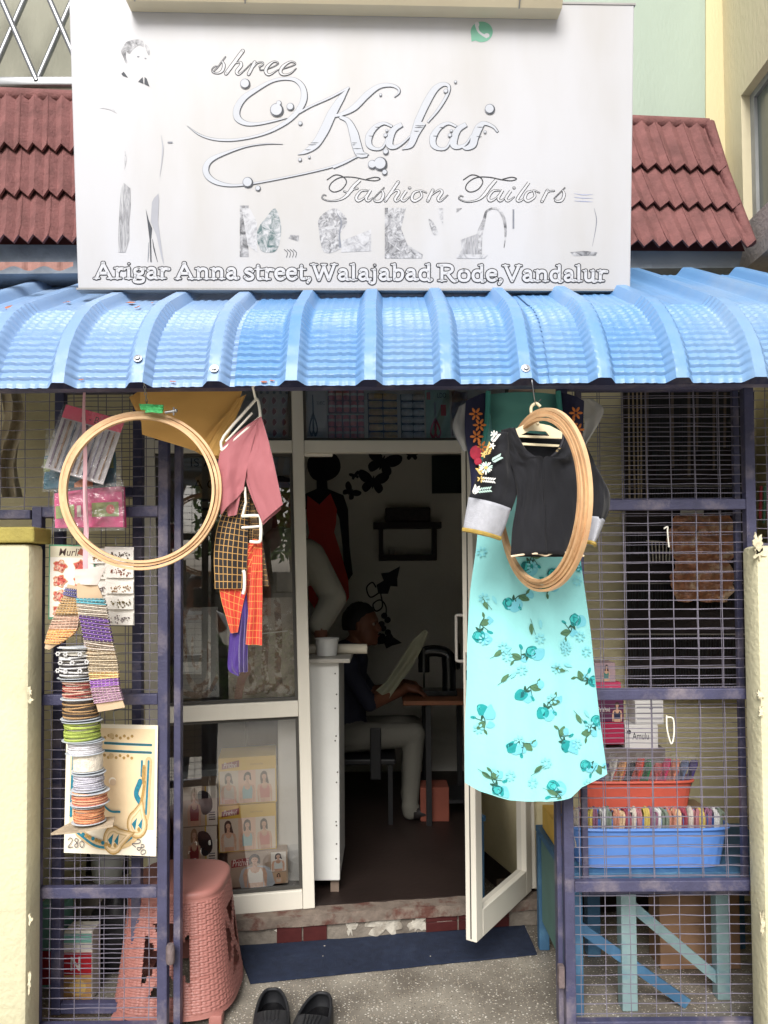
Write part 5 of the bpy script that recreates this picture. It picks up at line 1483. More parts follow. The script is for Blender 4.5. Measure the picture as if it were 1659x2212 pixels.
for x, y, an in ((320, 130, -.5), (660, 215, 2.1), (172, 300, -1.3), (435, 375, 2.7), (762, 530, 3.4), (380, 590, -.6), (488, 680, -.9), (190, 670, 1.5), (775, 730, 2.2), (335, 855, -.2), (608, 850, -2.0), (710, 950, .2), (265, 1075, -1.9), (540, 1050, 1.1)):
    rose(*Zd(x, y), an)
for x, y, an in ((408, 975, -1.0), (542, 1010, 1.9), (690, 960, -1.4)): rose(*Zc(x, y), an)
for x, y, an in ((210, 110, 1.1), (448, 230, 1.5), (265, 395, -.6), (570, 455, .3), (298, 525, -.8), (680, 690, 1.0), (465, 980, -.7), (530, 1068, .4), (205, 985, .6)):
    px, py = Zd(x, y)
    leafs(px - 8, py, an, 24, 5.5, LF); leafs(px + 12, py - 8, an, 20, 4, PS2, False); ar.stroke([(px - 8 - 10 * math.cos(an), py - 10 * math.sin(an)), (px + 24 * math.cos(an), py + 24 * math.sin(an))], .9, LFD, 0, caps=False)
for k in range(26):
    px, py = rr.uniform(1030, 1270), rr.uniform(1180, 1690)
    for t in range(7): ar.ell(px + 8 * math.cos(t * .9), py + 8 * math.sin(t * .9), 4, 2.4, PS2, 7, t * .9)
ar.build('rose_print', nto, kind='stuff')
# bolero: navy panels, teal edging, orange flowers, gauzy sleeves
M_BOL = mat('navy_bolero', (32, 34, 62), .75, .12, 10, .15, 200); M_EDGE = mat('teal_edging', (70, 148, 140), .75)
OFL = mat('orange_flower', (206, 122, 60), .7, .15, 80); RFL = mat('red_flower', (190, 52, 76), .7, .15, 80)
for side, (Lp, Rp, fl) in enumerate((([(1006, 866), (1004, 930), (1012, 985), (1018, 1040), (1014, 1090)], [(1054, 846), (1050, 920), (1038, 985), (1036, 1050), (1026, 1090)], [(1014, 886), (1022, 910), (1016, 935), (1026, 958)]), ([(1205, 846), (1210, 900), (1214, 940), (1226, 985), (1236, 1020)], [(1262, 866), (1260, 920), (1256, 960), (1250, 990), (1248, 1020)], [(1236, 884), (1226, 908), (1240, 920), (1232, 945)]))):
    fn, nu, nv, th = strip(Lp, Rp, NZ - .05, .003, 1, 10, 20, .004, bulge=.012)
    mb = MB(); mb.sheet(fn, nu, nv, th); bo = mb.build('bolero_panel', M_BOL, df, True)
    mb = MB(); e_ = 1.0 if side == 0 else 0.0
    mb.tube([fn(e_, v / 20) + V((0, -.004, 0)) for v in range(21)], .008, 6); mb.build('edging', M_EDGE, bo, True)
    mb = MB()
    for i, (fx, fy) in enumerate(fl):
        p = W(fx + (14 if side == 0 else 8), fy + 8, NZ - .075)
        for t in range(6):
            d = V((math.cos(t * 1.047), 0, math.sin(t * 1.047)))
            mb.ball(p + d * .012, (.009, .002, .004), 6, 4, 0, (d, V((0, 1, 0)), d.cross(V((0, 1, 0)))))
    p = W(1028 if side == 0 else 1246, 978, NZ - .075)
    mb.ball(p, (.018, .003, .022), 10, 6, 1); mb.ball(p + V((.006, -.002, -.026)), (.012, .003, .012), 8, 5, 1)
    mb.build('embroidery', [OFL, RFL], bo, kind='stuff')
M_GAUZE = glassmat('gauze', (.8, .8, .84), .0, .5, trans=.55, diff=.35)
mb = MB(); mb.grid(strip([(1258, 862), (1262, 920), (1250, 978)], [(1282, 862), (1304, 892), (1262, 968)], NZ - .04, .004, 1)[0], 8, 14); mb.build('gauze_sleeve', M_GAUZE, df, True)
mb = MB(); mb.grid(strip([(992, 878), (978, 925), (1000, 975)], [(1010, 868), (1006, 925), (1012, 975)], NZ - .03, .004, 1)[0], 8, 14); mb.build('gauze_sleeve', M_GAUZE, df, True)
mb = MB(); mb.grid(strip([(1052, 852), (1060, 900), (1066, 940)], [(1206, 852), (1204, 900), (1204, 940)], NZ - .02, .002, 1, bulge=.03)[0], 14, 10); mb.build('yoke', mat('dull_teal_yoke', (96, 160, 152), .8), df, True)

# ------------------------------------------------------------------ black blouse on a cream hanger
BZ = 2.04
bp = lambda pts: [Zc(x, y) for x, y in pts]
M_BLK = mat('black_blouse_cloth', (20, 21, 27), .85, .15, 8, .12, 260, sheen=.12)
M_SILV = mat('silver_cuff', (168, 170, 178), .45, .08, 60, .2, 300); M_GOLDT = mat('gold_trim', (166, 140, 70), .5, .2, 80)
bl = thing('blouse', W(*Zc(520, 915), BZ), 'black short sleeved blouse with white floral sleeve and silver cuffs', 'blouse')
Lo = bp([(290, 268), (305, 320), (322, 380), (340, 440), (356, 500), (374, 610), (352, 760), (340, 918)]); Ro = bp([(655, 296), (690, 350), (712, 400), (724, 450), (734, 510), (740, 610), (718, 760), (706, 918)])
Nl = bp([(352, 266), (372, 316), (402, 366), (446, 408), (496, 428), (500, 600), (505, 760), (515, 904)]); Nr = bp([(614, 284), (606, 330), (582, 374), (544, 410), (496, 428), (500, 600), (505, 760), (515, 904)])
wrk = lambda fn, k: (lambda u, v: fn(u, v) + V((0, .010 * noise.noise(V((u * 3 + k, v * 5, k))) + .004 * noise.noise(V((u * 7, v * 3 + u * 5, k + 4))), 0)))
mb = MB()
for (a_, b_, k) in ((Lo, Nl, 1), (Nr, Ro, 2)):
    fn, nu, nv, th = strip(a_, b_, BZ - .012, .0, 1, 18, 44, .002)
    g = (lambda f, kk: (lambda u, v: f(u, v) + V((0, .012 * noise.noise(V((u * 2 + kk * 3, v * 5 + u * 2, kk))) * min(1, v * 3) + .006 * noise.noise(V((u * 5, v * 9 - u * 4, kk + 7))) - .03 * math.sin(math.pi * .5 * (u if kk == 1 else 1 - u)) + .005 * math.sin(u * 9 + v * 7) * (1 - abs(2 * u - 1)), 0))))(fn, k)
    mb.sheet(g, nu, nv, .002)
fn, nu, nv, th = strip(Lo, Ro, BZ + .02, .004, 2, 24, 40, .002, bulge=-.015)
mb.sheet(fn, nu, nv, .002)
mb.build('body', M_BLK, bl, 'all')
mb = MB()
for E in (Nl[:5], Nr[:5]): mb.tube(catmull([W(x, y, BZ - .03) for x, y in E], 6), .0045, 6, mi=0)
mb.build('neck_trim', mat('striped_trim', (206, 178, 120), .6, .2, 40, c2=(30, 30, 40), t0=.5, t1=.52), bl, True)
def sleeve(Lp, Rp, cuffL, cuffR, nm, k):
    fn, nu, nv, th = strip(bp(Lp), bp(Rp), BZ - .004, .003, 1.5, 14, 24, .002, bulge=.028)
    fb, *_ = strip(bp(Lp), bp(Rp), BZ + .006, .003, 1.5, 14, 24, .002, bulge=-.022)
    mb = MB(); mb.sheet(wrk(fn, k), 14, 24, .002); mb.sheet(fb, 14, 24, .002); so = mb.build('sleeve', M_BLK, bl, 'all')
    mb = MB()
    f2, *_ = strip(bp(cuffL), bp(cuffR), BZ - .008, .0, 1.5, 14, 10, .002, bulge=.028); f3, *_ = strip(bp(cuffL), bp(cuffR), BZ + .008, .0, 1, 14, 10, .002, bulge=-.022)
    mb.sheet(f2, 14, 10, .002); mb.sheet(f3, 14, 10, .002); mb.build('cuff', M_SILV, so, 'all')
    mb = MB(); mb.tube([f2(u / 12, .98) + V((0, -.003, 0)) for u in range(13)], .006, 6); mb.build('cuff_trim', M_GOLDT, so, True)
    return so, fn
s1, fn1 = sleeve([(270, 278), (225, 350), (168, 500), (124, 620)], [(345, 300), (350, 430), (378, 560), (342, 684)], [(124, 612), (110, 690), (94, 782)], [(342, 670), (318, 750), (284, 828)], 'l', 3)
sleeve([(690, 330), (730, 430), (745, 560), (742, 716)], [(720, 380), (800, 500), (852, 620), (822, 738)], [(744, 708), (740, 770), (726, 846)], [(824, 732), (800, 790), (768, 862)], 'r', 4)
# embroidery on the sleeve
def smap(x, y, h):
    return W(*Zc(x, y), BZ - .045) + V((0, -h, 0))
ar = Art(smap, base=.0, step=.00004)
WHT = mat('white_thread', (226, 226, 222), .6, .05, 80, .3, 300); GLD = mat('gold_thread', (206, 176, 104), .5, .1, 80, .3, 300); MINT = mat('mint_thread', (176, 204, 196), .6)
def frond(x, y, an, l, m):
    for k in range(6):
        t = (k + 1) / 6
        px, py = x + math.cos(an) * l * t, y + math.sin(an) * l * t
        for s_ in (-1, 1): ar.ell(px + math.cos(an + s_ * 1.0) * 9, py + math.sin(an + s_ * 1.0) * 9, 10, 3.6, m, 8, an + s_ * .7)
for (x, y, an, l, m) in ((240, 330, -.9, 50, WHT), (215, 400, -1.2, 60, GLD), (240, 430, -.5, 50, MINT), (180, 520, .1, 70, WHT), (160, 580, -.1, 70, MINT), (200, 500, -2.2, 40, GLD), (150, 600, -1.2, 40, WHT)): frond(x, y, an, l, m)
for t in range(16): ar.ell(212 + rr.uniform(18, 28) * math.cos(t * .393), 462 + rr.uniform(16, 26) * math.sin(t * .393), 13, 4.2, WHT if t % 3 else MINT, 8, t * .393)
ar.ell(212, 462, 10, 9, GLD, 10)
for (x, y) in ((245, 350), (200, 395), (185, 520), (165, 575), (250, 290)):
    for t in range(5): ar.ell(x + rr.uniform(7, 13) * math.cos(t * 1.257), y + rr.uniform(7, 12) * math.sin(t * 1.257), 9, 4, GLD if y in (395, 520) else WHT, 7, t * 1.257 + rr.uniform(-.4, .4))
ar.build('embroidery', s1, kind='stuff')
mb = MB(); mb.tube(catmull([W(*Zc(x, y), BZ - .035) for x, y in ((340, 916), (420, 905), (480, 902), (520, 912), (560, 898), (640, 894), (690, 905), (716, 915))], 5), .0028, 6); mb.build('hem_cord', pm((226, 206, 178)), bl, True)
# hanger
ho = thing('hanger', W(*Zc(470, 345), BZ - .01), 'cream slotted plastic hanger carrying the black blouse', 'hanger')
Mcr = mat('cream_plastic', (226, 212, 178), .45, .05, 10)
HY = BZ - .006
mb = MB(); mb.tube(catmull([W(*Zc(x, y), HY) for x, y in ((478, 240), (474, 215), (448, 188), (446, 150), (470, 132), (492, 148))], 6), .0045, 8); mb.build('hook', Mcr, ho, True)
mb = MB()
mb.prism([W(*Zc(x, y), HY) for x, y in ((365, 262), (410, 240), (475, 232), (540, 245), (612, 282), (612, 312), (540, 300), (520, 275), (440, 270), (400, 290), (372, 300))], (0, .005, 0)); mb.build('arch', Mcr, ho)
for (x0, y0, x1, y1) in ((372, 300, 610, 308), (395, 340, 590, 350)):
    mb = MB(); mb.bar(W(*Zc(x0, y0), HY), W(*Zc(x1, y1), HY), .007, .005, up=(0, 1, 0), ch=.001); mb.build('bar', Mcr, ho)
mb = MB(); mb.tube(catmull([W(1147, 800, 1.985), W(1150, 830, 1.975), W(1156, 870, 2.0), W(*Zc(470, 135), HY), W(*Zc(495, 110), HY)], 4), .0014, 6); mb.build('hanging_wire', M_STEEL, None, True, 'bent steel wire from the awning bolt to the cream hanger', 'wire')
# nested hoops seen edge-on
rc = W(1174, 1081, 1.99); rc.x = .4165
hoop('embroidery_hoop', rc, .2420, (.29, -.957, 0), (-.02, -.02, 1), 4, 'tall nested wooden hoops turned sideways round the black blouse', axial=.006)
# ------------------------------------------------------------------ goods behind the glass
def wmap(x0, y0, x1, y1, w):                    # unit square (y down) on the shop-front plane at set-back w
    u0, v0 = SP(x0, (y0 + y1) / 2, w); u1, _ = SP(x1, (y0 + y1) / 2, w)
    _, vt = SP((x0 + x1) / 2, y0, w); _, vb = SP((x0 + x1) / 2, y1, w)
    return (u0, u1, vb, vt), (lambda x, y, h: S(lerp(u0, u1, x), lerp(vt, vb, y), w + h))
def gbox(name, x0, y0, x1, y1, w, depth, m, label, cat='box', group=None):
    (u0, u1, vb, vt), f = wmap(x0, y0, x1, y1, w)
    o = thing(name, S((u0 + u1) / 2, vb, w - depth / 2), label, cat, group)
    mb = MB(); sbox(mb, u0, u1, vb, vt, w - depth, w, 0, .002); mb.build('carton', m, o)
    return o, f
SKIN = mat('print_skin', (208, 166, 140), .5, .14, 60); HAIR = mat('print_hair', (58, 42, 36), .5); YEL = mat('box_yellow', (214, 176, 60), .5, .05); TAUPE = mat('box_taupe', (172, 152, 132), .5, .14, 20)
MARO = mat('box_maroon', (128, 28, 40), .5); PAPER = mat('box_white', (226, 220, 210), .5, .04); DKJ = mat('print_dark', (34, 28, 32), .5)
LR = random.Random(11)
def lady(a, cx, top, h, topc, jacket=None, hairc=HAIR, arms=True, light=0):
    w = h * .5
    lean = LR.uniform(-.06, .06); hl = LR.uniform(.26, .46)
    P = lambda pts: [(cx + (x + lean * (1 - y)) * w, top + y * h) for x, y in pts]
    a.poly(P([(-.15, .06), (0, -.01), (.15, .05), (.19, .2), (.16 + LR.uniform(0, .1), hl), (.02, hl - .08), (-.17, hl), (-.2, .18)]), hairc, 3)
    if jacket: a.poly(P([(-.46, .46), (-.2, .38), (.2, .36), (.5, .44), (.62, .8), (.56, 1.0), (-.5, 1.0)]), jacket, 2)
    a.poly(P([(-.34, .44), (-.08, .38), (-.07, .26), (.07, .26), (.08, .38), (.34, .44), (.40, .62), (.36, .98), (.29, .98), (.28, .62), (.25, 1.0), (-.25, 1.0), (-.28, .62), (-.3, .98), (-.38, .98), (-.42, .62)]), SKIN)
    a.ell(cx + lean * w * .8, top + h * .175, w * .115, h * .10, SKIN, 14)
    a.poly(P([(-.14, .18), (-.1, .06), (.06, .04), (.14, .15), (.06, .1), (-.06, .1)]), hairc, 2)
    a.poly(P([(-.27, .58), (-.2, .44), (-.17, .44), (-.12, .54), (0, .58), (.12, .54), (.17, .44), (.2, .44), (.27, .58), (.24, .84), (.25, .98 if light else .86), (-.25, .98 if light else .86), (-.24, .84)]), topc, 0)
    a.poly(P([(.06, .56), (.2, .5), (.25, .64), (.23, .86), (.1, .86)]), mat('print_fold', (120, 96, 90), .5)) if light else None
    for s_ in (-1, 1): a.ell(cx + (s_ * .045 + lean * .8) * w, top + h * .165, w * .018, h * .007, DKJ, 8)
    a.stroke(P([(-.035, .225), (0, .23), (.035, .225)]), w * .018, MARO, 2)
    a.stroke(P([(-.02, .3), (.03, .34), (.07, .38)]), w * .03, mat('print_shade', (176, 134, 112), .5), 2)
RED = mat('print_red', (140, 30, 42), .5)
for i, (y0, y1) in enumerate(((1699, 1784), (1786, 1874))):
    o, f = gbox('garment_box', 392, y0, 469, y1, -.05, .16, TAUPE, ['photo printed garment box with a dark red top, upper of two', 'photo printed garment box with a dark red top, lower of two'][i], group='boxes in the lower window')
    a = Art(f); a.rect(.0, .0, .66, 1, pm((196, 176, 156))); a.rect(.7, .0, 1, 1, PAPER); a.rect(.66, 0, .7, 1, YEL)
    a.poly([(.5, .12), (.72, .14), (.86, .35), (.84, .62), (.6, .72), (.46, .3)], DKJ, 3)
    lady(a, .36, .04, .96, RED, None, pm((150, 118, 88)))
    for k in range(4): a.rect(.76, .66 + k * .06, .94, .69 + k * .06, DKJ if k % 2 else INKL)
    a.build('print', o)
o, f = gbox('garment_box', 372, 1876, 464, 1912, -.05, .16, YEL, 'plain yellow carton under the dark red top boxes', group='boxes in the lower window')
a = Art(f); a.rect(.1, .2, .35, .5, MARO); art_text(a, 'For Better Home', .42, .45, .5, -.2, pm((120, 90, 40))); a.build('print', o)
for i, (y0, y1) in enumerate(((1635, 1736), (1738, 1838))):
    o, f = gbox('garment_box', 472, y0, 597, y1, -.06, .2, YEL, ['yellow garment box with three women in vests, top of its stack', 'yellow garment box with three women in vests, middle of its stack'][i], group='boxes in the lower window')
    a = Art(f); a.rect(.02, .28, .98, .98, pm((214, 200, 182))); a.rect(.34, .28, .64, .98, pm((222, 184, 160)))
    a.poly([(.06, .12), (.36, .06), (.36, .2), (.06, .24)], MARO); art_text(a, 'Prithvi', .09, .215, .23, -.12, PAPER, shear=.25)
    art_text(a, 'camisole', .55, .18, .22, -.05, pm((170, 130, 40)))
    for k, tc in enumerate((pm((206, 196, 184)), pm((140, 180, 186)), pm((196, 120, 112)))): lady(a, .18 + k * .31, .32, .66, tc, None, [HAIR, pm((44, 32, 30)), pm((74, 52, 42))][(k + i) % 3])
    a.build('print', o)
o, f = gbox('garment_box', 492, 1840, 622, 1913, -.04, .2, TAUPE, 'flat brown garment box lying lowest, woman in open pale jacket', group='boxes in the lower window')
a = Art(f); a.rect(.0, .0, .68, 1, pm((166, 146, 128))); a.rect(.72, .05, .97, .62, PAPER); a.rect(.72, .66, .97, .97, pm((190, 160, 130)))
a.poly([(.06, .2), (.36, .14), (.36, .38), (.06, .42)], RED); art_text(a, 'Prithvi', .08, .38, .26, -.2, PAPER, shear=.25)
lady(a, .46, .06, .98, PAPER, pm((176, 182, 188))); lady(a, .84, .08, .54, pm((206, 210, 206))); lady(a, .84, .68, .3, pm((206, 190, 170)))
a.build('print', o)
# white shelf block the lower boxes lean on
mb = MB(); (u0, u1, vb, vt), f = wmap(372, 1660, 632, 1890, -.29); sbox(mb, u0, u1, vb, vt, -.40, -.29, 0, .004)
mb.build('display_block', mat('dim_white_board', (150, 154, 152), .7), None, False, 'grey white display board behind the garment boxes', 'board')
# embroidered neck packets in the upper window
PATT = mat('neck_embroidery', (150, 122, 98), .7, .35, 60, c2=(214, 206, 190), t0=.48, t1=.56)
for i, (x0, y0, x1, y1) in enumerate(((392, 1312, 472, 1507), (492, 1292, 636, 1507))):
    (u0, u1, vb, vt), f = wmap(x0, y0, x1, y1, -.03)
    o = thing('neck_packet', S((u0 + u1) / 2, vb, -.03), ['clear packet with a brown oval neck embroidery in the window', 'wide clear packet with long brown neck embroideries in the window'][i], 'packet', 'packets in the window')
    mb = MB(); sbox(mb, u0, u1, vb, vt, -.036, -.03); mb.build('fabric', mat('pale_fabric_%d' % i, ((176, 176, 168), (190, 180, 160))[i], .8, .08, 10, .3, 60), o)
    a = Art(f, base=.001)
    if i == 0:
        a.stroke([(.08, .1), (.1, .55), (.2, .8), (.45, .9), (.7, .78), (.75, .4)], .1, PATT, 6); a.stroke([(0, .92), (.3, .97), (.7, .95), (.95, .78)], .07, PATT, 6); a.stroke([(.3, .35), (.3, .6), (.45, .66), (.55, .5)], .06, PATT, 5)
        a.rect(0, .08, .6, .14, PATT); art_text(a, '420', .72, .93, .2, -.06, INK)
    else:
        for xx in (.35, .55, .75): a.stroke([(xx, .05), (xx + .02, .4), (xx - .01, .7), (xx + .02, .92)], .1, PATT, 4)
        a.stroke([(.1, .9), (.3, .93), (.6, .9), (.95, .94)], .08, PATT, 4); a.stroke([(.14, .98), (.2, .8), (.28, .7)], .12, pm((190, 150, 130)), 4)
        a.stroke([(.08, .35), (.4, .36), (.9, .34)], .012, PAPER, 3)
    a.build('embroidery', o)
    mb = MB(); mb.grid(lambda u, v: f(u, v, .006 + .004 * math.sin(u * 11 + v * 9) * math.sin(v * 17)), 18, 22); mb.build('wrapper', M_WRAP, o, True)
# fanlight goods
(u0, u1, vb, vt), f = wmap(558, 842, 628, 948, -.03)
o = thing('motif_card', S((u0 + u1) / 2, vb, -.03), 'grey card of paisley motifs in the left fanlight', 'card')
mb = MB(); sbox(mb, u0, u1, vb, vt, -.034, -.03); mb.build('sheet', mat('grey_card', (206, 198, 186), .7), o)
a = Art(f)
for i in range(3):
    for j in range(4):
        cx0, cy0 = .2 + i * .3, .22 + j * .22
        a.ell(cx0, cy0, .1, .1, pm((214, 204, 192)), 12, .6); a.ell(cx0, cy0, .07, .08, pm((172, 92, 78)), 12, .6); a.stroke([(cx0 - .02, cy0 - .09), (cx0 + .07, cy0), (cx0 - .02, cy0 + .09)], .02, PAPER, 4)
for k in range(5): a.ell(.1 + k * .2, .06, .05, .035, pm((120, 112, 100)), 8)
a.build('print', o)
def scissors(a, x, y, h, m, blade):
    a.poly([(x - .03, y), (x + .03, y), (x + .06, y + h * .55), (x - .04, y + h * .55)], blade)
    for s_ in (-1, 1): a.stroke([(x + s_ * .02, y + h * .5), (x + s_ * .16, y + h * .72), (x + s_ * .2, y + h * .9), (x + s_ * .08, y + h), (x - s_ * .02, y + h * .8), (x + s_ * .02, y + h * .5)], .07, m, 5)
(u0, u1, vb, vt), f = wmap(664, 842, 705, 950, -.03)
o = thing('scissors_card', S((u0 + u1) / 2, vb, -.03), 'pale card with black handled scissors in the fanlight', 'card')
mb = MB(); sbox(mb, u0, u1, vb, vt, -.034, -.03); mb.build('sheet', mat('pale_grey_card', (210, 208, 206), .6), o)
a = Art(f); scissors(a, .3, .1, .8, DKJ, pm((70, 76, 88))); art_text(a, '3080C', .5, .3, .42, -.07, INK); a.build('print', o)
def spoolbox(x0, y0, x1, y1, cols, rows, horiz, c, label, back, capc=None):
    (u0, u1, vb, vt), f = wmap(x0, y0, x1, y1, -.05)
    o = thing('thread_box', S((u0 + u1) / 2, vb, -.05), label, 'thread box', 'thread boxes in the fanlight')
    mb = MB(); sbox(mb, u0, u1, vb, vt, -.056, -.05); mb.build('tray', back, o)
    du_, dv_ = (u1 - u0) / cols, (vt - vb) / rows
    for j in range(rows):
        for i in range(cols):
            c0 = S(u0 + (i + .5) * du_, vb + (j + .5) * dv_, -.05 + min(du_, dv_) * .42)
            mb = MB()
            if horiz: ax, ln, r = SU, du_ * .9, dv_ * .42
            else: ax, ln, r = SV, dv_ * .86, du_ * .42
            mb.lathe([(r * .8, -ln / 2), (r * .9, -ln * .44), (r * .97, -ln * .3), (r, 0), (r * .97, ln * .3), (r * .9, ln * .44), (r * .8, ln / 2)], c0, 14, ax)
            if capc and not horiz: mb.lathe([(r * 1.02, -ln * .12), (r * 1.03, 0), (r * 1.02, ln * .12)], c0, 14, ax, 1)
            mb.build('spool', [c[(i + j) % len(c)], capc or c[0]], o, smooth=40)
    return o
PKS = [mat('pink_thread', (236, 160, 158), .5, .1), mat('rose_thread', (228, 128, 130), .5, .1)]
spoolbox(708, 842, 787, 893, 5, 2, False, PKS, 'tray of pink thread reels in the fanlight, upper of two', pm((150, 110, 108)), pm((238, 228, 222)))
spoolbox(708, 897, 787, 950, 5, 2, False, PKS, 'tray of pink thread reels in the fanlight, lower of two', pm((150, 110, 108)), pm((214, 196, 190)))
spoolbox(795, 850, 858, 950, 2, 6, True, [mat('gold_reel', (216, 184, 118), .35, .2, 60, metal=.1)], 'two columns of gold thread reels in the fanlight', pm((66, 56, 46)))
spoolbox(866, 852, 916, 950, 2, 6, True, [mat('silver_reel', (206, 208, 212), .35, .2, 60, metal=.1)], 'two columns of silver thread reels in the fanlight', pm((60, 64, 68)))
(u0, u1, vb, vt), f = wmap(920, 842, 972, 950, -.03)
o = thing('scissors_card', S((u0 + u1) / 2, vb, -.03), 'sea green card with pink handled scissors in the fanlight', 'card')
mb = MB(); sbox(mb, u0, u1, vb, vt, -.034, -.03); mb.build('sheet', mat('sea_green_card', (160, 200, 182), .6), o)
a = Art(f); scissors(a, .38, .25, .7, pm((196, 70, 92)), pm((150, 156, 160))); a.rect(.62, .3, .84, .52, pm((206, 90, 96))); art_text(a, 'LDO', .5, .16, .36, -.1, DKJ); a.rect(.05, .05, .2, .2, pm((206, 110, 96))); a.build('print', o)
mb = MB(); (u0, u1, vb, vt), f = wmap(976, 846, 1010, 940, -.03)
mb.grid(lambda u, v: f(u, v, .01 * math.sin(u * 7 + v * 11)), 10, 16); mb.build('plastic_packet', mat('brown_packet', (128, 92, 80), .3, .4, 30, .6, 30, spec=.6), None, True, 'crumpled brown packet at the end of the fanlight row', 'packet')

# ------------------------------------------------------------------ inside the shop
CZ = 3.20
ct = thing('counter', W(700, 1940, CZ), 'white painted counter standing inside the doorway', 'counter')
mb = MB()
x0, x1 = W(600, 1600, CZ).x, W(733, 1660, CZ).x
zt, zb = W(0, 1436, CZ).z, W(700, 1903, CZ).z
mb.cbox(((x0 + x1) / 2, CZ + .012, (zt + zb) / 2), ((x1 - x0) / 2, 0, 0), (0, .01, 0), (0, 0, (zt - zb) / 2), .004)
pn = mb.build('front_panel', mat('grey_white_laminate', (206, 206, 202), .5, .05, 6, .1, 50), ct)
for (px, py) in ((728, 1455), (731, 1500), (728, 1530), (730, 1590), (728, 1600), (733, 1668), (731, 1690), (730, 1775), (731, 1783), (731, 1823), (730, 1855)):
    bolt('nail', W(px - 4, py, CZ + .001), (0, -1, 0), .0022, pm((70, 66, 62)), pn)
mb = MB(); mb.box(x1 - .02, x1 - .001, CZ + .024, CZ + .42, zb, zt - .001); mb.build('side_panel', mat('grey_white_laminate', (206, 206, 202)), ct)
mb = MB(); mb.cbox(((x0 + x1 + .05) / 2, CZ + .20, zt + .009), ((x1 - x0 + .05) / 2, 0, 0), (0, .23, 0), (0, 0, .009), .003); mb.build('top', mat('grey_counter_top', (160, 156, 148), .5), ct)
mb = MB(); xl = W(722, 1920, CZ).x; mb.box(xl - .018, xl + .018, CZ + .03, CZ + .07, SH, zb - .001); mb.build('leg', mat('wood_leg', (120, 104, 92), .7), ct)
mb = MB(); c0 = W(706, 1424, CZ + .12); c0.z = zt + .0185
rB = 26 / FPX * (CZ + .12)
mb.lathe([(rB * .78, 0), (rB * .84, .002), (rB * .97, rB * 1.35), (rB * 1.04, rB * 1.37), (rB * 1.04, rB * 1.43), (rB * .95, rB * 1.42), (rB * .8, .006), (0, .006)], c0, 28)
mb.build('plastic_bowl', mat('white_tub', (206, 206, 202), .35), None, True, 'white plastic tub standing on the counter', 'tub')
mb = MB(); p = W(793, 1409, CZ + .2); p.z = zt + .018 + .022
mb.lathe([(.022, 0), (.0225, .003), (.0225, .33), (.012, .332), (.012, .32), (0, .32)], p, 18, (-1, 0, 0)); mb.build('paper_roll', mat('cream_paper_roll', (206, 198, 180), .7), None, True, 'cream paper roll lying behind the white tub', 'roll')

# wall pictures on the back wall
BW = 5.245
ar = Art(lambda x, y, h: W(x, y, BW) + V((0, -h, 0)), base=.0015, step=.0004)
DEC = mat('black_decal', (16, 18, 28), .6); COR = mat('coral_decal', (214, 72, 66), .7, .06)
mur = lambda nm, lab, a_: a_.mb.build(nm, a_.mats, None, fix=False, label=lab, cat='wall sticker', group='stickers on the back wall')
ar.poly([(664, 1010), (670, 985), (700, 972), (728, 985), (736, 1010), (725, 1030), (700, 1040), (676, 1034)], DEC, 3)
ar.poly([(684, 1030), (706, 1030), (708, 1056), (742, 1070), (752, 1100), (755, 1180), (762, 1240), (752, 1254), (744, 1240), (740, 1180), (733, 1120), (724, 1100), (660, 1100), (650, 1130), (644, 1100), (652, 1070), (684, 1056)], DEC)
ar.poly([(664, 1070), (690, 1090), (714, 1066), (728, 1100), (726, 1130), (722, 1150), (738, 1200), (752, 1250), (754, 1290), (730, 1330), (690, 1330), (664, 1290), (660, 1200), (668, 1150), (662, 1110)], COR)
mur('lady_sticker', 'wall sticker of a dark lady in a coral dress', ar)
def butterfly(cx, cy, s, an, lab):
    a_ = Art(lambda x, y, h: W(x, y, BW) + V((0, -h, 0)), base=.0015, step=.0004)
    ca, sa = math.cos(an), math.sin(an)
    T = lambda pts: [(cx + s * (x * ca - y * sa), cy + s * (x * sa + y * ca)) for x, y in pts]
    for m_ in (-1, 1):
        a_.poly(T([(0, 0), (m_ * .3, -.5), (m_ * .9, -.7), (m_ * 1.0, -.3), (m_ * .6, .1)]), DEC, 3); a_.poly(T([(0, .05), (m_ * .5, .1), (m_ * .7, .45), (m_ * .45, .75), (m_ * .15, .5)]), DEC, 3)
    a_.ell(*T([(0, .05)])[0], s * .07, s * .45, DEC, 10, an)
    mur('butterfly_sticker', lab, a_)
butterfly(806, 1040, 33, .1, 'large black butterfly sticker below the two top ones'); butterfly(826, 998, 38, .35, 'black butterfly sticker tilted under the door head'); butterfly(766, 1027, 11, -.3, 'tiny black butterfly sticker beside the lady'); butterfly(758, 1062, 20, .7, 'black butterfly sticker at the shoulder of the lady'); butterfly(890, 982, 16, 0, 'small black butterfly sticker cut by the door head')
ar = Art(lambda x, y, h: W(x, y, BW) + V((0, -h, 0)), base=.0015, step=.0004)
for (cx, cy, s, an) in ((838, 1256, 42, -.9), (835, 1382, 34, .2)):
    ca, sa = math.cos(an), math.sin(an)
    ar.poly([(cx + s * (x * ca - y * sa), cy + s * (x * sa + y * ca)) for x, y in ((-.8, 0), (-.5, -.35), (-.1, -.2), (.1, -.55), (.4, -.25), (1, 0), (.4, .3), (.1, .55), (-.1, .25), (-.5, .4))], DEC)
ar.stroke([(820, 1280), (800, 1290), (792, 1270), (804, 1258), (812, 1268)], 3, DEC); ar.stroke([(822, 1280), (826, 1310), (812, 1320), (806, 1305), (822, 1296), (834, 1312), (832, 1340)], 3, DEC)
for k in range(7): ar.ell(830 + 8 * math.sin(k * 2), 1330 + k * 9, 7, 7, DEC, 10)
mur('vine_sticker', 'black vine sticker with leaf and curled tendrils', ar)
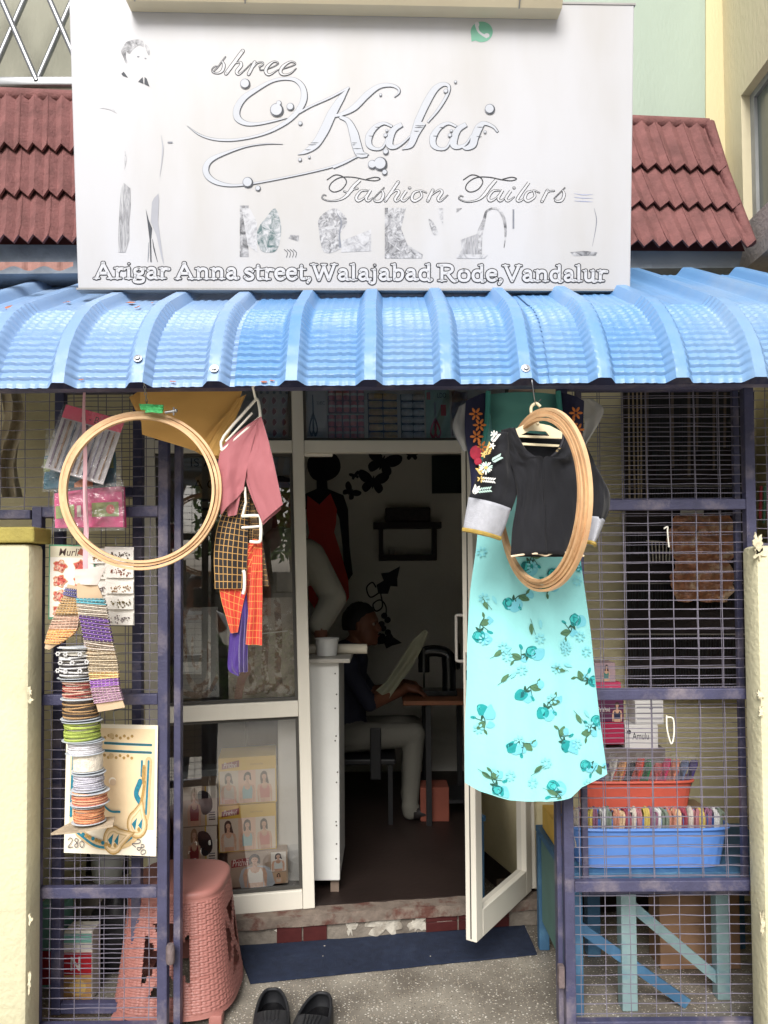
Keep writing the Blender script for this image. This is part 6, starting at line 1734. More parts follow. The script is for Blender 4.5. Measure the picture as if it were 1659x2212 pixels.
# wall shelf with goods
sh_ = thing('wall_shelf', W(880, 1212, BW - .1), 'small dark wall shelf box on the back wall', 'shelf')
M_DW = mat('dark_wood', (38, 34, 34), .6, .2, 12)
for (x0, y0, x1, y1) in ((806, 1128, 954, 1140), (818, 1198, 944, 1210), (818, 1140, 828, 1198), (934, 1140, 944, 1198)):
    mb = MB(); p, q = W(x0, y0, BW - .12), W(x1, y1, BW - .12); mb.box(p.x, q.x, BW - .12, BW - .002, q.z, p.z); mb.build('board', M_DW, sh_)
mb = MB(); p, q = W(832, 1096, BW - .1), W(930, 1127, BW - .1); mb.cbox(((p.x + q.x) / 2, BW - .06, (p.z + q.z) / 2), ((q.x - p.x) / 2, 0, 0), (0, .04, 0), (0, 0, (p.z - q.z) / 2), .01); mb.build('old_radio', mat('dark_box', (52, 46, 46), .6, .3, 30), None, False, 'dark box standing on the wall shelf', 'box')
mb = MB(); p = W(846, 1197, BW - .08); mb.lathe([(.02, 0), (.024, .03), (.022, .032), (0, .03)], p, 12); mb.build('cup', pm((130, 128, 122)), None, True, 'small grey cup inside the wall shelf', 'cup')
mb = MB(); p, q = W(932, 985, BW), W(985, 1066, BW); mb.box(p.x, q.x + .1, BW - .03, BW - .002, q.z, p.z); mb.build('picture_frame', mat('dark_green_picture', (30, 44, 42), .4, .3, 6), None, False, 'dark framed picture high on the back wall', 'picture')

# ------------------------------------------------------------------ people
def figure(name, segs, balls, zmats, label, vox=.0085, loc=None):
    mb = MB()
    for (p, q, r1, r2, z) in segs:
        n = 5
        mb.tube([V(p).lerp(V(q), i / n) for i in range(n + 1)], [lerp(r1, r2, i / n) for i in range(n + 1)], 12)
        mb.ball(p, r1 * .995, 12, 8); mb.ball(q, r2 * .995, 12, 8)
    for (c, r, z) in balls: mb.ball(c, r, 16, 12)
    o = mb.build(name, list(zmats), None)
    rm = o.modifiers.new('r', 'REMESH'); rm.mode = 'VOXEL'; rm.voxel_size = vox
    sm = o.modifiers.new('s', 'SMOOTH'); sm.iterations = 6; sm.factor = .5
    dg = bpy.context.evaluated_depsgraph_get()
    me = bpy.data.meshes.new_from_object(o.evaluated_get(dg))
    old = o.data
    o.modifiers.clear(); o.data = me
    bpy.data.meshes.remove(old)
    me.materials.clear()
    for m_ in zmats: me.materials.append(m_)
    off = o.location
    S_ = [(V(p) - off, V(q) - off, r1, r2, z) for (p, q, r1, r2, z) in segs]
    B_ = [(V(c) - off, r if isinstance(r, (tuple, list)) else (r, r, r), z) for (c, r, z) in balls]
    idx = []
    for f_ in me.polygons:
        c = f_.center; best, bz = 9e9, 0
        for (p, q, r1, r2, z) in S_:
            d = q - p; t = max(0, min(1, (c - p).dot(d) / max(d.length_squared, 1e-9)))
            v_ = (c - (p + d * t)).length - lerp(r1, r2, t)
            if v_ < best: best, bz = v_, z
        for (p, r, z) in B_:
            e_ = c - p
            k = math.sqrt((e_.x / r[0]) ** 2 + (e_.y / r[1]) ** 2 + (e_.z / r[2]) ** 2)
            v_ = (k - 1) * min(r)
            if v_ < best: best, bz = v_, z
        idx.append(bz)
    me.polygons.foreach_set('material_index', idx); me.polygons.foreach_set('use_smooth', [True] * len(idx))
    return tag(o, label, 'person')
def hand(c, d, side, curl, z, sc_=1.0):
    """palm at c, fingers along d, side = thumb side, curl = direction the fingers bend"""
    c, d, s_, k = V(c), V(d).normalized(), V(side).normalized(), V(curl).normalized()
    out = [(c - d * .035, c + d * .03, .026 * sc_, .030 * sc_, z)]
    for i, ln in enumerate((.070, .080, .075, .058)):
        b = c + d * .04 + s_ * (.028 - i * .019)
        m_ = b + d * ln * .5 + k * .006; e_ = m_ + d * ln * .38 + k * ln * .35
        out += [(b - d * .03, b, .010, .0095, z), (b, m_, .0095, .0085, z), (m_, e_, .0085, .007, z)]
    b = c - d * .01 + s_ * .03
    out += [(b, b + d * .03 + s_ * .025, .0115, .0105, z), (b + d * .03 + s_ * .025, b + d * .058 + s_ * .03 + k * .008, .0105, .008, z)]
    return out
def head(c, fwd, z):
    c, f_ = V(c), V(fwd).normalized(); s_ = f_.cross(V((0, 0, 1)))
    ax = abs(f_.x) > abs(f_.y)
    b = [(c + V((0, 0, .02)), (.095 if ax else .078, .078 if ax else .095, .105), z), (c + f_ * .03 - V((0, 0, .05)), (.062, .062, .068), z)]
    sg_ = [(c + f_ * .092 + V((0, 0, .015)), c + f_ * .108 - V((0, 0, .02)), .010, .015, z), (c + f_ * .085 - V((0, 0, .058)), c + f_ * .088 - V((0, 0, .058)), .016, .016, z), (c + f_ * .075 - V((0, 0, .095)), c + f_ * .078 - V((0, 0, .095)), .020, .02, z)]
    for k in (-1, 1): sg_ += [(c + s_ * k * .078 + V((0, 0, .015)), c + s_ * k * .082 - V((0, 0, .02)), .014, .011, z), (c + f_ * .082 + s_ * k * .035 + V((0, 0, .035)), c + f_ * .086 + s_ * k * .012 + V((0, 0, .033)), .011, .011, z)]
    return sg_, b
def facebits(c, fwd, par, hairm):
    c, f_ = V(c), V(fwd).normalized(); s_ = f_.cross(V((0, 0, 1)))
    mb = MB()
    def hf(u, v):
        a, t = 2 * math.pi * u, v * .62 * math.pi
        d = V((math.sin(t) * math.cos(a), math.sin(t) * math.sin(a), math.cos(t)))
        cut = 1.0 - .34 * max(0, d.dot(f_)) * (v > .5) * (v - .5) * 4
        r = (1.04 + .05 * noise.noise(d * 6)) * (cut if v > .5 else 1)
        return c + V((0, 0, .022)) + V((d.x * (.102 if abs(f_.x) > .5 else .086) * r, d.y * (.086 if abs(f_.x) > .5 else .102) * r, d.z * .114 * r)) - f_ * .014
    mb.grid(hf, 32, 18, closeu=True); mb.build('hair', hairm, par, True)
    for k in (-1, 1):
        mb = MB(); mb.ball(c + f_ * .080 + s_ * k * .031 + V((0, 0, .014)), .010, 10, 8, 0); mb.ball(c + f_ * .0865 + s_ * k * .031 + V((0, 0, .014)), .0062, 8, 6, 1); mb.build('eye', [pm((150, 140, 130), .8), pm((30, 22, 18))], par, True)
    mb = MB(); mb.tube([c + f_ * .099 + s_ * t * .022 - V((0, 0, .058 - .002 * abs(t))) for t in (-1, -.5, 0, .5, 1)], .0042, 6); mb.build('lips', pm((120, 66, 58)), par, True)
SK = mat('brown_skin', (108, 68, 50), .55, .06, 20); HR = mat('black_hair', (18, 16, 16), .6, .3, 60, .5, 200)
SHD = mat('dark_shirt', (34, 36, 52), .8, .15, 8, .2, 100); TRL = mat('pale_trousers', (104, 102, 94), .8, .08, 6, .2, 60); SHW = mat('white_shirt', (226, 226, 222), .8, .04, 8, .3, 40); TRD = mat('dark_trousers', (40, 42, 52), .8); SHO = mat('dark_shoe', (30, 26, 26), .5)
# tailor at the machine, seen from his right side
TY = 4.30
def T(px, py, dy=0.): return W(px, py, TY) + V((0, dy, 0))
hd_c = T(782, 1352); fw = V((.93, -.25, -.28)).normalized(); fwh = V((.96, -.28, 0)).normalized()
sgm, bls = head(hd_c, fwh, 0)
sgm += [(T(762, 1392), T(752, 1418), .055, .060, 0), (T(752, 1425), T(742, 1500), .120, .125, 1), (T(742, 1500), T(742, 1575), .125, .14, 1),
        (T(752, 1432, -.15), T(752, 1432, .15), .075, .075, 1)]
for k in (-1, 1):
    sgm += [(T(752, 1436, k * .17), T(800, 1508, k * .20), .055, .045, 1), (T(800, 1508, k * .20), T(868, 1486, k * .10), .043, .030, 0)]
    sgm += [(T(745, 1585, k * .10), T(892, 1578, k * .12), .088, .068, 2), (T(892, 1578, k * .12), T(884, 1735, k * .12), .064, .045, 2)]
    ft_ = T(884, 1735, k * .12); ft_.z = SH + .045
    sgm += [(T(884, 1725, k * .12), ft_, .05, .044, 2), (ft_, ft_ + V((.14, 0, -.012)), .042, .03, 3)]
    sgm += hand(T(884, 1482, k * .08), (1, 0, -.25), (0, -k, .2), (0, 0, -1), 0)
man = figure('person', sgm, bls, [SK, SHD, TRL, SHO], 'person in dark shirt and pale trousers sewing, seated in the shop')
facebits(hd_c, fwh, man, HR)
# second person, white sleeve bent over the counter
def T2(px, py, dy=0.): return W(px, py, 3.62) + V((0, dy, 0))
hc2 = T2(610, 1090); f2_ = V((.5, -.86, 0)).normalized()
sgm, bls = head(hc2, f2_, 0)
sgm += [(T2(610, 1130), T2(612, 1165), .052, .058, 0), (T2(612, 1190), T2(610, 1330), .125, .13, 1), (T2(610, 1330), T2(610, 1470), .13, .14, 1), (T2(560, 1195), T2(662, 1195), .075, .075, 1)]
sgm += [(T2(672, 1200), T2(722, 1292, -.05), .072, .066, 1), (T2(722, 1292, -.05), T2(696, 1345, -.16), .064, .056, 1), (T2(696, 1345, -.16), T2(702, 1372, -.2), .036, .030, 0)]
sgm += hand(T2(704, 1384, -.22), (.2, -.5, -.8), (1, 0, 0), (-.3, .5, -.5), 0)
sgm += [(T2(550, 1200), T2(530, 1320, .02), .068, .06, 1), (T2(530, 1320, .02), T2(545, 1420, -.08), .05, .036, 0)] + hand(T2(548, 1440, -.1), (0, -.3, -1), (1, 0, 0), (0, .6, -.4), 0)
for k in (-1, 1):
    hp_ = T2(610 + k * 42, 1480); ft_ = V((hp_.x, hp_.y, SH + .05))
    sgm += [(hp_, hp_.lerp(ft_, .5), .1, .075, 2), (hp_.lerp(ft_, .5), ft_, .07, .048, 2), (ft_, ft_ + V((.03, -.14, -.015)), .042, .032, 3)]
p2 = figure('person', sgm, bls, [SK, mat('dull_white_shirt', (150, 146, 134), .8, .06, 8, .3, 40), TRD, SHO], 'person in white shirt leaning an elbow by the counter tub')
facebits(hc2, f2_, p2, HR)

# sewing machine, its table, chair, cloth, carton
mt = thing('sewing_table', W(930, 1700, 4.3), 'dark treadle sewing table in front of the seated person', 'table')
tz_ = T(930, 1500).z
xa, xb = T(868, 1500).x, T(1010, 1500).x
mb = MB(); mb.cbox(((xa + xb) / 2, 4.3, tz_ - .012), ((xb - xa) / 2, 0, 0), (0, .24, 0), (0, 0, .012), .003); mb.build('top', mat('table_wood', (120, 74, 46), .5, .15, 8), mt)
for x in (xa + .14, xb - .03):
    for y in (4.1, 4.5):
        mb = MB(); mb.bar((x, y, SH), (x, y, tz_ - .024), .03, .03); mb.build('leg', M_BLACK, mt)
mb = MB(); mb.box(xa + .1, xb - .02, 4.15, 4.45, SH + .1, SH + .12); mb.build('treadle', M_BLACK, mt)
sm = thing('sewing_machine', T(950, 1498), 'black sewing machine with hand wheel on the wooden table', 'sewing machine')
Mgl = mat('glossy_black', (18, 22, 24), .25, .1, spec=.6)
bx = T(905, 1498); b1 = T(985, 1498)
mb = MB(); mb.cbox(((bx.x + b1.x) / 2, 4.3, tz_ + .015), ((b1.x - bx.x) / 2, 0, 0), (0, .08, 0), (0, 0, .015), .006); mb.build('bed', Mgl, sm)
mb = MB(); mb.tube(catmull([V((b1.x - .04, 4.3, tz_ + .03)), V((b1.x - .04, 4.3, tz_ + .16)), V((b1.x - .05, 4.3, tz_ + .23)), V((b1.x - .1, 4.3, tz_ + .25)), V((bx.x + .06, 4.3, tz_ + .25)), V((bx.x + .03, 4.3, tz_ + .24))], 5), [.04] * 10 + [.034] * 16, 12); mb.build('arm', Mgl, sm, True)
mb = MB(); mb.tube([V((bx.x + .03, 4.3, tz_ + .27)), V((bx.x + .03, 4.3, tz_ + .13))], .034, 12); mb.tube([V((bx.x + .03, 4.3, tz_ + .13)), V((bx.x + .03, 4.3, tz_ + .04))], .005, 8); mb.build('head', Mgl, sm, True)
mb = MB(); mb.lathe([(.03, 0), (.075, .004), (.08, .012), (.075, .022), (.03, .026)], (b1.x + .0, 4.3, tz_ + .22), 24, (1, 0, 0)); mb.build('hand_wheel', Mgl, sm, True)
mb = MB()
cl = [(918, 1360), (890, 1385), (865, 1425), (835, 1470), (812, 1492)]; crr = [(925, 1366), (912, 1400), (890, 1440), (868, 1470), (840, 1510)]
mb.sheet(*strip(cl, crr, 4.12, .012, 1.4, 12, 26, .003)); mb.build('work_cloth', mat('olive_cloth', (150, 150, 128), .8, .08, 8, .2), None, True, 'pale olive cloth held up at the sewing machine', 'cloth')
ch = thing('chair', W(800, 1740, 4.3), 'dark chair under the seated person', 'chair')
mb = MB(); p = T(760, 1628); mb.cbox((p.x + .03, 4.3, p.z), (.22, 0, 0), (0, .21, 0), (0, 0, .016), .008); mb.build('seat', M_BLACK, ch)
for dx in (-.17, .22):
    for dy in (-.18, .18):
        mb = MB(); mb.bar((p.x + dx, 4.3 + dy, SH), (p.x + dx, 4.3 + dy, p.z - .016), .025, .025); mb.build('leg', M_BLACK, ch)
mb = MB(); mb.cbox((p.x + .14, 4.08, p.z + .05), (.03, 0, 0), (0, .012, 0), (0, 0, .14), .006); mb.build('arm_post', M_BLACK, ch)
mb = MB(); mb.cbox((p.x - .2, 4.3, p.z + .25), (.014, 0, 0), (0, .2, 0), (0, 0, .24), .006); mb.build('backrest', M_BLACK, ch)
mb = MB(); q0 = WF(940, 1778, SH); mb.cbox((q0.x, q0.y + .1, SH + .095), (.08, 0, 0), (0, .08, 0), (0, 0, .094), .004); mb.build('carton', mat('red_brown_carton', (122, 66, 52), .8), None, False, 'red brown carton on the floor under the sewing table', 'box')
# ------------------------------------------------------------------ woven plastic stool
stl = thing('stool', (W(388, 2200, 2.62).x, 2.64, 0), 'pink woven plastic stool behind the left gate leaf', 'stool')
SX, SY_ = stl.location.x, stl.location.y
ST = .425
def sq(a, r, e=3.2):                            # rounded square radius
    c, s_ = abs(math.cos(a)), abs(math.sin(a))
    return r / (c ** e + s_ ** e) ** (1 / e)
M_STOOL = mat('pink_stool_plastic', (156, 104, 96), .5, .06, 8, .05, 100, spec=.45)
NU, NVs = 264, 132
def srad(v): return lerp(.205, .158, v ** .8)
def stp(u, v):
    a = 2 * math.pi * u + math.pi / 4 * 0
    z = .035 + v * (ST - .055)
    cu, cv = int(u * 88), int(v * 44)
    fu, fv = (u * 88) % 1, (v * 44) % 1
    over = (cu // 2 + cv) % 2
    w_ = .0050 * math.sin(math.pi * fv) * (1 if over else .15) + (.0035 * math.sin(math.pi * fu) if not over else 0)
    if v < .04 or v > .965: w_ = .001
    r = sq(a, srad(v)) + w_
    return V((SX + r * math.cos(a), SY_ + r * math.sin(a), z))
def hole(u, v):                                 # X-shaped cut-outs, one pattern to a side
    t = (u * 4 + .5) % 1.0 * 2 - 1              # -1..1 across a side
    x, y = t * 1.55, (v - .50) * 3.1
    def tri(x, y, s): return abs(x) < .62 and y > .26 and y < .95 and abs(x) < .18 + (y - .26) * .62
    if abs(x) > .92 or abs(y) > 1.05: return True
    for (a, b) in ((x, y), (x, -y)):
        if b > .30 and b < .95 and abs(a) < (b - .18) * .75: return False
    for a in (x, -x):
        if a > .22 and a < .80 and abs(y) < (a - .10) * 1.0: return False
    return True
mb = MB(); mb.grid(stp, NU, NVs, closeu=True, keep=hole)
mb.build('woven_body', M_STOOL, stl, smooth=40)
mb = MB(); mb.grid(lambda u, v: (lambda p: V((SX + (p.x - SX) * .985, SY_ + (p.y - SY_) * .985, p.z)))(stp(u, v)), NU // 4, NVs // 4, closeu=True, keep=hole); mb.build('inner_skin', M_STOOL, stl, True)
mb = MB()
mb.grid(lambda u, v: (lambda a, k: V((SX + sq(a, k[0]) * math.cos(a), SY_ + sq(a, k[0]) * math.sin(a), k[1])))(2 * math.pi * u, [(.160, ST - .022), (.162, ST - .010), (.156, ST - .002), (.148, ST), (.110, ST - .002), (.04, ST - .003), (.0005, ST - .003)][min(6, int(round(v * 6)))]), 64, 6, closeu=True)
mb.build('seat', M_STOOL, stl, smooth=60)
for k in range(4):
    a = math.pi / 4 + k * math.pi / 2
    r = sq(a, .205)
    p = V((SX + r * math.cos(a) * .97, SY_ + r * math.sin(a) * .97, .02))
    mb = MB(); mb.cbox(p, (.022, 0, 0), (0, .022, 0), (0, 0, .02), .006); mb.build('foot', M_STOOL, stl, smooth=40)

# ------------------------------------------------------------------ mat, shoes
mc = [WF(508, 2042), WF(1128, 1990), WF(1160, 2064), WF(541, 2127)]
mb = MB()
def matf(u, v):
    p = mc[0].lerp(mc[1], u).lerp(mc[3].lerp(mc[2], u), v)
    return p + V((0, 0, .009 + .0015 * noise.noise(p * 40) + .004 * noise.noise(p * 4)))
mb.sheet(matf, 90, 30, .007, d=(0, 0, -1))
mb.build('door_mat', mat('navy_carpet', (34, 44, 66), .95, .18, 30, .8, 400, c2=(52, 62, 84), t0=.55, t1=.8), None, False, 'worn navy blue carpet mat on the terrazzo before the step', 'mat')
mb = MB(); rr = random.Random(3)
for k in range(6):
    p = matf(rr.uniform(.05, .95), rr.uniform(.1, .95)) + V((0, 0, .002))
    mb.ball(p, (rr.uniform(.001, .004), rr.uniform(.001, .003), .001), 6, 4)
mb.build('paper_scraps', pm((206, 200, 190)), None, False, 'tiny pale scraps scattered over the navy mat', 'scraps', kind='stuff')
M_SHOE = mat('black_rubber', (34, 35, 38), .55, .15, 20, .1, 80); M_SHOEI = mat('worn_insole', (20, 20, 22), .22, .1)
def shoe(cx, cy, an, label, flip):
    o = thing('clog', (cx, cy, 0), label, 'shoe', 'clogs on the terrazzo')
    ca, sa = math.cos(an), math.sin(an)
    T_ = lambda x, y, z: V((cx + x * ca - y * sa, cy + x * sa + y * ca, z + .001))
    def outline(t): # t 0..1 round the sole: x across, y along (heel toward the shop)
        a = 2 * math.pi * t
        y = .14 * math.sin(a)
        w = .058 + .007 * (-math.sin(a)) + .004 * flip * math.cos(a)
        return math.copysign(abs(math.cos(a)) ** .62, math.cos(a)) * w * (1 - .12 * (math.sin(a) > 0) * math.sin(a)), math.copysign(abs(math.sin(a)) ** .8, math.sin(a)) * .14
    mb = MB()
    mb.grid(lambda u, v: T_(*[q * (1.03 if 0 < v < 1 else (.95 if v == 0 else 1.0)) for q in outline(u)], .024 * v), 40, 4, closeu=True); mb.build('sole', M_SHOE, o, True)
    mb = MB(); mb.grid(lambda u, v: T_(*[q * .95 * v for q in outline(u)], .022 - .005 * (1 - v)), 40, 4, closeu=True); mb.build('insole', M_SHOEI, o, True)
    def wall(u, v):
        x, y = outline(u)
        hh = .022 + v * (.034 + .012 * max(0, y / .13))
        k = 1 + .05 * math.sin(v * math.pi) - .07 * v
        return T_(x * k, y * k, hh)
    mb = MB(); mb.grid(wall, 48, 6, closeu=True); mb.grid(lambda u, v: (lambda p: T_(0, 0, 0).lerp(p, .94) if 0 else V((lerp(cx, p.x, .93), lerp(cy, p.y, .93), p.z)))(wall(u, v)), 48, 6, closeu=True); mb.build('upper', M_SHOE, o, True)
    mb = MB(); mb.tube([(lambda p: V((lerp(cx, p.x, .965), lerp(cy, p.y, .965), p.z)))(wall(i / 48, 1)) for i in range(48)], .0055, 8, closed=True); mb.build('collar', M_SHOE, o, True)
    def toe(u, v):
        a = math.pi + math.pi * u
        x, y = outline(u * .5 + .5)
        return T_(x * .97 * v, lerp(-.005, y * .97, v), .056 + .016 * math.sqrt(max(0, 1 - v * v)))
    mb = MB(); mb.grid(toe, 30, 10); mb.build('toe_cap', M_SHOE, o, True)
    for k in range(5):
        mb = MB(); mb.tube([T_(-.026 + k * .013, -.012, .073), T_(-.022 + k * .011, -.06, .072)], .0028, 6); mb.build('ridge', M_SHOE, o)
    return o
q1, q2 = WF(585, 2230), WF(672, 2240)
shoe(q1.x + .0, q1.y, .12, 'worn black clog nearer the pink stool', 1)
shoe(q2.x + .01, q2.y, -.14, 'worn black clog farther from the pink stool', -1)

# ------------------------------------------------------------------ things on the floor behind the left gate
def floorbox(name, px, py, z, w, d, h, m, label, artf=None, cat='box'):
    x = W(px, py, z).x
    o = thing(name, (x, z, 0), label, cat)
    mb = MB(); mb.cbox((x, z, h / 2 + .001), (w / 2, 0, 0), (0, d / 2, 0), (0, 0, h / 2), .004); mb.build('carton', m, o)
    if artf:
        a = Art(frame_map((x - w / 2, z - d / 2, h), (w, 0, 0), (0, 0, -h), (0, -1, 0))); artf(a); a.build('print', o)
    return o
def redpack(a):
    a.rect(.02, .03, .98, .30, PAPER); a.rect(.02, .30, .98, .62, pm((188, 36, 48))); a.rect(.02, .62, .98, .98, pm((196, 150, 92)))
    art_text(a, 'N', .25, .56, .34, -.2, PAPER, bold=.02); a.ell(.5, .8, .3, .12, pm((236, 196, 120)), 14); a.rect(.02, .03, .98, .16, pm((128, 186, 172)))
floorbox('food_carton', 178, 2100, 2.66, .10, .08, .24, PAPER, 'white and red food carton lettered N behind the gate', redpack)
floorbox('teal_carton', 122, 2100, 2.74, .09, .08, .30, mat('teal_carton', (108, 156, 144), .7, .08), 'faded teal carton against the porch wall', lambda a: (a.rect(.1, .55, .9, .95, pm((150, 40, 48)))))
mb = MB(); xx = W(250, 2120, 2.78).x
mb.grid(lambda u, v: V((xx, 2.82, .15)) + (lambda d, k: V((d.x * .11 * k, d.y * .09 * k, d.z * .15 * k)))((lambda a, b: V((math.cos(a) * math.sin(b), math.sin(a) * math.sin(b), math.cos(b))))(2 * math.pi * u, math.pi * v), 1 + .18 * noise.noise(V((u * 6, v * 7, 2)))), 28, 18, closeu=True)
mb.build('bag', mat('black_bag', (26, 26, 30), .5, .2, 12, .5, 20), None, True, 'black slumped bag on the floor beside the stool', 'bag')
mb = MB(); xx = W(205, 2060, 2.8).x
mb.lathe([(.05, .3), (.055, .31), (.062, .40), (.066, .41), (.06, .41), (.05, .31), (0, .305)], (xx, 2.92, 0), 20); mb.build('plastic_bowl', mat('grey_bowl', (176, 178, 172), .4), None, True, 'grey bowl perched on the block behind the gate', 'bowl')
mb = MB(); mb.cbox((xx, 2.92, .1505), (.1, 0, 0), (0, .06, 0), (0, 0, .1495), .008); mb.build('cement_block', M_CEM, None, False, 'rough cement block behind the left gate leaf', 'block')
mb = MB()
for (x0, y0, x1, y1) in ((182, 1935, 160, 2040), (262, 1930, 285, 2000)): mb.bar(WF(x0, y0 + 130) + V((0, 0, .0)), WF(x0, y0 + 130) + V((.0, .06, .42)), .02, .02)
mb.build('iron_stand', M_BLACK, None, False, 'two thin black iron uprights behind the gate', 'stand')

# ------------------------------------------------------------------ porch right: blue table with baskets
tb = thing('table', (1.0, 2.75, 0), 'blue painted table with teal legs behind the right gate', 'table')
M_TBL = mat('blue_table_paint', (62, 100, 132), .55, .12, 10, .1, 60, c2=(96, 140, 168), t0=.55, t1=.75); M_TBL2 = mat('teal_leg_paint', (126, 150, 152), .55, .1, 14, .15, 60, c2=(96, 134, 150), t0=.55, t1=.7)
TX0, TX1, TY0, TY1, TT = .60, 1.42, 2.50, 3.0, .475
mb = MB(); mb.cbox(((TX0 + TX1) / 2, (TY0 + TY1) / 2, TT - .012), ((TX1 - TX0) / 2, 0, 0), (0, (TY1 - TY0) / 2, 0), (0, 0, .012), .003); mb.build('top', M_TBL, tb)
for (x, y, m_, w) in ((TX0 + .035, TY0 + .035, M_TBL, .045), (TX0 + .02, TY1 - .03, M_TBL, .04), (X(1345, 2.56), 2.56, M_TBL2, .052), (X(1545, 2.62), 2.62, M_TBL2, .045), (TX1 - .03, TY1 - .03, M_TBL, .04), (X(1275, 2.9), 2.92, M_TBL, .05)):
    mb = MB(); mb.cbox((x, y, (TT - .024) / 2), (w / 2, 0, 0), (0, w / 2, 0), (0, 0, (TT - .026) / 2), .003); mb.build('leg', m_, tb)
for (p, q) in (((TX0 + .03, 2.54, .02), (TX0 + .03, 2.98, .30)), ((.625, 2.545, .30), (1.02, 2.56, .012)), ((X(1350, 2.58), 2.6, .34), (X(1540, 2.62), 2.62, .06))):
    mb = MB(); mb.bar(p, q, .035, .012, up=(0, 1, 0)); mb.build('brace', M_TBL2 if p[0] > .64 else M_TBL, tb)
mb = MB(); mb.bar((TX0 + .03, 2.52, .05), (TX0 + .03, 2.98, .05), .03, .03); mb.build('foot_rail', M_TBL, tb)
mb = MB(); mb.box(TX0 + .01, TX0 + .02, TY0 + .12, TY1 - .06, .12, TT - .026); mb.build('side_panel', mat('dull_teal_panel', (92, 124, 118), .7, .12, 8), tb)
floorbox('carton', 1500, 2100, 2.86, .30, .12, .34, mat('tan_carton', (150, 118, 92), .85, .12, 8), 'tan carton standing under the blue table')
# baskets
def basket(name, px0, px1, pyt, pyb, z, depth, m, label, taper=.88, zbase=None):
    pl_, pr_ = W(px0, pyt, z), W(px1, pyt, z)
    zt_, zb_ = pl_.z, (W(px0, pyb, z).z if zbase is None else zbase)
    cx0, w = (pl_.x + pr_.x) / 2, (pr_.x - pl_.x) / 2
    cy0, d = z + depth / 2, depth / 2
    o = thing(name, (cx0, cy0, zb_), label, 'basket')
    def rr_(a, k, q): return V((cx0 + math.copysign(abs(math.cos(a)) ** .35, math.cos(a)) * w * k, cy0 + math.copysign(abs(math.sin(a)) ** .35, math.sin(a)) * d * k, q))
    mb = MB(); mb.grid(lambda u, v: rr_(2 * math.pi * u, lerp(taper, .97, v) + .004 * math.sin(u * 140) * (v < .8), lerp(zb_ + .002, zt_, v)), 120, 10, closeu=True)
    mb.grid(lambda u, v: rr_(2 * math.pi * u, lerp(.002, taper, v), zb_ + .002), 60, 2, closeu=True)
    mb.grid(lambda u, v: rr_(2 * math.pi * u, lerp(taper, .955, v), lerp(zb_ + .005, zt_, v)), 60, 4, closeu=True)
    mb.build('tub', m, o, smooth=50)
    mb = MB(); mb.tube([rr_(2 * math.pi * i / 80, .985, zt_) for i in range(80)], .006, 6, closed=True); mb.build('rim', m, o, True)
    return o, (cx0, cy0, w, d, zt_, zb_)
bb, (bx0, by0, bw_, bd_, bzt, bzb) = basket('basket', 1238, 1590, 1795, 1888, 2.52, .22, mat('blue_tub', (96, 142, 216), .4, .06, 6, spec=.45), 'large sky blue plastic tub of thread hanks on the table', zbase=TT + .001)
rr = random.Random(21)
HC = [(206, 196, 184), (176, 120, 126), (200, 178, 96), (140, 96, 120), (206, 206, 204), (120, 132, 118), (190, 130, 110), (214, 186, 150), (150, 70, 84)]
for k in range(24):
    x = bx0 - bw_ * .9 + 2 * bw_ * .9 * k / 23
    c = HC[k % 9]
    mb = MB()
    for t in range(5):
        xo = x + rr.uniform(-.006, .006)
        mb.tube(catmull([V((xo, by0 - bd_ * .5, bzb + .06)), V((xo + rr.uniform(-.008, .008), by0 - bd_ * .68 + t * .006, bzt + .03)), V((xo + rr.uniform(-.01, .01), by0 - bd_ * .4, bzt + rr.uniform(.04, .06))), V((xo, by0 - bd_ * .1, bzt + .01))], 4), .0042, 5)
    mb.build('thread_hank', mat('hank_%d_%d_%d' % c, c, .6, .15, 40, .3, 200), None, True, 'thin %s thread hank standing in the blue tub' % ['beige', 'dusky pink', 'mustard', 'mauve', 'white', 'grey green', 'terracotta', 'straw', 'wine red'][k % 9], 'thread hank', 'thread hanks in the blue tub')
mb = MB(); mb.cbox((1.02, 2.86, TT + .056), (.2, 0, 0), (0, .09, 0), (0, 0, .055), .003); mb.build('carton', pm((150, 126, 100)), None, False, 'tan carton carrying the orange basket', 'box')
ob, (ox0, oy0, ow_, od_, ozt, ozb) = basket('basket', 1258, 1508, 1692, 1756, 2.77, .18, mat('orange_tub', (220, 104, 84), .4, .06, 6), 'orange plastic basket of coloured packets', zbase=TT + .112)
PC = [(120, 136, 176), (84, 70, 140), (196, 190, 182), (206, 150, 100), (44, 40, 52), (214, 84, 70), (52, 128, 84), (222, 110, 110), (214, 74, 120), (230, 150, 120)]
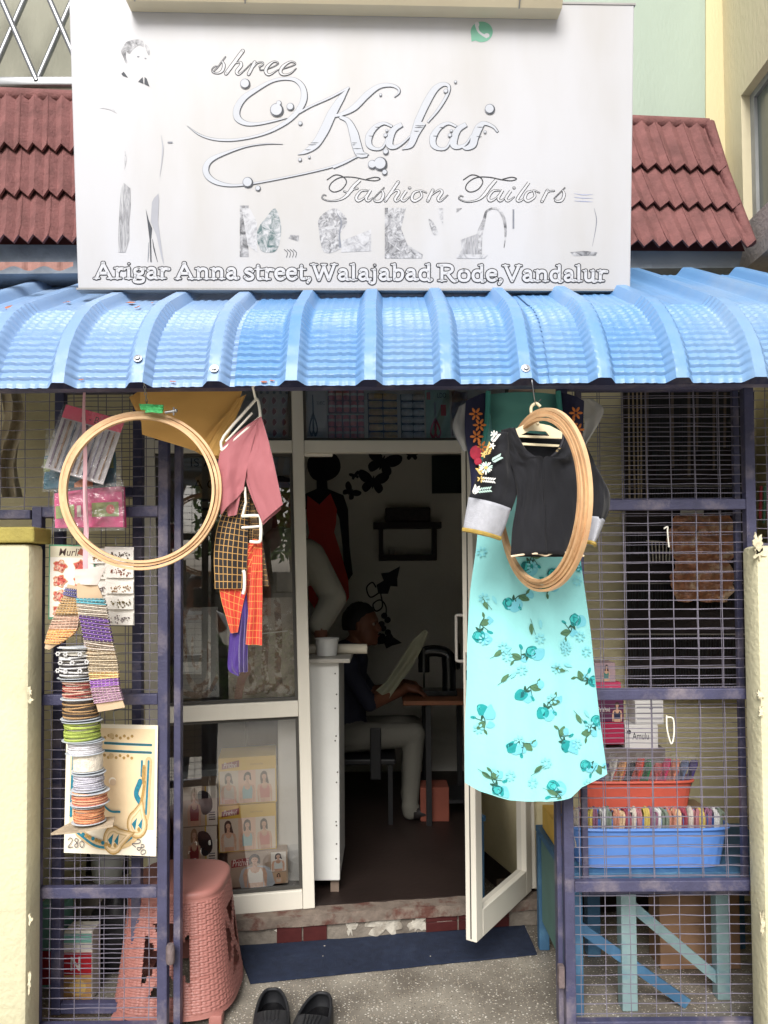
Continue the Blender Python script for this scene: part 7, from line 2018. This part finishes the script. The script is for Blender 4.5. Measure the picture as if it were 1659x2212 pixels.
for k in range(12):
    x = ox0 - ow_ * .86 + 2 * ow_ * .86 * k / 11
    c = PC[k % 10]
    mb = MB()
    ln = rr.uniform(.07, .1)
    for t in range(4): mb.tube(catmull([V((x + t * .006 - .01, oy0 - od_ * .3, ozb + .05)), V((x + .015 + t * .006, oy0 - od_ * .5, ozt + ln * .3)), V((x + .035 + t * .005, oy0 - od_ * .35, ozt + ln * .8))], 5), [.006 + .002 * math.sin(i) for i in range(11)], 6)
    pk = mb.build('thread_packet', mat('pack_%d_%d_%d' % c, c, .55, .15, 30, .4, 120), None, True, '%s twist of thread in clear film leaning in the orange basket' % ['blue grey', 'violet', 'white', 'tan', 'black', 'scarlet', 'green', 'coral', 'magenta', 'peach'][k % 10], 'packet', 'packets in the orange basket')
    mb = MB(); f2 = lambda u, v: V((x + .028 * (u - .4) + v * .03, oy0 - od_ * .62 + .006 * math.sin(u * 6 + v * 8), ozt - .01 + v * (ln + .02)))
    mb.grid(f2, 6, 10); mb.build('film', M_WRAP, pk, True)
# printed cartons stacked behind
def carton(px0, py0, px1, py1, z, d, m, label, artf=None, zb_=None):
    p, q = W(px0, py0, z), W(px1, py1, z)
    b = q.z if zb_ is None else zb_
    o = thing('carton', ((p.x + q.x) / 2, z + d / 2, b), label, 'box', 'cartons stacked on the blue table')
    mb = MB(); mb.cbox(((p.x + q.x) / 2, z + d / 2, (p.z + b) / 2), ((q.x - p.x) / 2, 0, 0), (0, d / 2, 0), (0, 0, (p.z - b) / 2), .002); mb.build('shell', m, o)
    if artf:
        a = Art(frame_map((p.x, z, p.z), (q.x - p.x, 0, 0), (0, 0, b - p.z), (0, -1, 0))); artf(a); a.build('print', o)
    return o, p.z
cz_ = 2.98
o, t = carton(1296, 1618, 1440, 1740, cz_, .1, mat('grey_carton', (120, 112, 108), .8), 'grey carton under the white cartons', zb_=TT + .001)
WB = mat('white_carton', (226, 224, 222), .6, .04)
o, t = carton(1350, 1566, 1422, 1617, cz_, .1, WB, 'white carton with black lettering below the striped white one', lambda a: (art_text(a, 'Amulu', .22, .62, .5, -.3, INKD), a.ell(.12, .3, .06, .1, INKD, 12)), zb_=t + .001)
o, t2 = carton(1372, 1514, 1434, 1564, cz_, .1, WB, 'white carton with grey lines, upper of the white pair', lambda a: [a.rect(.05, .25 + k * .25, .95, .28 + k * .25, INKL) for k in range(3)] and a.rect(.5, .3, .62, .36, INKL), zb_=t + .001)
o, t3 = carton(1288, 1560, 1349, 1617, cz_, .1, mat('crimson_carton', (170, 40, 76), .6), 'crimson carton beside the lettered white carton', zb_=W(0, 1618, cz_).z + .001)
o, t4 = carton(1288, 1512, 1348, 1559, cz_, .1, mat('plum_carton', (92, 40, 74), .6), 'plum carton with white lettering and a photo', lambda a: (art_text(a, 'Prithvi', .04, .55, .45, -.22, PAPER), lady(a, .75, .1, .9, pm((40, 44, 70)))), zb_=t3 + .001)
o, t5 = carton(1286, 1474, 1342, 1511, cz_, .1, mat('rose_carton', (206, 70, 110), .6), 'rose pink carton on the plum one', lambda a: a.ell(.6, .5, .2, .2, pm((226, 160, 170)), 14), zb_=t4 + .001)
o, t6 = carton(1284, 1432, 1330, 1473, cz_, .1, mat('mauve_carton', (176, 150, 156), .6), 'mauve carton with a tiny lady, topmost of the stack', lambda a: lady(a, .55, .1, .85, pm((60, 130, 120))), zb_=t5 + .001)
mb = MB(); yb = W(1180, 1790, 2.9); mb.cbox((.68, 2.86, TT + .046), (.06, 0, 0), (0, .1, 0), (0, 0, .045), .003); mb.build('carton', mat('yellow_carton', (214, 176, 84), .7), None, False, 'yellow carton at the edge of the blue table', 'box')

# dark goods board with hanging strips
DZ = 3.20
db = thing('display_board', W(1470, 1480, DZ), 'dark display board hung with rows of black hair clips', 'display board')
mb = MB(); p, q = W(1348, 800, DZ), W(1640, 1482, DZ); mb.box(p.x, q.x, DZ, DZ + .02, q.z, p.z); mb.build('backing', mat('dark_cloth_board', (44, 38, 38), .9, .25, 10, .3), db)
rr = random.Random(31)
for k, yy in enumerate((845, 1050, 1150, 1260, 1370, 1440)):
    mb = MB()
    mb.bar(W(1352, yy, DZ - .02), W(1630, yy, DZ - .02), .006, .006)
    mb.build('rod', pm((120, 116, 112)), db)
    mb = MB()
    for i in range(46):
        x = lerp(1356, 1626, i / 45)
        ln = rr.uniform(40, 62) if k else rr.uniform(120, 190)
        p = W(x, yy + 2, DZ - .022); q = W(x + rr.uniform(-2, 2), yy + ln, DZ - .018)
        mb.bar(p, q, .006 if k else .012, .003, up=(0, 1, 0), mi=0 if rr.random() < .85 or k else 1)
    mb.build('clip_row' if k else 'lace_row', [M_BLACK, pm((92, 80, 72))], db, kind='stuff')
mb = MB()
for k in range(5): mb.tube([W(1358 + k * 9, 838, DZ - .04), W(1360 + k * 9 + rr.uniform(-3, 3), 1100, DZ - .04)], .004, 5)
mb.build('twine_bundle', pm((150, 134, 110)), None, False, 'bundle of pale twine hanging beside the dark board', 'twine')
for (a_, b_, lab) in (((1450, 1588, 1112, 1210), 0, 'u'), ((1456, 1580, 1205, 1300), 1, 'l')):
    mb = MB(); x0, x1, y0, y1 = a_
    mb.grid(lambda u, v: W(lerp(x0, x1, .5 + (u - .5) * (.82 + .3 * math.sin(v * 3.0) + .12 * noise.noise(V((v * 6, b_, u * 2))))), lerp(y0, y1, v + .07 * noise.noise(V((u * 4, b_ + 3, 0)))), DZ - .07 - .03 * math.sin(math.pi * u) * math.sin(math.pi * v) + .022 * noise.noise(V((u * 7, v * 7, b_)))), 28, 24)
    mb.build('hair_packet', mat('brown_hair_packet', (168, 116, 88), .3, .35, 40, .8, 40, c2=(206, 176, 146), t0=.52, t1=.62, spec=.6), None, True, ['bulging brown packet of hair pieces, upper on the dark board', 'bulging brown packet of hair pieces, lower on the dark board'][b_], 'packet', 'hair piece packets')
mb = MB(); p, q = W(1470, 1100, DZ - .05), W(1520, 1180, DZ - .05); mb.prism([p, W(1520, 1100, DZ - .05), q, W(1470, 1180, DZ - .05)], (0, .003, 0)); mb.build('paper_card', pm((196, 190, 178)), None, False, 'plain white card behind the hair packets', 'card')
rk = thing('wire_rack', W(1428, 1216, DZ - .06), 'small pale wire rack on the dark board', 'rack')
for k in range(8):
    mb = MB(); mb.tube([W(1400 + k * 8, 1166 + k, DZ - .06), W(1404 + k * 7, 1214, DZ - .06)], .003, 5); mb.build('wire', pm((176, 170, 156)), rk)
mb = MB(); mb.tube([W(1396, 1168, DZ - .063), W(1460, 1172, DZ - .063)], .003, 5); mb.build('rail', pm((176, 170, 156)), rk)
for (x, y) in ((1440, 1120), (1438, 1545)):
    mb = MB(); z = GZ - .01
    mb.tube(catmull([W(x + 2, y, z), W(x + 3, y + 30, z), W(x + 12, y + 62, z), W(x + 18, y + 40, z), W(x + 16, y + 8, z), W(x + 4, y + 4, z)], 4) if y > 1500 else catmull([W(x - 6, y + 22, z), W(x + 2, y + 18, z), W(x + 2, y + 30, z), W(x + 5, y + 62, z)], 4), .0025, 6)
    mb.build('white_hook', M_WHITEP, None, True, 'white plastic hook on the gate by the hair packets' if y < 1500 else 'white plastic hook on the gate by the white cartons', 'hook')
mb = MB()
for k in range(5): mb.bar(W(1644 + k * 8, 1050, 2.75), W(1642 + k * 8, 1120 + 10 * (k % 2), 2.75), .008, .006, mi=k % 2)
mb.build('clothes_pegs', [pm((150, 44, 56)), pm((60, 100, 80))], None, False, 'red and green pegs hanging past the right gate', 'pegs', kind='stuff')

# ------------------------------------------------------------------ across the road (seen mirrored in the window panes)
sw_ = thing('garden_wall', (0, -4.9, -.25), 'grey stone block garden wall across the road', 'wall')
mb = MB(); mb.box(-6, 6, -5.3, -4.95, -.25, 1.62); mb.build('core', M_CEM, sw_)
rr = random.Random(77)
blockm = [mat('stone_block_%d' % i, c, .9, .15, 6, .5, 30) for i, c in enumerate(((132, 126, 118), (112, 108, 102), (148, 140, 130)))]
for j in range(6):
    for i in range(-7, 8):
        x = i * .62 + (.31 if j % 2 else 0)
        mb = MB(); mb.cbox((x, -4.93, -.24 + .155 + j * .31), (.298, 0, 0), (0, .03, 0), (0, 0, .145), .015); mb.build('block', blockm[rr.randrange(3)], sw_)
M_LEAFS = [mat('hedge_leaf_%d' % i, c, .55, .2, 6) for i, c in enumerate(((66, 104, 44), (92, 130, 58), (44, 78, 34)))]
def leafmass(name, box, n, s, label, cat, trunk=None):
    o = thing(name, ((box[0] + box[1]) / 2, (box[2] + box[3]) / 2, -.25), label, cat)
    mb = MB(); r2 = random.Random(n)
    for k in range(n):
        u, v, w_ = r2.random(), r2.random(), r2.random()
        p = V((lerp(box[0], box[1], u), lerp(box[2], box[3], v), lerp(box[4], box[5], w_) + .12 * noise.noise(V((u * 9, v * 3, 0)))))
        if noise.noise(p * 1.7) < -.18: continue
        d = V((r2.gauss(0, 1), r2.gauss(0, 1), r2.gauss(0, 1))).normalized(); e_ = d.orthogonal().normalized(); q_ = s * r2.uniform(.6, 1.3)
        mb.add([p - d * q_, p + e_ * q_ * .45, p + d * q_, p - e_ * q_ * .45], [(0, 1, 2, 3)], k % 3)
    mb.build('foliage', M_LEAFS, o, fix=False, kind='stuff')
    if trunk:
        mb = MB(); mb.tube(catmull(trunk, 5), [lerp(.16, .06, i / (5 * (len(trunk) - 1))) for i in range(5 * (len(trunk) - 1) + 1)], 10); mb.build('trunk', mat('bark', (96, 82, 70), .9, .2, 10, .6, 30), o, True)
    return o
leafmass('hedge', (-4.5, 4.5, -4.6, -3.8, -.25, .8), 12000, .045, 'leafy green hedge before the stone wall across the road', 'hedge')
leafmass('tree', (-5.2, -1.0, -11, -8.6, 2.2, 4.8), 5000, .12, 'broad tree with leaning trunk behind the stone wall', 'tree', [V((-3, -9.4, -.3)), V((-2.9, -9.5, 1.2)), V((-3.1, -9.6, 2.6)), V((-3.3, -9.8, 3.8))])
leafmass('tree', (-.4, 3.8, -11, -8.8, 2.0, 4.6), 5000, .12, 'second tree with a straight trunk behind the stone wall', 'tree', [V((1.6, -9.6, -.3)), V((1.7, -9.6, 1.4)), V((1.6, -9.7, 2.6)), V((1.7, -9.8, 3.8))])
# photographer, mirrored in the upper pane
PX_, PYY = -.66, -.35
hc3 = V((PX_, PYY, 1.40))
sgm, bls = head(hc3, (0, 1, 0), 0)
sgm += [(hc3 + V((0, -.02, -.08)), hc3 + V((0, -.02, -.16)), .052, .06, 0), (hc3 + V((0, -.02, -.30)), hc3 + V((0, -.02, -.55)), .13, .125, 1), (hc3 + V((0, -.02, -.55)), hc3 + V((0, -.02, -.82)), .125, .14, 1), (hc3 + V((-.14, -.02, -.25)), hc3 + V((.14, -.02, -.25)), .075, .075, 1)]
for k in (-1, 1):
    sh3, el3, wr3 = hc3 + V((k * .19, -.02, -.26)), hc3 + V((k * .25, .12, -.42)), hc3 + V((k * .09, .28, -.14))
    sgm += [(sh3, el3, .062, .054, 1), (el3, el3.lerp(wr3, .25), .05, .046, 1), (el3.lerp(wr3, .25), wr3, .042, .03, 0)] + hand(wr3 + V((-k * .02, .03, .04)), (-k * .5, .1, .85), (-k * .4, 0, -.5), (-k * .8, .2, 0), 0)
    hp3 = hc3 + V((k * .09, -.02, -.86)); ft3 = V((hp3.x + k * .03, hp3.y, -.2))
    sgm += [(hp3, hp3.lerp(ft3, .5), .095, .072, 2), (hp3.lerp(ft3, .5), ft3, .068, .046, 2), (ft3, ft3 + V((0, .15, -.012)), .042, .03, 3)]
p3 = figure('person', sgm, bls, [SK, SHW, TRD, SHO], 'person in white shirt raising a phone, mirrored in the window')
facebits(hc3, (0, 1, 0), p3, HR)
mb = MB(); mb.cbox(hc3 + V((0, .33, -.06)), (.038, 0, 0), (0, .0045, 0), (0, 0, .078), .004); mb.build('phone', M_BLACK, None, False, 'black phone held up by the mirrored person', 'phone')
